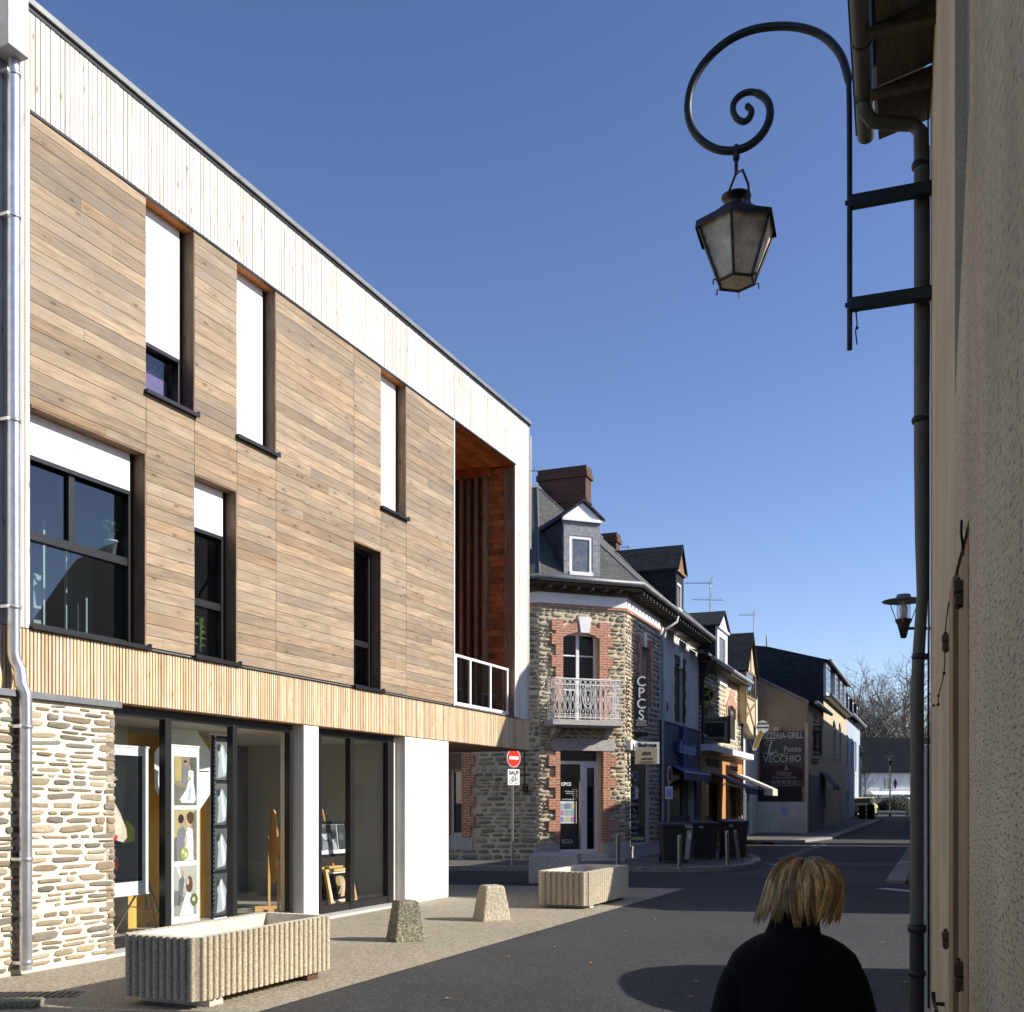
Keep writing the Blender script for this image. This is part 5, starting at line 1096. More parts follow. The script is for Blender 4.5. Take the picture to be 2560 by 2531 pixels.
mb = MB(); x_ = p(2062); mb.disc((x_, 1.9), .65, .5, -.09, -.051); mb.build('oval_plaque', M['zinc_dull'], rz_, AP)
nb_ = thing('terraced_house', 'long cream terraced house with a dark slate attic storey beyond the pizzeria', 'house', PF.M @ T(HB, 0)); bpy.context.view_layer.update()
NE = (73 - 59) * 1.0778; n_ = lambda u, y=0: PF.at(u, None, y) - HB
hh = [(n_(2082), n_(2090), pz(2086, 1895), pz(2086, 1802)), (n_(2097), n_(2103), pz(2100, 1900), pz(2100, 1808)), (n_(2070), n_(2078), .3, 2.6), (n_(2096), n_(2103), .3, 2.8)]
mb = MB(); holes_wall(mb, .01, NE, 0, 7.6, hh, 0, .35); mb.build('street_wall', M['tudor'], nb_)
FP = Frame(*(PF.M @ Vector((HB, 0, 0)))[:2], .402, 1)
for h in hh: opening(nb_, FP, *h, .12, leaves=1, arch=.4, sill=h[2] > 1)
mb = MB(); mb.prism([(0, 6), (0, 9.65), (3.1, 10.5), (7, 11.0), (7, 6)], -.01, .3, 'x'); mb.build('slate_gable', M['slate'], nb_)
mb = MB(); mb.box(.02, NE, .35, .6, 7.6, 9.6); mb.build('attic_wall', M['slate'], nb_)
mb = MB(); mb.add([(-.05, -.3, 9.62), (NE, -.3, 9.62), (NE, 3.1, 10.55), (-.05, 3.1, 10.55), (NE, 7, 11.05), (-.05, 7, 11.05)], [(0, 1, 2, 3), (3, 2, 4, 5)]); mb.build('roof', M['slate'], nb_, recalc=False)
mb = MB(); mb.box(0, NE, -.35, .36, 7.58, 7.66); mb.tube([(0, -.4, 7.7), (NE, -.4, 7.7)], .09, 8); mb.build('gutter', M['zinc_dull'], nb_)
mb = MB(); mb.tube([(0, -.36, 9.62), (NE, -.36, 9.62)], .07, 8); mb.build('gutter', M['zinc'], nb_)
for (a, b) in ((2061, 2070), (2083, 2089), (2096, 2101), (2106, 2110)):
    g_ = MB(); a, b = n_(a), n_(b); g_.box(a - .1, b + .1, -.12, .34, 7.68, 9.55); d = g_.build('attic_window', M['white_paint'], nb_); g_ = MB(); g_.box(a, b, -.135, -.122, 7.9, 9.35); g_.build('pane', M['old_glass'], d)
mb = MB(); mb.tube([(n_(2062), 3.2, 8), (n_(2062) - .01, 3.2, 11.3)], .05, 6); mb.build('vent_pipe', M['zinc'], nb_)
bl_ = thing('rendered_house', 'pale blue-white rendered house at the far end of the terrace', 'house', PF.M @ T(HB + NE, 0)); bpy.context.view_layer.update()
LE = (86 - 73) * 1.0778; m_ = lambda u, y=0: PF.at(u, None, y) - HB - NE
hh = [(m_(2116), m_(2121), pz(2118, 1910), pz(2118, 1838)), (m_(2128.5), m_(2132), pz(2130, 1917), pz(2130, 1847)), (m_(2138), m_(2141), pz(2139, 1925), pz(2139, 1855)), (m_(2113), m_(2122), .6, 2.6)]
mb = MB(); holes_wall(mb, 0, LE, 0, 7.8, hh, 0, .35); mb.build('street_wall', M['pale_blue'], bl_)
FB = Frame(*(PF.M @ Vector((HB + NE, 0, 0)))[:2], .402, 1)
for h in hh: opening(bl_, FB, *h, .12, leaves=1, sill=h[2] > 1)
mb = MB(); mb.add([(0, -.4, 7.8), (LE, -.4, 7.8), (LE, 4, 10.8), (0, 4, 10.8), (LE, 8, 7.8), (0, 8, 7.8)], [(0, 1, 2, 3), (3, 2, 4, 5)]); mb.add([(LE, 0, 7.8), (LE, 4, 10.7), (LE, 8, 7.8), (LE, 8, 0), (LE, 0, 0)], [(0, 1, 2, 3, 4)]); mb.build('roof', M['slate'], bl_, recalc=False)
mb = MB(); mb.tube([(0, -.45, 7.85), (LE, -.45, 7.85)], .09, 8); mb.build('gutter', M['zinc'], bl_)
for k in range(3):
    g_ = MB(); a = 1.0 + k * 4.2; g_.box(a, a + 1.3, -.05, 1.2, 7.9, 9.3); d = g_.build('attic_window', M['slate'], bl_); g_ = MB(); g_.box(a + .2, a + 1.1, -.07, -.052, 8.0, 9.1); g_.build('window_frame', M['white_paint'], d); g_ = MB(); g_.box(a + .3, a + 1.0, -.08, -.072, 8.1, 9.0); g_.build('pane', M['old_glass'], d)
# ------------------------------------------------------------------ near house on the right
NC = 3.067 - .361 * 7.8
NF = Frame(NC, 0, .361, 1.0); NE_ = 7.8 * 1.0632
nh = thing('roughcast_house', 'tan roughcast house wall with deep eaves close on the right edge of the view', 'house', NF.M); bpy.context.view_layer.update()
n = lambda u: NF.at(u)
sA, sB, dA, dB = n(2387), n(2424), 4.81 * 1.0632, 3.67 * 1.0632
mb = MB(); mb.prism([(dA, -.02), (NE_, -.02), (NE_, 6.9), (sA, 6.9), (sA, 2.68), (dA, 2.68)], -.35, 0); mb.build('smooth_wall', M['tan_smooth'], nh)
mb = MB(); mb.prism([(-6, -.02), (dB, -.02), (dB, 2.68), (sA - .002, 2.68), (sA - .002, 3.4), (sB, 4.1), (sB, 6.9), (-6, 6.9)], -.35, 0.0); mb.build('roughcast_wall', M['tan_render'], nh)
mb = MB(); mb.box(sB - .1, sA + .1, -.30, -.045, 3.0, 6.9); mb.build('grey_joint', M['grey_paint'], nh)
mb = MB(); mb.box(-6, NE_ - .02, -7, -6.7, 0, 6.9); mb.box(NE_ - .36, NE_, -7, -.352, 0, 6.9); mb.box(-6.3, -6, -7, -.1, 0, 6.9); mb.build('back_wall', M['tan_smooth'], nh)
mb = MB(); mb.prism([(-.35, 6.9), (-7, 6.9), (-3.6, 9.9)], NE_ - .35, NE_, 'x'); mb.build('gable', M['tan_smooth'], nh)
mb = MB(); zz = 6.86
mb.add([(-6.3, .52, 6.80), (NE_ + .16, .52, 6.80), (NE_ + .16, -3.6, 10.25), (-6.3, -3.6, 10.25), (NE_ + .16, -7.5, 6.8), (-6.3, -7.5, 6.8)], [(0, 1, 2, 3), (3, 2, 4, 5)]); mb.build('roof', M['slate'], nh, recalc=False)
mb = MB(); x = -6.3
while x < NE_ + .1:
    mb.add([(x, .0, 6.78), (min(x + .62, NE_ + .14), .0, 6.78), (min(x + .62, NE_ + .14), .36, 6.70), (x, .36, 6.70), (x, .0, 6.80), (min(x + .62, NE_ + .14), .0, 6.80), (min(x + .62, NE_ + .14), .36, 6.72), (x, .36, 6.72)], [(0, 1, 2, 3), (0, 1, 5, 4), (1, 2, 6, 5), (2, 3, 7, 6)], 0, rt()); mb.box(x, x + .07, -.0, .40, 6.66, 6.70); x += .64
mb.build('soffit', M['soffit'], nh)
mb = MB(); mb.tube([(-6.2, .45, 6.765), (NE_ + .13, .45, 6.765)], .066, 14); mb.box(-6.2, NE_ + .1, .515, .525, 6.76, 6.84); gt = mb.build('gutter', M['olive_pipe'], nh)
for k in range(8):
    g = MB(); g.lathe([(.07, -.012), (.072, .012)], n=14, M=T(NE_ - .35 - k * .6, .45, 6.765) @ Matrix.Rotation(math.pi / 2, 4, 'Y')); g.build('gutter_bracket', M['cast_iron'], gt)
sp = 8.10; mb = MB()
mb.tube([(sp - .16, .45, 6.74), (sp - .15, .445, 6.66), (sp - .1, .40, 6.61), (sp - .02, .22, 6.60), (sp, .12, 6.585), (sp, .07, 6.52), (sp, .067, 6.3), (sp, .067, 4.2), (sp, .064, 3.6), (sp, .058, 3.2), (sp, .085, 2.75), (sp, .094, 2.45), (sp, .096, .80)], [.05] * 8 + [.046, .040, .043, .047, .047], 14)
dpi = mb.build('downpipe', M['olive_pipe'], nh)
mb = MB(); mb.tube([(sp, .096, .82), (sp, .096, .0)], .05, 14); mb.lathe([(.06, 0), (.066, .02), (.066, .05), (.052, .06)], (sp, .096, .77), 14); mb.lathe([(.052, 0), (.062, .015), (.062, .04), (.052, .05)], (sp, .096, .45), 14); mb.build('iron_boot', M['cast_iron'], dpi)
for z in (6.28, 4.45, 2.75): mb = MB(); mb.lathe([(.054, -.02), (.06, 0), (.054, .02)], (sp, .075 if z > 2 else .09, z), 14); mb.build('pipe_clip', M['cast_iron'], dpi)
mb = MB(); xx = NE_ - .03
mb.tube([(xx, .012, 6.5), (xx, .01, 5.2), (xx + .01, .016, 4.0), (xx, .012, 3.0), (xx, .016, 1.9), (xx, .012, .2)], .009, 6); mb.tube([(xx - .09, .02, 6.7), (xx - .1, .012, 5.9), (xx - .06, .014, 5.4), (xx - .05, .012, 2.6)], .006, 5); mb.build('wall_cable', M['black'], nh)
mb = MB(); mb.tube([(xx - .04, .014, 4.9), (xx - .04, .012, 3.7), (xx - .045, .016, 2.8)], .008, 6); mb.build('white_cable', M['white_paint'], nh)
# white meter board at the corner
mb = MB(); mb.box(NE_ + .01, NE_ + .06, -.3, .055, .0, 2.13); mb.build('white_corner_board', M['white_paint'], nh, bevel=.004)
# doorway with old planks
mb = MB(); mb.box(dB, dA, -.3, -.12, 0, 2.68); mb.build('dark_doorway', M['black'], nh)
mb = MB(); mb.box(dA - .34, dA - .01, -.11, .012, 0, 2.66, 0, (.8, .4, .2)); mb.build('door_post', M['old_wood'], nh, bevel=.004)
mb = MB()
for k in range(4): mb.box(dB + .01 + k * .14, dB + .14 + k * .14, -.1, .004, .0, 2.62, 0, (R.uniform(.5, 1), R.random() * .6, R.random()))
mb.build('plank_shutter', M['old_wood'], nh, bevel=.004)
mb = MB(); mb.tube([(dB + .22, .004, 2.60), (dB + .2, .014, 2.68), (dB + .14, .016, 2.71)], .005, 6); mb.build('hook', M['cast_iron'], nh)
for (Y_, z0, z1) in ((3.95, 2.43, 2.52), (4.95, 2.41, 2.48), (3.95, 1.01, 1.11), (4.95, 1.03, 1.10)):
    mb = MB(); s_ = Y_ * 1.0632; mb.box(s_ - .05, s_ + .03, 0, .034, z0, (z0 + z1) / 2 - .002); mb.box(s_ - .05, s_ + .03, 0, .036, (z0 + z1) / 2 + .002, z1); mb.tube([(s_ - .01, .02, z0 - .01), (s_ - .01, .02, z1 + .015)], .01, 6); mb.build('hinge_block', M['rust'], nh, bevel=.006)
mb = MB(); s_ = 5.5 * 1.0632; mb.tube([(s_, 0, .66), (s_, .05, .66), (s_, .055, .72)], .012, 6); mb.tube([(s_, .05, .66), (s_ - .16, .045, .65)], .01, 6); mb.build('shutter_stop', M['cast_iron'], nh)
mb = MB(); pts = []
for k in range(15): f = k / 14; pts.append((5.05 + f * 1.9, .014 + .006 * math.sin(k), 2.6 - .3 * f - .15 * math.sin(f * 3.14)))
mb.tube(pts, .003, 4)
for q_ in pts[2::3]: mb.ball(q_, .009, 6, 4)
mb.build('light_string', M['black'], nh)

# added unseen wall, rounded top shaped for its shadow on the road
gw = MB(); prof = [(8.75, 0), (8.75, 1.05), (9.1, 1.28), (9.6, 1.47), (10.2, 1.6), (10.8, 1.66), (11.25, 1.58), (11.5, 1.38), (11.55, 1.1), (11.55, 0)]
gw.prism(prof, -.35, -.02); tag(gw.build('shadow_wall', M['white_render'], None, NF.M), 'unseen white wall added to cast a rounded shadow on the road past the near house', 'wall')

# ------------------------------------------------------------------ unseen houses on the right, outlines and gaps shaped for their shadows
RF = Frame(.3, 0, .402, 1.0); k7 = 1.0778
def side_house(label, prof, mat, wins, roofmat='slate', depth=8, shear=.238):  # side walls skewed along the sun so light passes the gaps
    x0 = prof[0][0] * k7; t_ = thing('street_house', label, 'house', RF.M @ T(x0, 0)); bpy.context.view_layer.update()
    P_ = [(a * k7 - x0, b) for a, b in prof]
    g = MB(); g.prism(P_, -depth, 0); g.v = [(a - b * shear, b, c) for a, b, c in g.v]; g.build('walls', M[mat], t_, Matrix.Translation((0, 0, 0)))
    for a, b in zip(P_[1:-1], P_[2:-1]):
        if abs(b[0] - a[0]) < .05: continue
        d = Vector((b[0] - a[0], b[1] - a[1])).normalized(); nn = Vector((-d.y, d.x)) * .08
        if nn.y < 0: nn = -nn
        g = MB(); g.prism([(a[0], a[1]), (b[0], b[1]), (b[0] + nn.x, b[1] + nn.y), (a[0] + nn.x, a[1] + nn.y)], -depth - .2, .12); g.v = [(a - b * shear, b, c) for a, b, c in g.v]; g.build('roof', M[roofmat], t_)
    for (a, b, z0, z1) in wins:
        g = MB(); a, b = a * k7 - x0, b * k7 - x0; g.box(a, b, .004, .05, z0, z1); w_ = g.build('window', M['white_paint'], t_); g = MB(); g.box(a + .07, b - .07, .052, .058, z0 + .07, z1 - .07); g.build('pane', M['old_glass'], w_)
    return t_
side_house('unseen stone house with a low roof slope rising away from the crossing, on the right', [(16.2, 0), (16.2, 2.4), (17.1, 3.3), (18.0, 5.0), (19.75, 7.6), (20.9, 9.2), (22, 9.9), (25.2, 6.7), (29.3, 6.7), (29.3, 0)], 'cream', [(19, 20, 1, 2.2), (20.6, 21.5, .1, 2.3), (22.4, 23.4, 1, 2.4), (25, 26, 1, 2.4), (20.8, 21.8, 3.6, 5.2), (25.2, 26.2, 4, 5.6)])
side_house('unseen tall three-storey rendered house on the right of the street', [(29.4, 0), (29.4, 12.0), (41.5, 12.0), (41.5, 0)], 'peach', [(y_, y_ + 1.1, z_, z_ + 1.6) for y_ in (30.5, 33, 35.5, 38) for z_ in (1, 4.2, 7.6)])
side_house('unseen narrow rendered house beside the alley on the right', [(42.2, 0), (42.2, 8.1), (44.7, 8.1), (44.7, 0)], 'grey_render', [(y_, y_ + 1, z_, z_ + 1.5) for y_ in (42.9,) for z_ in (1, 4.2)])
side_house('unseen long terraced house past the alley on the right', [(47.4, 0), (47.4, 9.9), (79.6, 9.9), (79.6, 0)], 'tan_smooth', [(y_, y_ + 1, z_, z_ + 1.5) for y_ in range(49, 76, 4) for z_ in (1.2, 4.2, 7.2)])

side_house('unseen last house of the row on the right before the far square', [(83.6, 0), (83.6, 9.9), (90, 9.9), (90, 0)], 'grey_render', [(85, 86, 1.2, 2.8), (87, 88, 4.2, 5.7)])
# ------------------------------------------------------------------ old wall lantern on a scrolled bracket
wx = NC + .361 * 7.5
BF = Frame(wx, 7.5, -.9406, .3395)
b_ = lambda u, v: BF.at(u * 1.3251, v * 1.3251)
br = thing('lantern_bracket', 'dark green wrought-iron scroll bracket fixed to the near house wall', 'lamp bracket', BF.M)
raw = [(1603, 660), (1603, 500), (1603, 350), (1602, 180), (1597, 135), (1582, 98), (1552, 68), (1512, 53), (1465, 50), (1415, 58), (1370, 80), (1332, 115), (1307, 157), (1298, 200), (1303, 236), (1320, 262), (1347, 280), (1377, 285), (1407, 278), (1432, 260), (1449, 234), (1453, 207), (1444, 186), (1425, 175), (1405, 176), (1388, 189), (1383, 208), (1390, 224), (1403, 230), (1414, 223), (1418, 210), (1411, 202)]
pts = []; P3 = [b_(*q_) for q_ in raw]
for i in range(len(P3) - 1):      # Catmull-Rom through the points read off the scroll
    p0, p1, p2, p3 = P3[max(i - 1, 0)], P3[i], P3[i + 1], P3[min(i + 2, len(P3) - 1)]
    for k in range(4):
        t_ = k / 4; q_ = [.5 * ((2 * p1[j]) + (-p0[j] + p2[j]) * t_ + (2 * p0[j] - 5 * p1[j] + 4 * p2[j] - p3[j]) * t_ * t_ + (-p0[j] + 3 * p1[j] - 3 * p2[j] + p3[j]) * t_ ** 3) for j in (0, 1)]
        pts.append((q_[0], 0, q_[1]))
mb = MB(); mb.tube(pts, [.020 if i < 14 else (.030 if i < 92 else .024) for i in range(len(pts))], 10); mb.ball((P3[-1][0], 0, P3[-1][1]), .026, 8, 6); mb.build('scroll', M['iron'], br)
for v_ in (492, 748):
    t0, z0 = BF.at(2129, v_); g = MB(); g.box(-.02, t0 + .01, -.035, .035, z0 - .085, z0); g.tube([(t0 + .01, 0, z0 - .04), (t0 + .045, 0, z0 - .04)], .018, 8); g.build('wall_bar', M['iron'], br, bevel=.004)
g = MB(); t0, z0 = b_(1617, 585); g.tube([(t0 + .01, 0, z0 + .02), (t0, 0, z0 - .1), (t0 + .01, .01, z0 - .16), (t0, 0, z0 - .25)], .005, 5); g.ball((t0, 0, z0 - .13), .012, 6, 4); g.ball((t0 + .005, 0, z0), .02, 6, 4)
g.tube([(t0 + .05, .02, z0 - .0), (t0 + .045, .025, z0 - .2), (t0 + .06, .02, z0 - .26)], .006, 5); g.build('loose_cable', M['black'], br)
lt, lz = b_(1389, 430); LC = BF.M @ Vector((lt, 0, lz)); ln = thing('wall_lantern', 'old six-sided lantern with dusty glass hanging from the iron scroll', 'lantern', T(LC.x, LC.y, LC.z, math.radians(11)))
ph = 0; hx = lambda r, z, k: (r * math.cos(math.pi * k / 3), r * math.sin(math.pi * k / 3), z)
R1_, R2_, ZL = .305, .142, -.41
for k in range(6):
    g = MB(); g.add([hx(R1_ - .012, -.01, k), hx(R1_ - .012, -.01, k + 1), hx(R2_ - .008, ZL + .01, k + 1), hx(R2_ - .008, ZL + .01, k)], [(0, 1, 2, 3)]); g.build('glass_panel', M['lamp_glass'], ln, recalc=False)
g = MB()
for k in range(6):
    g.tube([hx(R1_, 0, k), hx(R2_, ZL, k)], .011, 6); g.tube([hx(R1_, 0, k), hx(R1_, 0, k + 1)], .013, 6); g.tube([hx(R2_, ZL, k), hx(R2_, ZL, k + 1)], .011, 6)
    g.add([hx(R1_ + .012, .02, k), hx(R1_ + .012, .02, k + 1), hx(R1_ + .02, -.035, k + 1), hx(R1_ + .02, -.035, k)], [(0, 1, 2, 3)])
    a = hx(R2_ + .01, ZL, k); g.tube([a, (a[0] * 1.16, a[1] * 1.16, ZL + .012), (a[0] * 1.2, a[1] * 1.2, ZL - .03)], .006, 5); 
g.build('frame', M['lantern_metal'], ln)
g = MB(); g.add([hx(R2_ - .01, ZL + .004, k) for k in range(6)], [(0, 1, 2, 3, 4, 5)]); g.build('bottom_glass', M['lamp_glass'], ln, recalc=False)
g = MB(); g.lathe([(R1_ - .03, 0), (.235, .02), (.205, .055), (.18, .09), (.14, .125), (.09, .148), (.055, .156), (.05, .18), (.07, .205), (.108, .222), (.112, .232), (.05, .245), (.001, .25)], n=24); g.build('domed_top', M['lantern_metal'], ln)
g = MB(); g.tube([(.0, -.25, .0), (.0, -.22, .2), (-.0, -.12, .36), (0, 0, .41), (0, .12, .36), (0, .22, .2), (0, .25, 0)], .010, 6); g.tube([(0, 0, .40), (.0, 0, .52)], .014, 6); g.lathe([(.02, .5), (.028, .52), (.028, .56), (.02, .58)], n=8); g.tube([(0, 0, .56), (0, 0, .62)], .016, 6); g.build('hanger', M['cast_iron'], ln)
g = MB(); g.lathe([(.02, -.05), (.03, -.12), (.03, -.2), (.001, -.22)], n=10); g.tube([(0, 0, -.05), (0, 0, .05)], .015, 6); g.build('bulb', M['white_paint'], ln)

# modern saucer lamps
def saucer(label, pos, pole=0.0, arm=None, s=1.0):
    o = thing('street_lamp', label, 'street lamp', T(*pos)); g = MB()
    g.lathe([(.02, -.02), (.385, -.052), (.392, -.046), (.385, -.040), (.14, .01), (.12, .075), (.02, .085)], n=28); g.build('saucer_shade', M['zinc_dull'], o)
    g = MB(); g.lathe([(.115, -.06), (.125, -.18), (.12, -.32), (.10, -.40)], n=18); g.build('glass_cylinder', M['clear_lamp'], o, recalc=False)
    g = MB(); g.lathe([(.04, -.08), (.075, -.2), (.06, -.36), (.04, -.4)], n=12); g.build('lamp_bulb', M['white_paint'], o)
    g = MB(); g.lathe([(.155, -.39), (.15, -.42), (.11, -.5), (.05, -.74), (.001, -.75)], n=16); g.build('cone_base', M['cast_iron'], o)
    for k in range(3):
        a = k * 2.094 + .1; g = MB(); g.tube([(.29 * math.cos(a), .29 * math.sin(a), -.06), (.13 * math.cos(a), .13 * math.sin(a), -.46)], .009, 5); g.build('stay', M['zinc_dull'], o)
    if arm: g = MB(); g.tube([(.08, 0, -.56), (.45, 0, -.56), (arm[0], arm[1], -.56)], .028, 8); g.build('arm', M['cast_iron'], o)
    if pole: g = MB(); g.tube([(0, 0, -.72), (0, 0, -pole)], [.05, .065], 10); g.lathe([(.1, -pole), (.1, -pole + .4), (.06, -pole + .45)], n=10); g.build('pole', M['steel'], o)
    return o
lp = px(2259, 1497, 20); saucer('flat saucer street lamp on a wall arm behind the downpipe', lp, arm=(1.3, -.1))
lp = px(2225, 1890, 80); saucer('saucer street lamp on a tall pole in front of the far white house', lp, pole=lp.z - .7)
lp = px(2152, 1870, 88); saucer('small distant saucer lamp just past the end of the terrace', lp, pole=lp.z - .9)
# ------------------------------------------------------------------ planters, stone and steel bollards, granite block
def trough(label, corner_, L, Wd, H0, H1, pitch, dirt):
    """corner_: near right corner on the ground; length runs along the shop front, width to its left"""
    d = Vector((.4032, .9151, 0)); w_ = Vector((-.9151, .4032, 0)); c = Vector((corner_[0], corner_[1], 0)) + d * L / 2 + w_ * Wd / 2
    o = thing('concrete_planter', label, 'planter', T(c.x, c.y, 0, TF.rz), 'empty ribbed concrete planters')
    x, y = L / 2, Wd / 2; cy = .035
    def edge(a, b, n, out):      # rounded ribs along a straight side
        pts = []; a = Vector(a); b = Vector(b); dd = (b - a).normalized(); nn = Vector((dd.y, -dd.x))
        for i in range(n * 8):
            f = (i + .5) / (n * 8); pts.append(a + (b - a) * f + nn * out * (-.7, .55, .9, 1, 1, .9, .55, -.7)[i % 8])
        return pts
    nx, ny = round((2 * x - 2 * cy) / pitch), round((2 * y - 2 * cy) / pitch)
    loop = edge((-x + cy, -y), (x - cy, -y), nx, .02) + edge((x, -y + cy), (x, y - cy), ny, .02) + edge((x - cy, y), (-x + cy, y), nx, .02) + edge((-x, y - cy), (-x, -y + cy), ny, .02)
    n = len(loop); g = MB()
    vs = [(p_.x, p_.y, H0) for p_ in loop] + [(p_.x, p_.y, H1) for p_ in loop]
    g.add(vs, [(i, (i + 1) % n, (i + 1) % n + n, i + n) for i in range(n)] + [tuple(range(n))])
    t_ = .075; inn = [(-x + t_, -y + t_), (x - t_, -y + t_), (x - t_, y - t_), (-x + t_, y - t_)]
    def near(p_):
        return (max(-x + t_, min(x - t_, p_.x)), max(-y + t_, min(y - t_, p_.y)))
    iv = [(*near(p_), H1) for p_ in loop]; m0 = len(g.v)
    g.v.extend([(p_.x, p_.y, H1) for p_ in loop] + iv)
    for i in range(n): g.f.append([m0 + i, m0 + (i + 1) % n, m0 + n + (i + 1) % n, m0 + n + i]); g.m.append(1); g.t.append((1, 1, 1)); g.sm.append(False)
    g.build('ribbed_shell', [M[dirt], M['trough_in']], o, weld=True)
    g = MB(); e = .002
    a = [(p_[0], p_[1], H1 - e) for p_ in inn]; b = [(p_[0] * .97, p_[1] * .93, H0 + .07) for p_ in inn]
    g.add(a + b, [(0, 1, 5, 4), (1, 2, 6, 5), (2, 3, 7, 6), (3, 0, 4, 7), (4, 5, 6, 7)]); g.build('lining', M['trough_in'], o, recalc=False)
    for sx in (-1, 1):
        g = MB(); g.box(sx * x * .72 - .09, sx * x * .72 + .09, -y + .03, y - .03, 0, H0); g.build('foot_block', M['brick_dark'] if sx > 0 else M['concrete'], o, bevel=.01)
    return o
trough('long empty ribbed concrete planter in front of the wedding banners', (-2.556, 8.65), 1.95, .80, .08, .60, .075, 'concrete_agg')
trough('smaller empty ribbed concrete planter half in shade by the granite block', (1.20, 16.92), 2.15, .85, .06, .60, .095, 'concrete_agg')
def stone_bollard(label, u, v, wd, h, mat, rot):
    p_ = gr(u, v); o = thing('stone_bollard', label, 'bollard', T(p_.x, p_.y, 0, rot), 'stub stone bollards along the pavement')
    g = MB(); w0, w1 = wd / 2, wd / 2 * .64
    g.add([(sx * w0, sy * w0, 0) for sx, sy in ((-1, -1), (1, -1), (1, 1), (-1, 1))] + [(sx * w1 * 1.06, sy * w1 * 1.06, h - .03) for sx, sy in ((-1, -1), (1, -1), (1, 1), (-1, 1))] + [(sx * w1 * .9, sy * w1 * .9, h) for sx, sy in ((-1, -1), (1, -1), (1, 1), (-1, 1))],
          [(3, 2, 1, 0), (0, 1, 5, 4), (1, 2, 6, 5), (2, 3, 7, 6), (3, 0, 4, 7), (4, 5, 9, 8), (5, 6, 10, 9), (6, 7, 11, 10), (7, 4, 8, 11), (8, 9, 10, 11)])
    b = g.build('tapered_block', M[mat], o, bevel=.02); s_ = b.modifiers.new('sub', 'SUBSURF'); s_.subdivision_type = 'SIMPLE'; s_.levels = 4; s_.render_levels = 4
    tx = bpy.data.textures.new('rough_stone', 'CLOUDS'); tx.noise_scale = .035; dm = b.modifiers.new('rough', 'DISPLACE'); dm.texture = tx; dm.strength = .016; dm.mid_level = .5
    return o
stone_bollard('darker mossy tapered stone bollard nearer the long planter', 1014, 2352, .40, .50, 'mossy_agg', .41)
stone_bollard('paler tapered stone bollard between the mossy one and the far planter', 1229, 2301, .44, .51, 'concrete_agg', .41)
p_ = gr(1383, 2210); o = MB(); o.box(-.52, .52, -.02, 1.1, 0, .62); tag(o.build('granite_block', M['granite'], None, T(p_.x, p_.y, 0, -.12), bevel=.02), 'plain rectangular granite block behind the smaller planter', 'stone block')
def bollard(label, u, v, h=.86, tilt=0.0, r=.05):
    p_ = gr(u, v, .12); o = thing('steel_bollard', label, 'bollard', T(p_.x, p_.y, .117) @ Matrix.Rotation(tilt, 4, 'Y'), 'slim steel bollards on the kerb')
    g = MB(); g.tube([(0, 0, 0), (0, 0, h)], r, 12); g.lathe([(r, h - .03), (r + .006, h - .02), (r * .9, h + .015), (.001, h + .02)], n=12); g.build('post', M['steel'], o)
    g = MB(); g.box(-r * .25, r * .25, -r - .004, -r * .8, .02, h - .06); g.build('slot', M['cast_iron'], o)
bollard('upright steel bollard in front of the corner house plinth', 1545, 2163, .80); bollard('upright steel bollard in front of the left-hand rubbish bin', 1699, 2172, .80)
bollard('upright steel bollard to the right of the bins', 1819, 2163, .86, -.02); bollard('leaning steel bollard in front of the right-hand rubbish bin', 1848, 2155, .84, -.13)

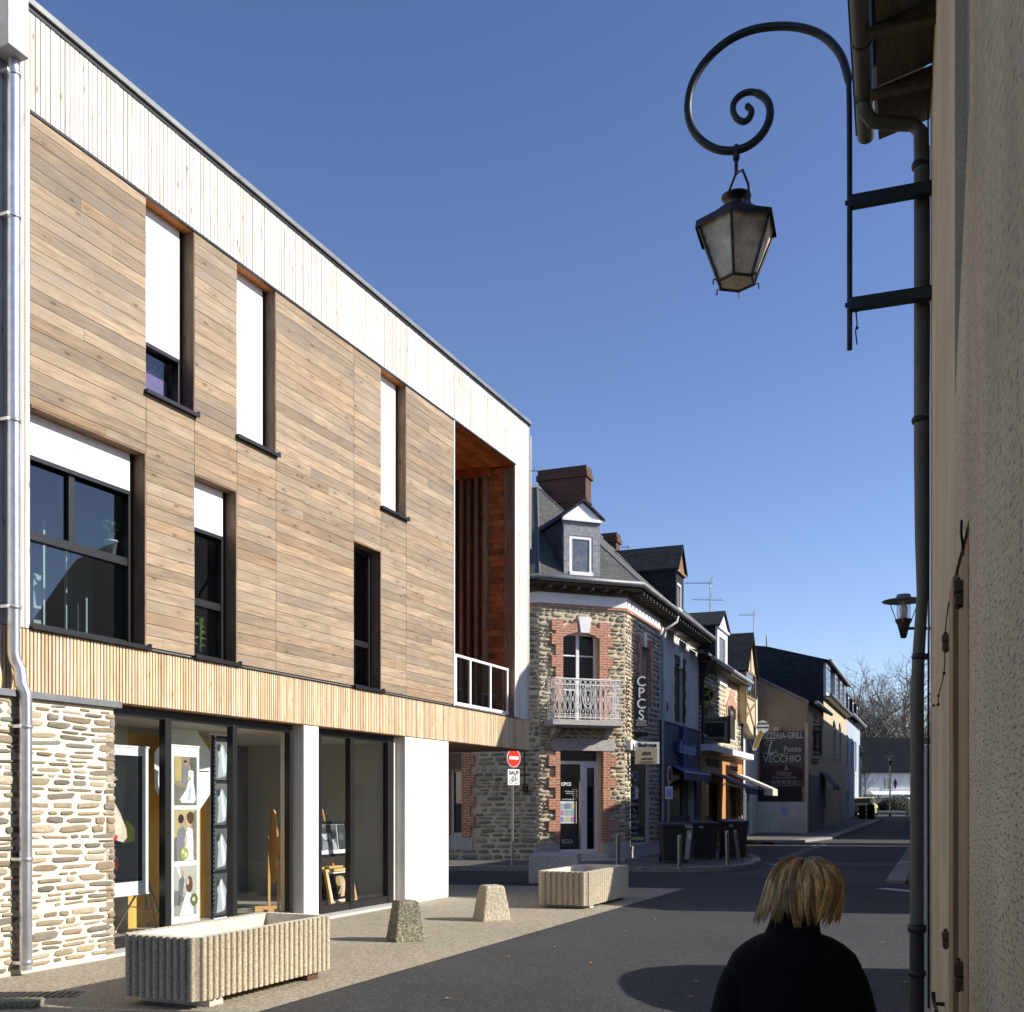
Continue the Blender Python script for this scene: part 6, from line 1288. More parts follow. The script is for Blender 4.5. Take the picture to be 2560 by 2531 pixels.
# ------------------------------------------------------------------ wheeled bins
def bin_(label, u0, u1, v, h, strip, rz):
    p_ = gr((u0 + u1) / 2, v, .12); Y_ = p_.y; W_ = (u1 - u0) / FL * Y_ * .96; o = thing('wheeled_bin', label, 'bin', T(p_.x, p_.y + .3, .117, rz), 'dark wheeled bins on the corner')
    w_, d_ = W_ / 2, .36; g = MB(); zt = h - .09
    g.add([(-w_ * .82, -d_ * .8, .05), (w_ * .82, -d_ * .8, .05), (w_ * .82, d_ * .8, .05), (-w_ * .82, d_ * .8, .05), (-w_ * .97, -d_, zt), (w_ * .97, -d_, zt), (w_ * .97, d_, zt), (-w_ * .97, d_, zt)], [(3, 2, 1, 0), (4, 5, 6, 7), (0, 1, 5, 4), (1, 2, 6, 5), (2, 3, 7, 6), (3, 0, 4, 7)])
    g.box(-w_, w_, -d_ - .02, d_ + .02, zt - .08, zt - .02); g.build('tub', M['grey_plastic'], o, bevel=.02)
    g = MB(); g.add([(-w_ * 1.02, -d_ - .05, zt), (w_ * 1.02, -d_ - .05, zt), (w_ * 1.02, d_ + .05, zt), (-w_ * 1.02, d_ + .05, zt), (-w_, -d_ - .03, zt + .03), (w_, -d_ - .03, zt + .03), (w_ * .9, d_, zt + .09), (-w_ * .9, d_, zt + .09)], [(3, 2, 1, 0), (4, 5, 6, 7), (0, 1, 5, 4), (1, 2, 6, 5), (2, 3, 7, 6), (3, 0, 4, 7)]); g.tube([(-w_ * .7, d_ + .06, zt + .05), (w_ * .7, d_ + .06, zt + .05)], .014, 6); g.build('lid', M['grey_plastic'], o, bevel=.012)
    for sx in (-1, 1): g = MB(); g.lathe([(.09, -.025), (.1, -.02), (.1, .02), (.09, .025)], n=16, M=T(sx * w_ * .86, d_ * .6, .1) @ Matrix.Rotation(math.pi / 2, 4, 'Y')); g.build('wheel', M['black'], o)
    if strip:
        g = MB(); g.add([(w_ * .48, -d_ * .9, .1), (w_ * .80, -d_ * .86 + .0, .1), (w_ * .97, -d_ - .012, zt - .12), (w_ * .62, -d_ - .012, zt - .12)], [(0, 1, 2, 3)]); g.build('lit_edge_panel', M['bin_strip'], o, recalc=False)  # sunlit front edge of the bin put in as pale grey
        g = MB(); g.add([(w_ * .5, -d_ * 1.02, zt - .07), (w_ * 1.02, -d_ * 1.02 - .05, zt - .07), (w_ * .9, -d_ - .08, zt + .02), (w_ * .4, -d_ - .08, zt + .04)], [(0, 1, 2, 3)]); g.build('lid_flap', M['bin_strip'], o, recalc=False)
        g = MB(); g.box(w_ * .72, w_ * .86, -d_ - .02, -d_ - .012, zt - .34, zt - .2); g.build('sticker', M['paper'], o)
    else:
        g = MB(); g.box(-w_ * .5, -w_ * .2, -d_ - .03, -d_ - .021, zt - .12, zt - .07); g.build('badge', M['bin_strip'], o)
bin_('dark rubbish bin with its sunlit front edge painted pale grey, leftmost of the three', 1651, 1731, 2158, 1.08, True, .05)
bin_('plain dark rubbish bin standing between the other two bins', 1724, 1795, 2150, 1.10, False, .12)
bin_('plain dark rubbish bin nearest the bakery awnings, rightmost of the three', 1804, 1872, 2148, 1.13, False, .0)

# ------------------------------------------------------------------ road sign
p_ = gr(1281, 2163, .12); sg = thing('road_sign', 'red no-entry sign with a white bicycle plate on a grey pole', 'road sign', T(p_.x, p_.y, .117)); tz = CH + (HZ - 1872) / FL * p_.y - .117
A = Matrix.Rotation(math.radians(44), 4, 'Z')
g = MB(); g.tube([(0, 0, 0), (0, 0, tz - .05)], .035, 10); g.build('pole', M['steel'], sg)
rr = .24; zc = tz - rr
g = MB(); g.disc((0, 0), rr, rr, -.05, -.04, 32); g.disc((0, 0), rr - .018, rr - .018, -.056, -.051, 32, 1); g.box(-.165, .165, -.062, -.057, -.038, .038); g.build('no_entry_disc', [M['white_paint'], M['red_sign']], sg, Matrix.Translation((0, 0, zc)) @ A)
z2 = zc - rr - .05; g = MB(); g.box(-.21, .21, -.05, -.04, z2 - .40, z2); pl = g.build('plate', M['white_paint'], sg, A, bevel=.01)
g = MB(); g.text('SAUF', 0, z2 - .09, .15, -.054, off=.003); cz = z2 - .28
for sx in (-1, 1): ring(g, sx * .1, cz - .02, .06, -.055, 14, rr=.006)
for a, b in (((-.1, -.02), (-.03, .07)), ((-.03, .07), (.06, .07)), ((.06, .07), (.1, -.02)), ((-.1, -.02), (0, -.02)), ((0, -.02), (.06, .07)), ((0, -.02), (-.04, .1)), ((.06, .07), (.05, .12)), ((.03, .12), (.08, .125)), ((-.07, .1), (-.01, .1))): g.tube([(a[0], -.055, cz + a[1]), (b[0], -.055, cz + b[1])], .006, 4)
g.build('plate_marks', M['black'], pl)
p_ = gr(1671, 2145, .12); p_ = Vector((px(1671, 0, 32).x, 32, 0)); ns = thing('road_sign', 'round parking sign and small plate seen edge-on before the blue shopfront', 'road sign', T(p_.x, p_.y, .1))
g = MB(); g.tube([(0, 0, 0), (0, 0, 2.7)], .03, 8); g.build('pole', M['steel'], ns)
g = MB(); g.disc((0, 0), .27, .27, -.05, -.04, 24); g.disc((0, 0), .24, .24, -.056, -.051, 24, 1); g.disc((0, 0), .18, .18, -.06, -.057, 24, 2); g.build('disc', [M['white_paint'], M['red_sign'], M['blue']], ns, Matrix.Translation((0, 0, 2.45)) @ Matrix.Rotation(math.radians(66), 4, 'Z'))
g = MB(); g.box(-.12, .12, -.05, -.04, 1.72, 2.1); g.box(-.08, .08, -.055, -.051, 1.78, 2.04, 1); g.build('plate', [M['white_paint'], M['blue_lt']], ns, Matrix.Rotation(.2, 4, 'Z'))

# ------------------------------------------------------------------ shop signs
def hung(name, label, u0, u1, v0, v1, Y, cat='sign'):
    a, b = px(u0, v1, Y), px(u1, v0, Y); o = thing(name, label, cat, T(a.x, Y, a.z)); return o, b.x - a.x, b.z - a.z
o, W_, H_ = hung('hanging_sign', 'tall black sign with four white letters one above the other', 1585, 1620, 1691, 1818, 30.2)
g = MB(); g.box(0, W_, -.05, .05, 0, H_); g.build('panel', M['black'], o, bevel=.01)
g = MB()
for k, c_ in enumerate('CPCS'): g.text(c_, W_ / 2, H_ * (.885 - .22 * k), .40, -.056, sx=.95, off=.006)
for k, c_ in enumerate(('Chauffage', 'Sanitaire', 'Plomberie')): g.text(c_, W_ / 2, H_ * (.125 - .045 * k), .075, -.056)
g.build('lettering', M['white_paint'], o)
for z_ in (.12, .93): g = MB(); g.tube([(0, 0, H_ * z_), (-.2, .12, H_ * z_)], .02, 6); g.build('bracket', M['cast_iron'], o)
o, W_, H_ = hung('hanging_sign', 'white lightbox sign lettered Buderus below the tall black sign', 1588, 1647, 1856, 1911, 30.3)
g = MB(); g.box(0, W_, -.08, .08, 0, H_); g.build('panel', M['white_paint'], o, bevel=.01)
g = MB(); g.box(.02, W_ - .06, -.084, -.081, .02, H_ - .17); g.build('beige_face', M['tan_smooth'], o)
g = MB(); g.text('Buderus', W_ / 2, H_ - .09, .15, -.085, off=.008, sx=1.05); g.text('CPCS', W_ / 2 - .02, H_ * .48, .1, -.088, off=.005); g.text('35770 VERN', W_ / 2, H_ * .24, .06, -.088, off=.002); g.text('Tel. 02 99 00 20 10', W_ / 2, H_ * .1, .05, -.088); g.build('lettering', M['black'], o)
for z_ in (.3, .75): g = MB(); g.tube([(0, 0, H_ * z_), (-.12, .1, H_ * z_)], .02, 6); g.build('bracket', M['cast_iron'], o)
o, W_, H_ = hung('round_sign', 'round yellow-green sign with a leaping figure on black', 1744, 1788, 1715, 1759, 39.6)
g = MB(); c = W_ / 2; g.disc((c, c), c, c, -.06, .06, 36); g.box(-.15, .06, -.05, .05, c - .14, c + .14); g.build('ring', M['yellow_sign'], o)
g = MB(); g.disc((c, c), c * .76, c * .76, -.066, -.061, 32); g.disc((c, c), c * .7, c * .7, -.07, -.067, 32, 0); 
for k in range(14): a = k * .449; g.box(c + .88 * c * math.cos(a) - .012, c + .88 * c * math.cos(a) + .012, -.066, -.061, c + .88 * c * math.sin(a) - .012, c + .88 * c * math.sin(a) + .012)
g.build('black_face', M['black'], o)
g = MB(); f = lambda L: [(c + a * c, -.078, c + b * c) for a, b in L]
g.tube(f([(.42, .48), (.12, .05), (-.2, -.12), (-.5, -.1)]), [.02, .035, .03, .012], 6); g.tube(f([(.12, .05), (.3, -.25), (.42, -.6)]), [.035, .03, .012], 6); g.tube(f([(-.45, .28), (.05, .3), (.55, .28)]), .014, 5); g.tube(f([(.05, .3), (.12, .05)]), .03, 6); g.ball((c + .3 * c, -.075, c + .52 * c), .035, 8, 6); g.build('leaping_figure', M['yellow_sign'], o)
o, W_, H_ = hung('hanging_sign', 'square brown lightbox sign lettered BOULANGER PATISSIER', 1754, 1818, 1792, 1858, 40.5)
g = MB(); g.box(0, W_, -.09, .09, 0, H_); g.build('panel', M['olive_shop'], o, bevel=.01)
g = MB(); g.box(.09, W_ - .13, -.094, -.091, H_ * .22, H_ * .76); g.text('BOULANGER', W_ / 2 - .02, H_ * .87, .165, -.095, off=.006); g.text('PATISSIER', W_ / 2 - .02, H_ * .11, .165, -.095, off=.006); g.build('lettering', M['black'], o)
g = MB(); g.box(W_, W_ + .1, -.1, .1, -.02, H_ + .02); g.build('side_casing', M['rust'], o)
o, W_, H_ = hung('round_sign', 'round white bakery sign with a hanging baguette shape', 1880, 1922, 1802, 1882, 47.5)
R3 = .28; cz = H_ - R3; cx_ = W_ - R3
g = MB(); g.disc((cx_, cz), R3, R3, -.04, .04, 28); g.build('disc', M['paper'], o)
g = MB(); g.text('ARTISAN', cx_, cz + .14, .12, -.045, off=.004); g.text('BOULANGER', cx_, cz - .03, .09, -.045, off=.006); g.build('lettering', M['black'], o)
g = MB(); a, b = Vector((.08, .1)), Vector((cx_ - .02, cz - .1)); dd = (b - a).normalized(); nn = Vector((-dd.y, dd.x)); L_ = (b - a).length
poly = [a + dd * (L_ * .5 + L_ * .5 * math.cos(t_)) + nn * .11 * math.copysign(abs(math.sin(t_)) ** .5, math.sin(t_)) for t_ in [2 * math.pi * k / 24 for k in range(24)]]; g.prism([tuple(q_) for q_ in poly], -.05, .05); g.build('baguette_backing', M['paper'], o)
g = MB(); mid = (a + b) / 2; g.prism([tuple(mid + (q_ - mid) * .86) for q_ in poly], -.056, -.051, t=(.42, .26, .06))
for k in range(5): q_ = a + dd * L_ * (.2 + .15 * k); g.prism([tuple(q_ - nn * .05), tuple(q_ + nn * .05 + dd * .1), tuple(q_ + nn * .04 + dd * .13)], -.06, -.057, t=(.6, .42, .16))
g.build('baguette', M['tinted'], o); g = MB(); g.tube([(-1.3, 0, H_ * .45), (.3, 0, H_ * .45)], .018, 6); g.build('bracket', M['steel'], o)
o, W_, H_ = hung('hanging_sign', 'tall black vertical sign lettered PIZZA GRILL beside the restaurant corner', 2022, 2053, 1815, 1889, 54)
g = MB(); g.box(0, W_, -.05, .05, 0, H_); g.build('panel', M['black'], o, bevel=.01)
g = MB(); g.text('PIZZA', W_ / 2, H_ * .89, .2, -.055, sx=.95, off=.006); g.text('GRILL', W_ / 2, H_ * .09, .2, -.055, sx=.95, off=.006); g.text('VECCHIO', W_ * .72, H_ * .48, .2, -.055, rot=-math.pi / 2, sx=.95); g.text('La Ponte', W_ * .3, H_ * .45, .2, -.055, rot=-math.pi / 2, sx=.85, shear=.2); g.build('lettering', M['bin_strip'], o)
g = MB(); g.tube([(-.2, 0, H_ + .1), (W_ - .1, 0, H_ + .1)], .02, 6); g.tube([(W_ * .6, 0, H_ + .1), (W_ * .6, 0, H_)], .02, 6); g.build('bracket', M['steel'], o)
o, W_, H_ = hung('small_sign', 'small orange PIZZA sign under the tall vertical one', 2021, 2046, 1898, 1911, 53.5)
g = MB(); g.box(0, W_, -.05, .05, 0, H_); g.build('panel', M['rust'], o); g = MB(); g.text('PIZZA', W_ / 2, H_ / 2, .18, -.055, off=.006); g.build('lettering', M['orange_shop'], o)
o, W_, H_ = hung('paper_notice', 'small bluish notice stuck on the grey yard wall under the banner', 1953, 1964, 2018, 2034, 51.8)
g = MB(); g.box(0, W_, -.05, -.03, 0, H_); g.build('sheet', M['blue_lt'], o)

# ------------------------------------------------------------------ far end of the street
FY = 115; fz = gz(FY); fh = thing('far_house', 'low white house with a huge dark slate roof closing the street', 'house', T(px(2210, 0, FY).x, FY, fz))
g = MB(); g.box(-9, 14, 0, 8, 0, px(0, 1932, FY).z - fz); g.build('wall', M['white_render'], fh)
e0 = px(0, 1930, FY).z - fz; r0 = px(0, 1843, FY + 3).z - fz; g = MB(); g.add([(-9.4, -.4, e0), (14.4, -.4, e0), (14.4, 4, r0), (-9.4, 4, r0), (14.4, 8.4, e0), (-9.4, 8.4, e0), (-9.4, -.4, e0 - .1), (14.4, -.4, e0 - .1)], [(0, 1, 2, 3), (3, 2, 4, 5), (0, 1, 7, 6)]); g.add([(-9.2, 0, e0 - .1), (-9.2, 4, r0 - .1), (-9.2, 8, e0 - .1)], [(0, 1, 2)]); g.build('roof', M['black_slate'], fh, recalc=False)
fx = lambda u: px(u, 0, FY).x - px(2210, 0, FY).x; fzz = lambda v: px(0, v, FY).z - fz
for (a, b, c, d) in ((2206, 2227, 1976, 1943), (2282, 2300, 1976, 1943)):
    g = MB(); g.box(fx(a), fx(b), -.05, 0, fzz(c), fzz(d)); w_ = g.build('window', M['white_paint'], fh); g = MB(); m_x = (fx(a) + fx(b)) / 2; g.box(fx(a) + .12, m_x - .06, -.06, -.051, fzz(c) + .12, fzz(d) - .12); g.box(m_x + .06, fx(b) - .12, -.06, -.051, fzz(c) + .12, fzz(d) - .12); g.build('pane', M['old_glass'], w_)
g = MB(); g.prism([(fx(2238), fzz(1973)), (fx(2242.5), fzz(1960)), (fx(2238), fzz(1947)), (fx(2233.5), fzz(1960))], -.1, -.02); g.build('diamond_plaque', M['black'], fh)
g = MB(); g.add([(fx(2174), -.1, fzz(1978)), (fx(2310), -.1, fzz(1978)), (fx(2310), -1.2, fzz(1987)), (fx(2174), -1.2, fzz(1987))], [(0, 1, 2, 3)]); g.build('awning', M['paper'], fh, recalc=False)
g = MB(); g.box(fx(2174), fx(2310), -1.24, -1.2, fzz(1995), fzz(1987)); vb = g.build('awning_valance', M['blue_shop'], fh); g = MB(); g.text('LE CESSONNAIS', fx(2212), fzz(1991), .42, -1.26, sx=1.1, off=.01); g.build('lettering', M['paper'], vb)
g = MB(); g.box(fx(2180), fx(2300), -.05, 0, .1, fzz(1997)); g.build('shop_window', M['old_glass'], fh)
# trees without leaves
def bare_tree(label, x, y, h, seed, lean=0.0):
    rr_ = random.Random(seed); o = thing('bare_tree', label, 'tree', T(x, y, gz(y)), 'leafless trees behind the far house')
    tk, cr = MB(), MB()
    def grow(p_, d, L, r, lev, mb):
        n_ = 4; pts = [p_]; q_ = p_
        for k in range(n_):
            d = (d + Vector((rr_.gauss(0, .17), rr_.gauss(0, .17), rr_.gauss(.03, .12)))).normalized(); q_ = q_ + d * L / n_; pts.append(q_)
        mb.tube(pts, [r * (1 - .4 * k / n_) for k in range(n_ + 1)], 6 if lev < 2 else 3, cap=False, sm=lev < 3)
        if lev >= 5: return
        for k in range({0: 6, 1: 4, 2: 4, 3: 4, 4: 4}[lev]):
            i = rr_.randint(1 if lev else 3, n_); a = rr_.uniform(0, 6.28); s_ = rr_.uniform(.5, 1.05)
            o_ = d.orthogonal().normalized(); o2 = d.cross(o_); dd = (d + (o_ * math.cos(a) + o2 * math.sin(a)) * s_ * 1.15 + Vector((0, 0, .12))).normalized()
            grow(pts[i], dd, L * rr_.uniform(.55, .82), max(r * .5, .021), lev + 1, cr)
    grow(Vector((0, 0, 0)), Vector((lean, 0, 1)).normalized(), h * .36, h * .02, 0, tk)
    tk.build('trunk', M['bark'], o, recalc=False); cr.build('crown', M['bark'], o, recalc=False)
for (lb, u, Y_, h, sd) in (('leafless tree rising above the end of the terrace roofs', 2125, 135, 23, 3), ('leafless tree left of the distant street lamp', 2185, 128, 18, 5), ('broad leafless tree beside the grey downpipe', 2252, 132, 21.5, 8), ('leafless tree mostly behind the downpipe', 2310, 126, 19, 12), ('smaller leafless tree behind the big slate roof', 2215, 145, 19, 15)):
    bare_tree(lb, px(u, 0, Y_).x, Y_, h, sd)
o = thing('young_tree', 'thin young tree in first yellow leaf beside the parked car', 'tree', T(px(2162, 0, 86).x, 86, gz(86))); rr_ = random.Random(4)
g = MB(); g.tube([(0, 0, 0), (.03, 0, 2), (-.05, 0, 4.6)], [.06, .045, .012], 6); tips = []
for k in range(34):
    z = rr_.uniform(1.2, 4.5); a = rr_.uniform(0, 6.28); l = .3 + (4.8 - z) * .28; e_ = (l * math.cos(a), l * math.sin(a), z + l * .8); g.tube([(0, 0, z), e_], .012, 3, cap=False); tips.append((z, e_))
g.build('trunk', M['bark'], o, recalc=False); g = MB()
for k in range(900):
    z, e_ = rr_.choice(tips); f = rr_.uniform(.2, 1.1); c_ = Vector((e_[0] * f, e_[1] * f, z + (e_[2] - z) * f)) + Vector((rr_.gauss(0, .06), rr_.gauss(0, .06), rr_.gauss(0, .06))); d1 = Vector((rr_.gauss(0, 1), rr_.gauss(0, 1), rr_.gauss(0, 1))).normalized() * .035; d2 = d1.orthogonal().normalized() * .025
    g.add([c_ - d1, c_ + d2, c_ + d1, c_ - d2], [(0, 1, 2, 3)], 0, (rr_.uniform(.7, 2),) * 3)
g.build('crown', M['leaf'], o, recalc=False)
def bush(label, x, y, r, n_=1600, seed=1):
    rr_ = random.Random(seed); g = MB()
    for k in range(n_):
        a = Vector((rr_.gauss(0, 1), rr_.gauss(0, 1), rr_.gauss(0, 1))).normalized() * r * rr_.uniform(.6, 1.05); a.z = abs(a.z) * 1.1
        d1 = Vector((rr_.gauss(0, 1), rr_.gauss(0, 1), rr_.gauss(0, 1))).normalized() * .09; d2 = d1.orthogonal().normalized() * .07; g.add([a - d1, a + d2, a + d1, a - d2], [(0, 1, 2, 3)], 0, (rr_.uniform(.6, 1.6),) * 3)
    tag(g.build('bush', M['shrub'], None, T(x, y, gz(y)), recalc=False), label, 'bush', 'bushes before the far house')
for k, (u, r, lb) in enumerate(((2222, 1.0, 'dark evergreen bush left of the distant lamp pole'), (2243, 1.3, 'larger dark evergreen bush right of the distant lamp pole'), (2262, .9, 'dark evergreen bush beside the pale far posts'))): bush(lb, px(u, 0, 98).x, 98, r, seed=k)
# parked yellow hatchback
rc = Vector((.3401 * 80, 80, gz(80))); cd = math.atan2(1, .44); car = thing('parked_car', 'pale yellow hatchback seen from behind, parked at the end of the street', 'car', T(rc.x - .85 + .75, rc.y + 1.9, gz(81), cd))
ym = pm('pale_yellow_paint', (.62, .60, .22), .25, .1, .03, 3, .01)
prof = [(-2.0, .28), (-2.04, .62), (-2.0, .9), (-1.9, .98), (-1.55, 1.34), (-1.3, 1.42), (.1, 1.44), (.45, 1.32), (1.05, .95), (1.85, .82), (2.05, .62), (2.05, .3), (1.6, .22), (-1.6, .22)]
g = MB(); nn_ = len(prof); vs = []
for (yy_, sc_) in ((-.84, .0), (-.80, 1), (.80, 1), (.84, .0)):
    for (a, b) in prof: vs.append((a * (.985 if sc_ == 0 else 1), yy_ * (1 if b < .95 else .86), b - (.03 if sc_ == 0 else 0)))
g.add(vs, [tuple(range(nn_)), tuple(range(3 * nn_, 4 * nn_))[::-1]] + [(j * nn_ + i, j * nn_ + (i + 1) % nn_, (j + 1) * nn_ + (i + 1) % nn_, (j + 1) * nn_ + i) for j in range(3) for i in range(nn_)], sm=True); g.build('body', ym, car, bevel=.03)
g = MB(); g.add([(-1.92, -.6, 1.0), (-1.92, .6, 1.0), (-1.6, .56, 1.33), (-1.6, -.56, 1.33)], [(0, 1, 2, 3)]); g.build('rear_window', M['black_alu'], car, recalc=False)
for sy in (-1, 1): g = MB(); g.add([(-1.45, sy * .80, .98), (.75, sy * .80, .98), (.3, sy * .745, 1.34), (-1.3, sy * .745, 1.36)], [(0, 1, 2, 3)]); g.build('side_window', M['black_alu'], car, recalc=False)
for sy in (-1, 1):
    g = MB(); g.box(-2.06, -1.9, sy * .52, sy * .80, .72, .96); g.build('tail_light', M['red_sign'], car, bevel=.03)
    for wx_ in (-1.25, 1.3):
        g = MB(); g.lathe([(.3, -.1), (.31, -.08), (.31, .08), (.3, .1)], n=20, M=T(wx_, sy * .78, .31) @ Matrix.Rotation(math.pi / 2, 4, 'X')); g.build('wheel', M['black'], car)
g = MB(); g.box(-2.07, -2.03, -.26, .26, .5, .61); g.build('number_plate', M['paper'], car); g = MB(); g.box(-2.1, -1.95, -.8, .8, .3, .48); g.build('bumper', ym, car, bevel=.04)
# far bins, posts
def far_post(label, u, v, h, r, mat, name='post', cat='post', grp=None):
    p_ = gr(u, v); g = MB(); g.lathe([(r, 0), (r, h * .9), (r * 1.15, h * .92), (r * .9, h), (.001, h + .02)], n=10); tag(g.build(name, M[mat], None, T(p_.x, p_.y, p_.z)), label, cat, grp)
far_post('dark litter bin at the far street corner behind the yellow car', 2155, 2047, .95, .24, 'cast_iron', 'litter_bin', 'bin')
for k, u in enumerate((2171, 2177, 2183)): far_post(['short dark post nearest the far litter bin', 'middle one of three short dark posts by the far kerb', 'outermost of three short dark posts by the far kerb'][k], u, 2047, 1.0, .1, 'cast_iron', 'bollard', 'bollard', 'dark posts at the far kerb')
for k, u in enumerate((2269, 2281)): far_post(['pale post at the far end of the street, left one', 'pale post close to the downpipe at the far end'][k], u, 2040, 1.4, .14, 'bin_strip', 'recycling_post', 'post', 'pale posts at the far end')
# drain grate at bottom left
p_ = gr(40, 2490); g = MB(); g.box(-.55, .55, -.14, .14, -.01, .012, 0)
for k in range(16): g.box(-.52 + k * .067, -.49 + k * .067, -.12, .12, .0122, .016, 1)
tag(g.build('drain_grate', [M['cast_iron'], M['black']], None, T(p_.x, p_.y, 0, .05)), 'narrow dark drain grate in the pavement by the stone wall', 'drain')
p_ = gr(10, 2520); g = MB(); g.box(-.4, .3, -.1, .1, 0, .07); tag(g.build('kerb_stone', M['mossy_agg'], None, T(p_.x, p_.y, 0, .1), bevel=.02), 'short mossy kerb stone at the bottom left', 'kerb stone')

# ------------------------------------------------------------------ person walking away
def skin(name, verts, edges, mat, parent, sub=2, root=0, M_=None):
    me = bpy.data.meshes.new(name); me.from_pydata([v[:3] for v in verts], edges, []); ob = bpy.data.objects.new(name, me); COL.objects.link(ob)
    m1 = ob.modifiers.new('skin', 'SKIN'); m1.use_smooth_shade = True; m2 = ob.modifiers.new('sub', 'SUBSURF'); m2.levels = sub; m2.render_levels = sub
    for i, v in enumerate(verts): sv = me.skin_vertices[0].data[i]; sv.radius = (v[3], v[4] if len(v) > 4 else v[3]); sv.use_root = (i == root)
    bpy.context.view_layer.update(); dg = bpy.context.evaluated_depsgraph_get(); m3 = bpy.data.meshes.new_from_object(ob.evaluated_get(dg)); ob.modifiers.clear(); ob.data = m3; bpy.data.meshes.remove(me)
    m3.materials.clear(); m3.materials.append(mat)
    for p__ in m3.polygons: p__.use_smooth = True; p__.material_index = 0
    if parent is not None: ob.parent = parent
    if M_ is not None: ob.matrix_local = M_
    return ob
PX, PY = .890, 3.4
pv = [(0, 0, .80, .13, .10), (0, -.01, .98, .125, .09), (0, -.03, 1.12, .11, .08), (0, -.02, 1.25, .075, .065), (.02, .0, 1.31, .052), (.04, .03, 1.36, .062, .07), (.05, .045, 1.43, .075, .09), (.05, .04, 1.475, .06, .07)]
pe_ = [(0, 1), (1, 2), (2, 3), (3, 4), (4, 5), (5, 6), (6, 7)]
def limb(start, L):
    i = start
    for v in L: pv.append(v); pe_.append((i, len(pv) - 1)); i = len(pv) - 1
    return i
for s_ in (-1, 1):
    st = .16 * s_
    k = limb(0, [(s_ * .085, 0, .72, .085), (s_ * .09, .06 + st * .5, .42, .055), (s_ * .09, .02 + st * 1.1, .09, .035), (s_ * .095, .12 + st * 1.1, .035, .032), (s_ * .095, .17 + st * 1.1, .03, .022)])
    k = limb(2, [(s_ * .135, -.03, 1.16, .045), (s_ * .205, -.03, .97, .038), (s_ * .215, .10, .77, .03), (s_ * .21, .13, .71, .03, .02)])
    h_ = k
    for j in range(4): limb(h_, [(s_ * .21 + (j - 1.5) * .006, .14 + (j - 1.5) * .019, .665, .0095), (s_ * .20 + (j - 1.5) * .006, .15 + (j - 1.5) * .02, .63, .008), (s_ * .185, .145 + (j - 1.5) * .019, .605 + abs(j - 1.3) * .007, .007)])
    limb(h_, [(s_ * .19, .165, .70, .010), (s_ * .18, .185, .67, .008)])
pb = skin('person', pv, pe_, M['skin'], None, 2, 0, T(PX, PY, 0)); tag(pb, 'person with short blond hair in a black coat walking away down the road', 'person')
# coat: stacked elliptical sections and skinned sleeves
def loft(g, secs, n_=28, cap=True):
    vs = []
    for (cx_, cy_, cz_, rx, ry, *e) in secs:
        p2 = e[0] if e else 1.0
        for k in range(n_):
            a = 2 * math.pi * k / n_; c_, s2 = math.cos(a), math.sin(a); vs.append((cx_ + rx * math.copysign(abs(c_) ** p2, c_), cy_ + ry * math.copysign(abs(s2) ** p2, s2), cz_))
    fs = [(j * n_ + i, j * n_ + (i + 1) % n_, (j + 1) * n_ + (i + 1) % n_, (j + 1) * n_ + i) for j in range(len(secs) - 1) for i in range(n_)]
    if cap: fs.append(tuple((len(secs) - 1) * n_ + i for i in range(n_)))
    g.add(vs, fs, 0, (1, 1, 1), True)
g = MB(); loft(g, [(0, 0, .52, .22, .17), (0, .0, .70, .21, .165), (0, -.01, .9, .20, .15), (0, -.02, 1.02, .20, .15), (0, -.03, 1.10, .205, .15), (0, -.035, 1.15, .21, .14), (0, -.04, 1.19, .21, .135), (0, -.04, 1.225, .192, .125), (0, -.036, 1.253, .16, .11), (.0, -.03, 1.275, .122, .095), (.003, -.015, 1.285, .088, .08), (.01, -.005, 1.315, .078, .079), (.016, .0, 1.345, .075, .077), (.016, 0, 1.352, .06, .062)])
coat = g.build('coat', M['wool'], pb)
for s_ in (-1, 1):
    sl_ = skin('sleeve', [(s_ * .125, -.035, 1.185, .056, .06), (s_ * .172, -.035, 1.15, .066, .07), (s_ * .20, -.035, 1.05, .064), (s_ * .225, -.03, .95, .058), (s_ * .235, .04, .85, .052), (s_ * .22, .10, .775, .045)], [(0, 1), (1, 2), (2, 3), (3, 4), (4, 5)], M['wool'], pb, 2)
for s_ in (-1, 1):
    skin('trouser_leg', [(s_ * .08, 0, .75, .10), (s_ * .09, .06 + .08 * s_, .42, .075), (s_ * .09, .02 + .176 * s_, .12, .065)], [(0, 1), (1, 2)], M['black'], pb, 2)
    skin('shoe', [(s_ * .09, .0 + .176 * s_, .06, .045), (s_ * .095, .10 + .176 * s_, .045, .042), (s_ * .095, .19 + .176 * s_, .035, .03)], [(0, 1), (1, 2)], M['cast_iron'], pb, 2)
# face details
HM = Matrix.Translation((.05, .045, 1.425)) @ Matrix.Rotation(-.45, 4, 'Z')
g = MB(); g.ball((0, .098, -.005), .012, 8, 6, sc=(1, 1.3, 1.6)); g.build('nose', M['skin'], pb, HM)
for s_ in (-1, 1):
    g = MB(); g.ball((s_ * .03, .082, .018), .011, 8, 6); g.build('eye', M['paper'], pb, HM); g = MB(); g.ball((s_ * .078, .0, .0), .02, 8, 6, sc=(.4, 1, 1.5)); g.build('ear', M['skin'], pb, HM)
g = MB(); g.ball((0, .085, -.045), .018, 8, 6, sc=(1.1, .5, .35)); g.build('mouth', M['red_sign'], pb, HM)
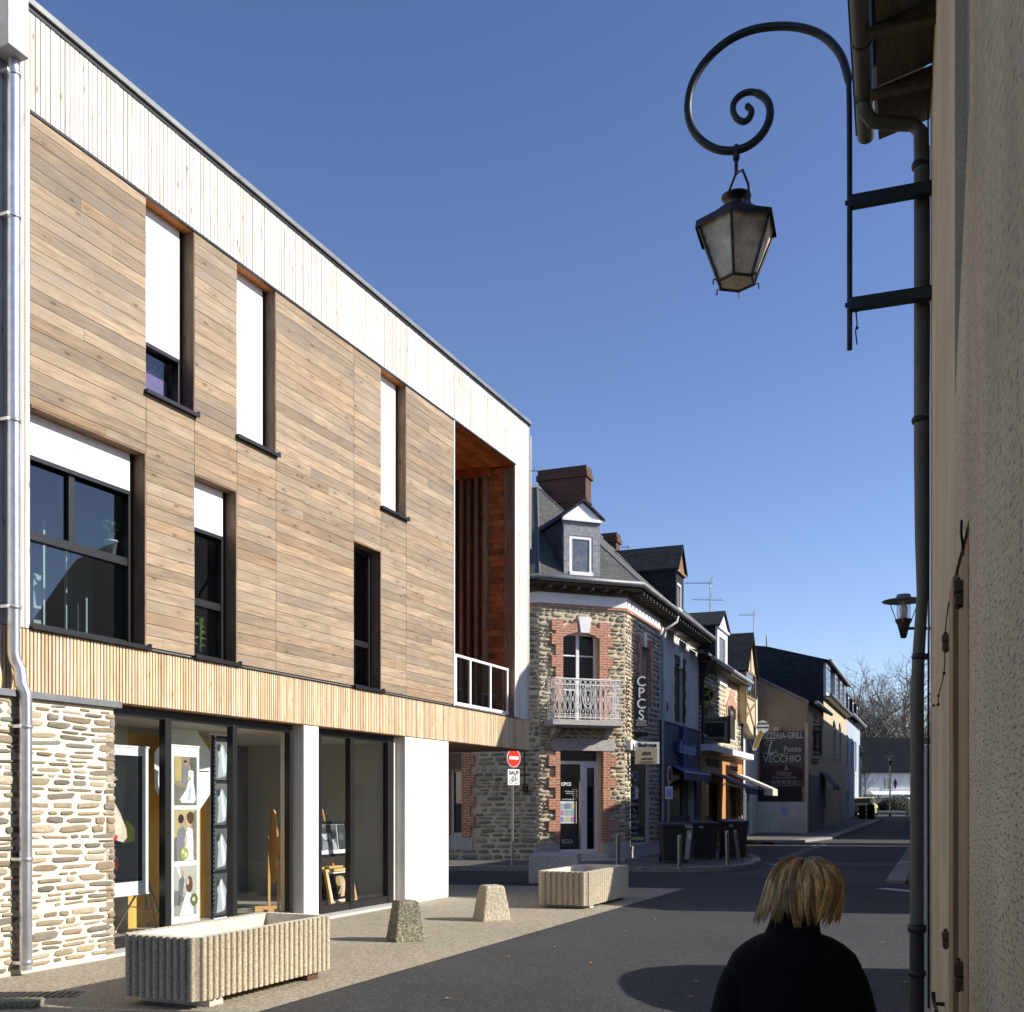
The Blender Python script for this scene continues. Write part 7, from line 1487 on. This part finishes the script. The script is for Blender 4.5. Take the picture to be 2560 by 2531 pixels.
# hair: an inner cap and layered locks, flicked out on the left and tucked in at the nape
g = MB(); rh_ = random.Random(9); HC = Vector((.052, .02, 1.425)); n1, n2 = 24, 10; capv = []
def wav(a): return .5 + .5 * math.sin(a * 3.0 + .6) * math.cos(a * 5.3 + 1.1)
for j in range(n2 + 1):
    th = math.pi * .66 * j / n2
    for i in range(n1):
        a = 2 * math.pi * i / n1; nar = 1 - .22 * max(0, th - 1.5); capv.append((math.sin(th) * math.cos(a) * .086 * nar, math.sin(th) * math.sin(a) * .098 * nar - .010, math.cos(th) * .086 - max(0, th - 1.5) * .05))
g.add([HC + Vector(v) for v in capv], [(j * n1 + i, j * n1 + (i + 1) % n1, (j + 1) * n1 + (i + 1) % n1, (j + 1) * n1 + i) for j in range(n2) for i in range(n1)], 0, (.30, .27, .24), True)
part = Vector((.3, .25, 0))
clump = [(rh_.uniform(-.10, .10), rh_.uniform(-.05, .09), rh_.choice([.5, .75, 1.0, 1.25, 1.5, 1.8]), rh_.uniform(-.25, .3)) for _ in range(64)]
for k in range(5200):
    a = rh_.uniform(0, 2 * math.pi)
    if .45 < a < 2.1 and rh_.random() < .85: continue         # leave the face open
    ci = int(a / (2 * math.pi) * 64) % 64; lay = rh_.randint(0, 3); cl = clump[(ci + lay * 17) % 64]
    t0 = .05 + lay * .34 + rh_.uniform(0, .25); t1 = min(t0 + rh_.uniform(.9, 1.2), 1.90 + cl[1] * 1.6 + rh_.gauss(0, .05)); pts = []
    left = max(0, -math.cos(a)); back = max(0, -math.sin(a)); tw = cl[0] * 1.6 + rh_.gauss(0, .03) + cl[3] * .5
    for i in range(7):
        f = i / 6; th = t0 + (t1 - t0) * f; aa = a + tw * f * f + .05 * math.sin(4 * f + ci); drop = max(0, th - 1.40)
        rad = 1.0 + .09 * math.sin(f * 3.14) + .04 * math.cos(2 * a) + .035 * math.sin(ci * 1.7 + lay) * f - .42 * drop * back * (1 - left) + left * (.75 * drop + .10 * f * f) - .15 * drop
        tt = min(th, 1.6); rr0 = .108
        pts.append(HC + Vector((math.sin(tt) * math.cos(aa) * rr0 * rad, math.sin(tt) * math.sin(aa) * (rr0 + .006) * rad - .010, math.cos(tt) * .094 * (1 + .03 * math.sin(ci * 2.3)) * (rad if th < 1 else 1) - drop * .165 + left * .035 * max(0, f - .8) + rh_.gauss(0, .0012))))
    ww = rh_.uniform(.0007, .0015); q_ = cl[2] * rh_.uniform(.8, 1.25); c_ = (q_ * 1.12, q_ * 1.0, q_ * .86)
    g.tube(pts, [ww, ww * 1.5, ww * 1.6, ww * 1.6, ww * 1.5, ww * 1.1, ww * .3], 3, 0, c_, cap=False, sm=True)
g.build('hair', M['hair'], pb, recalc=False)
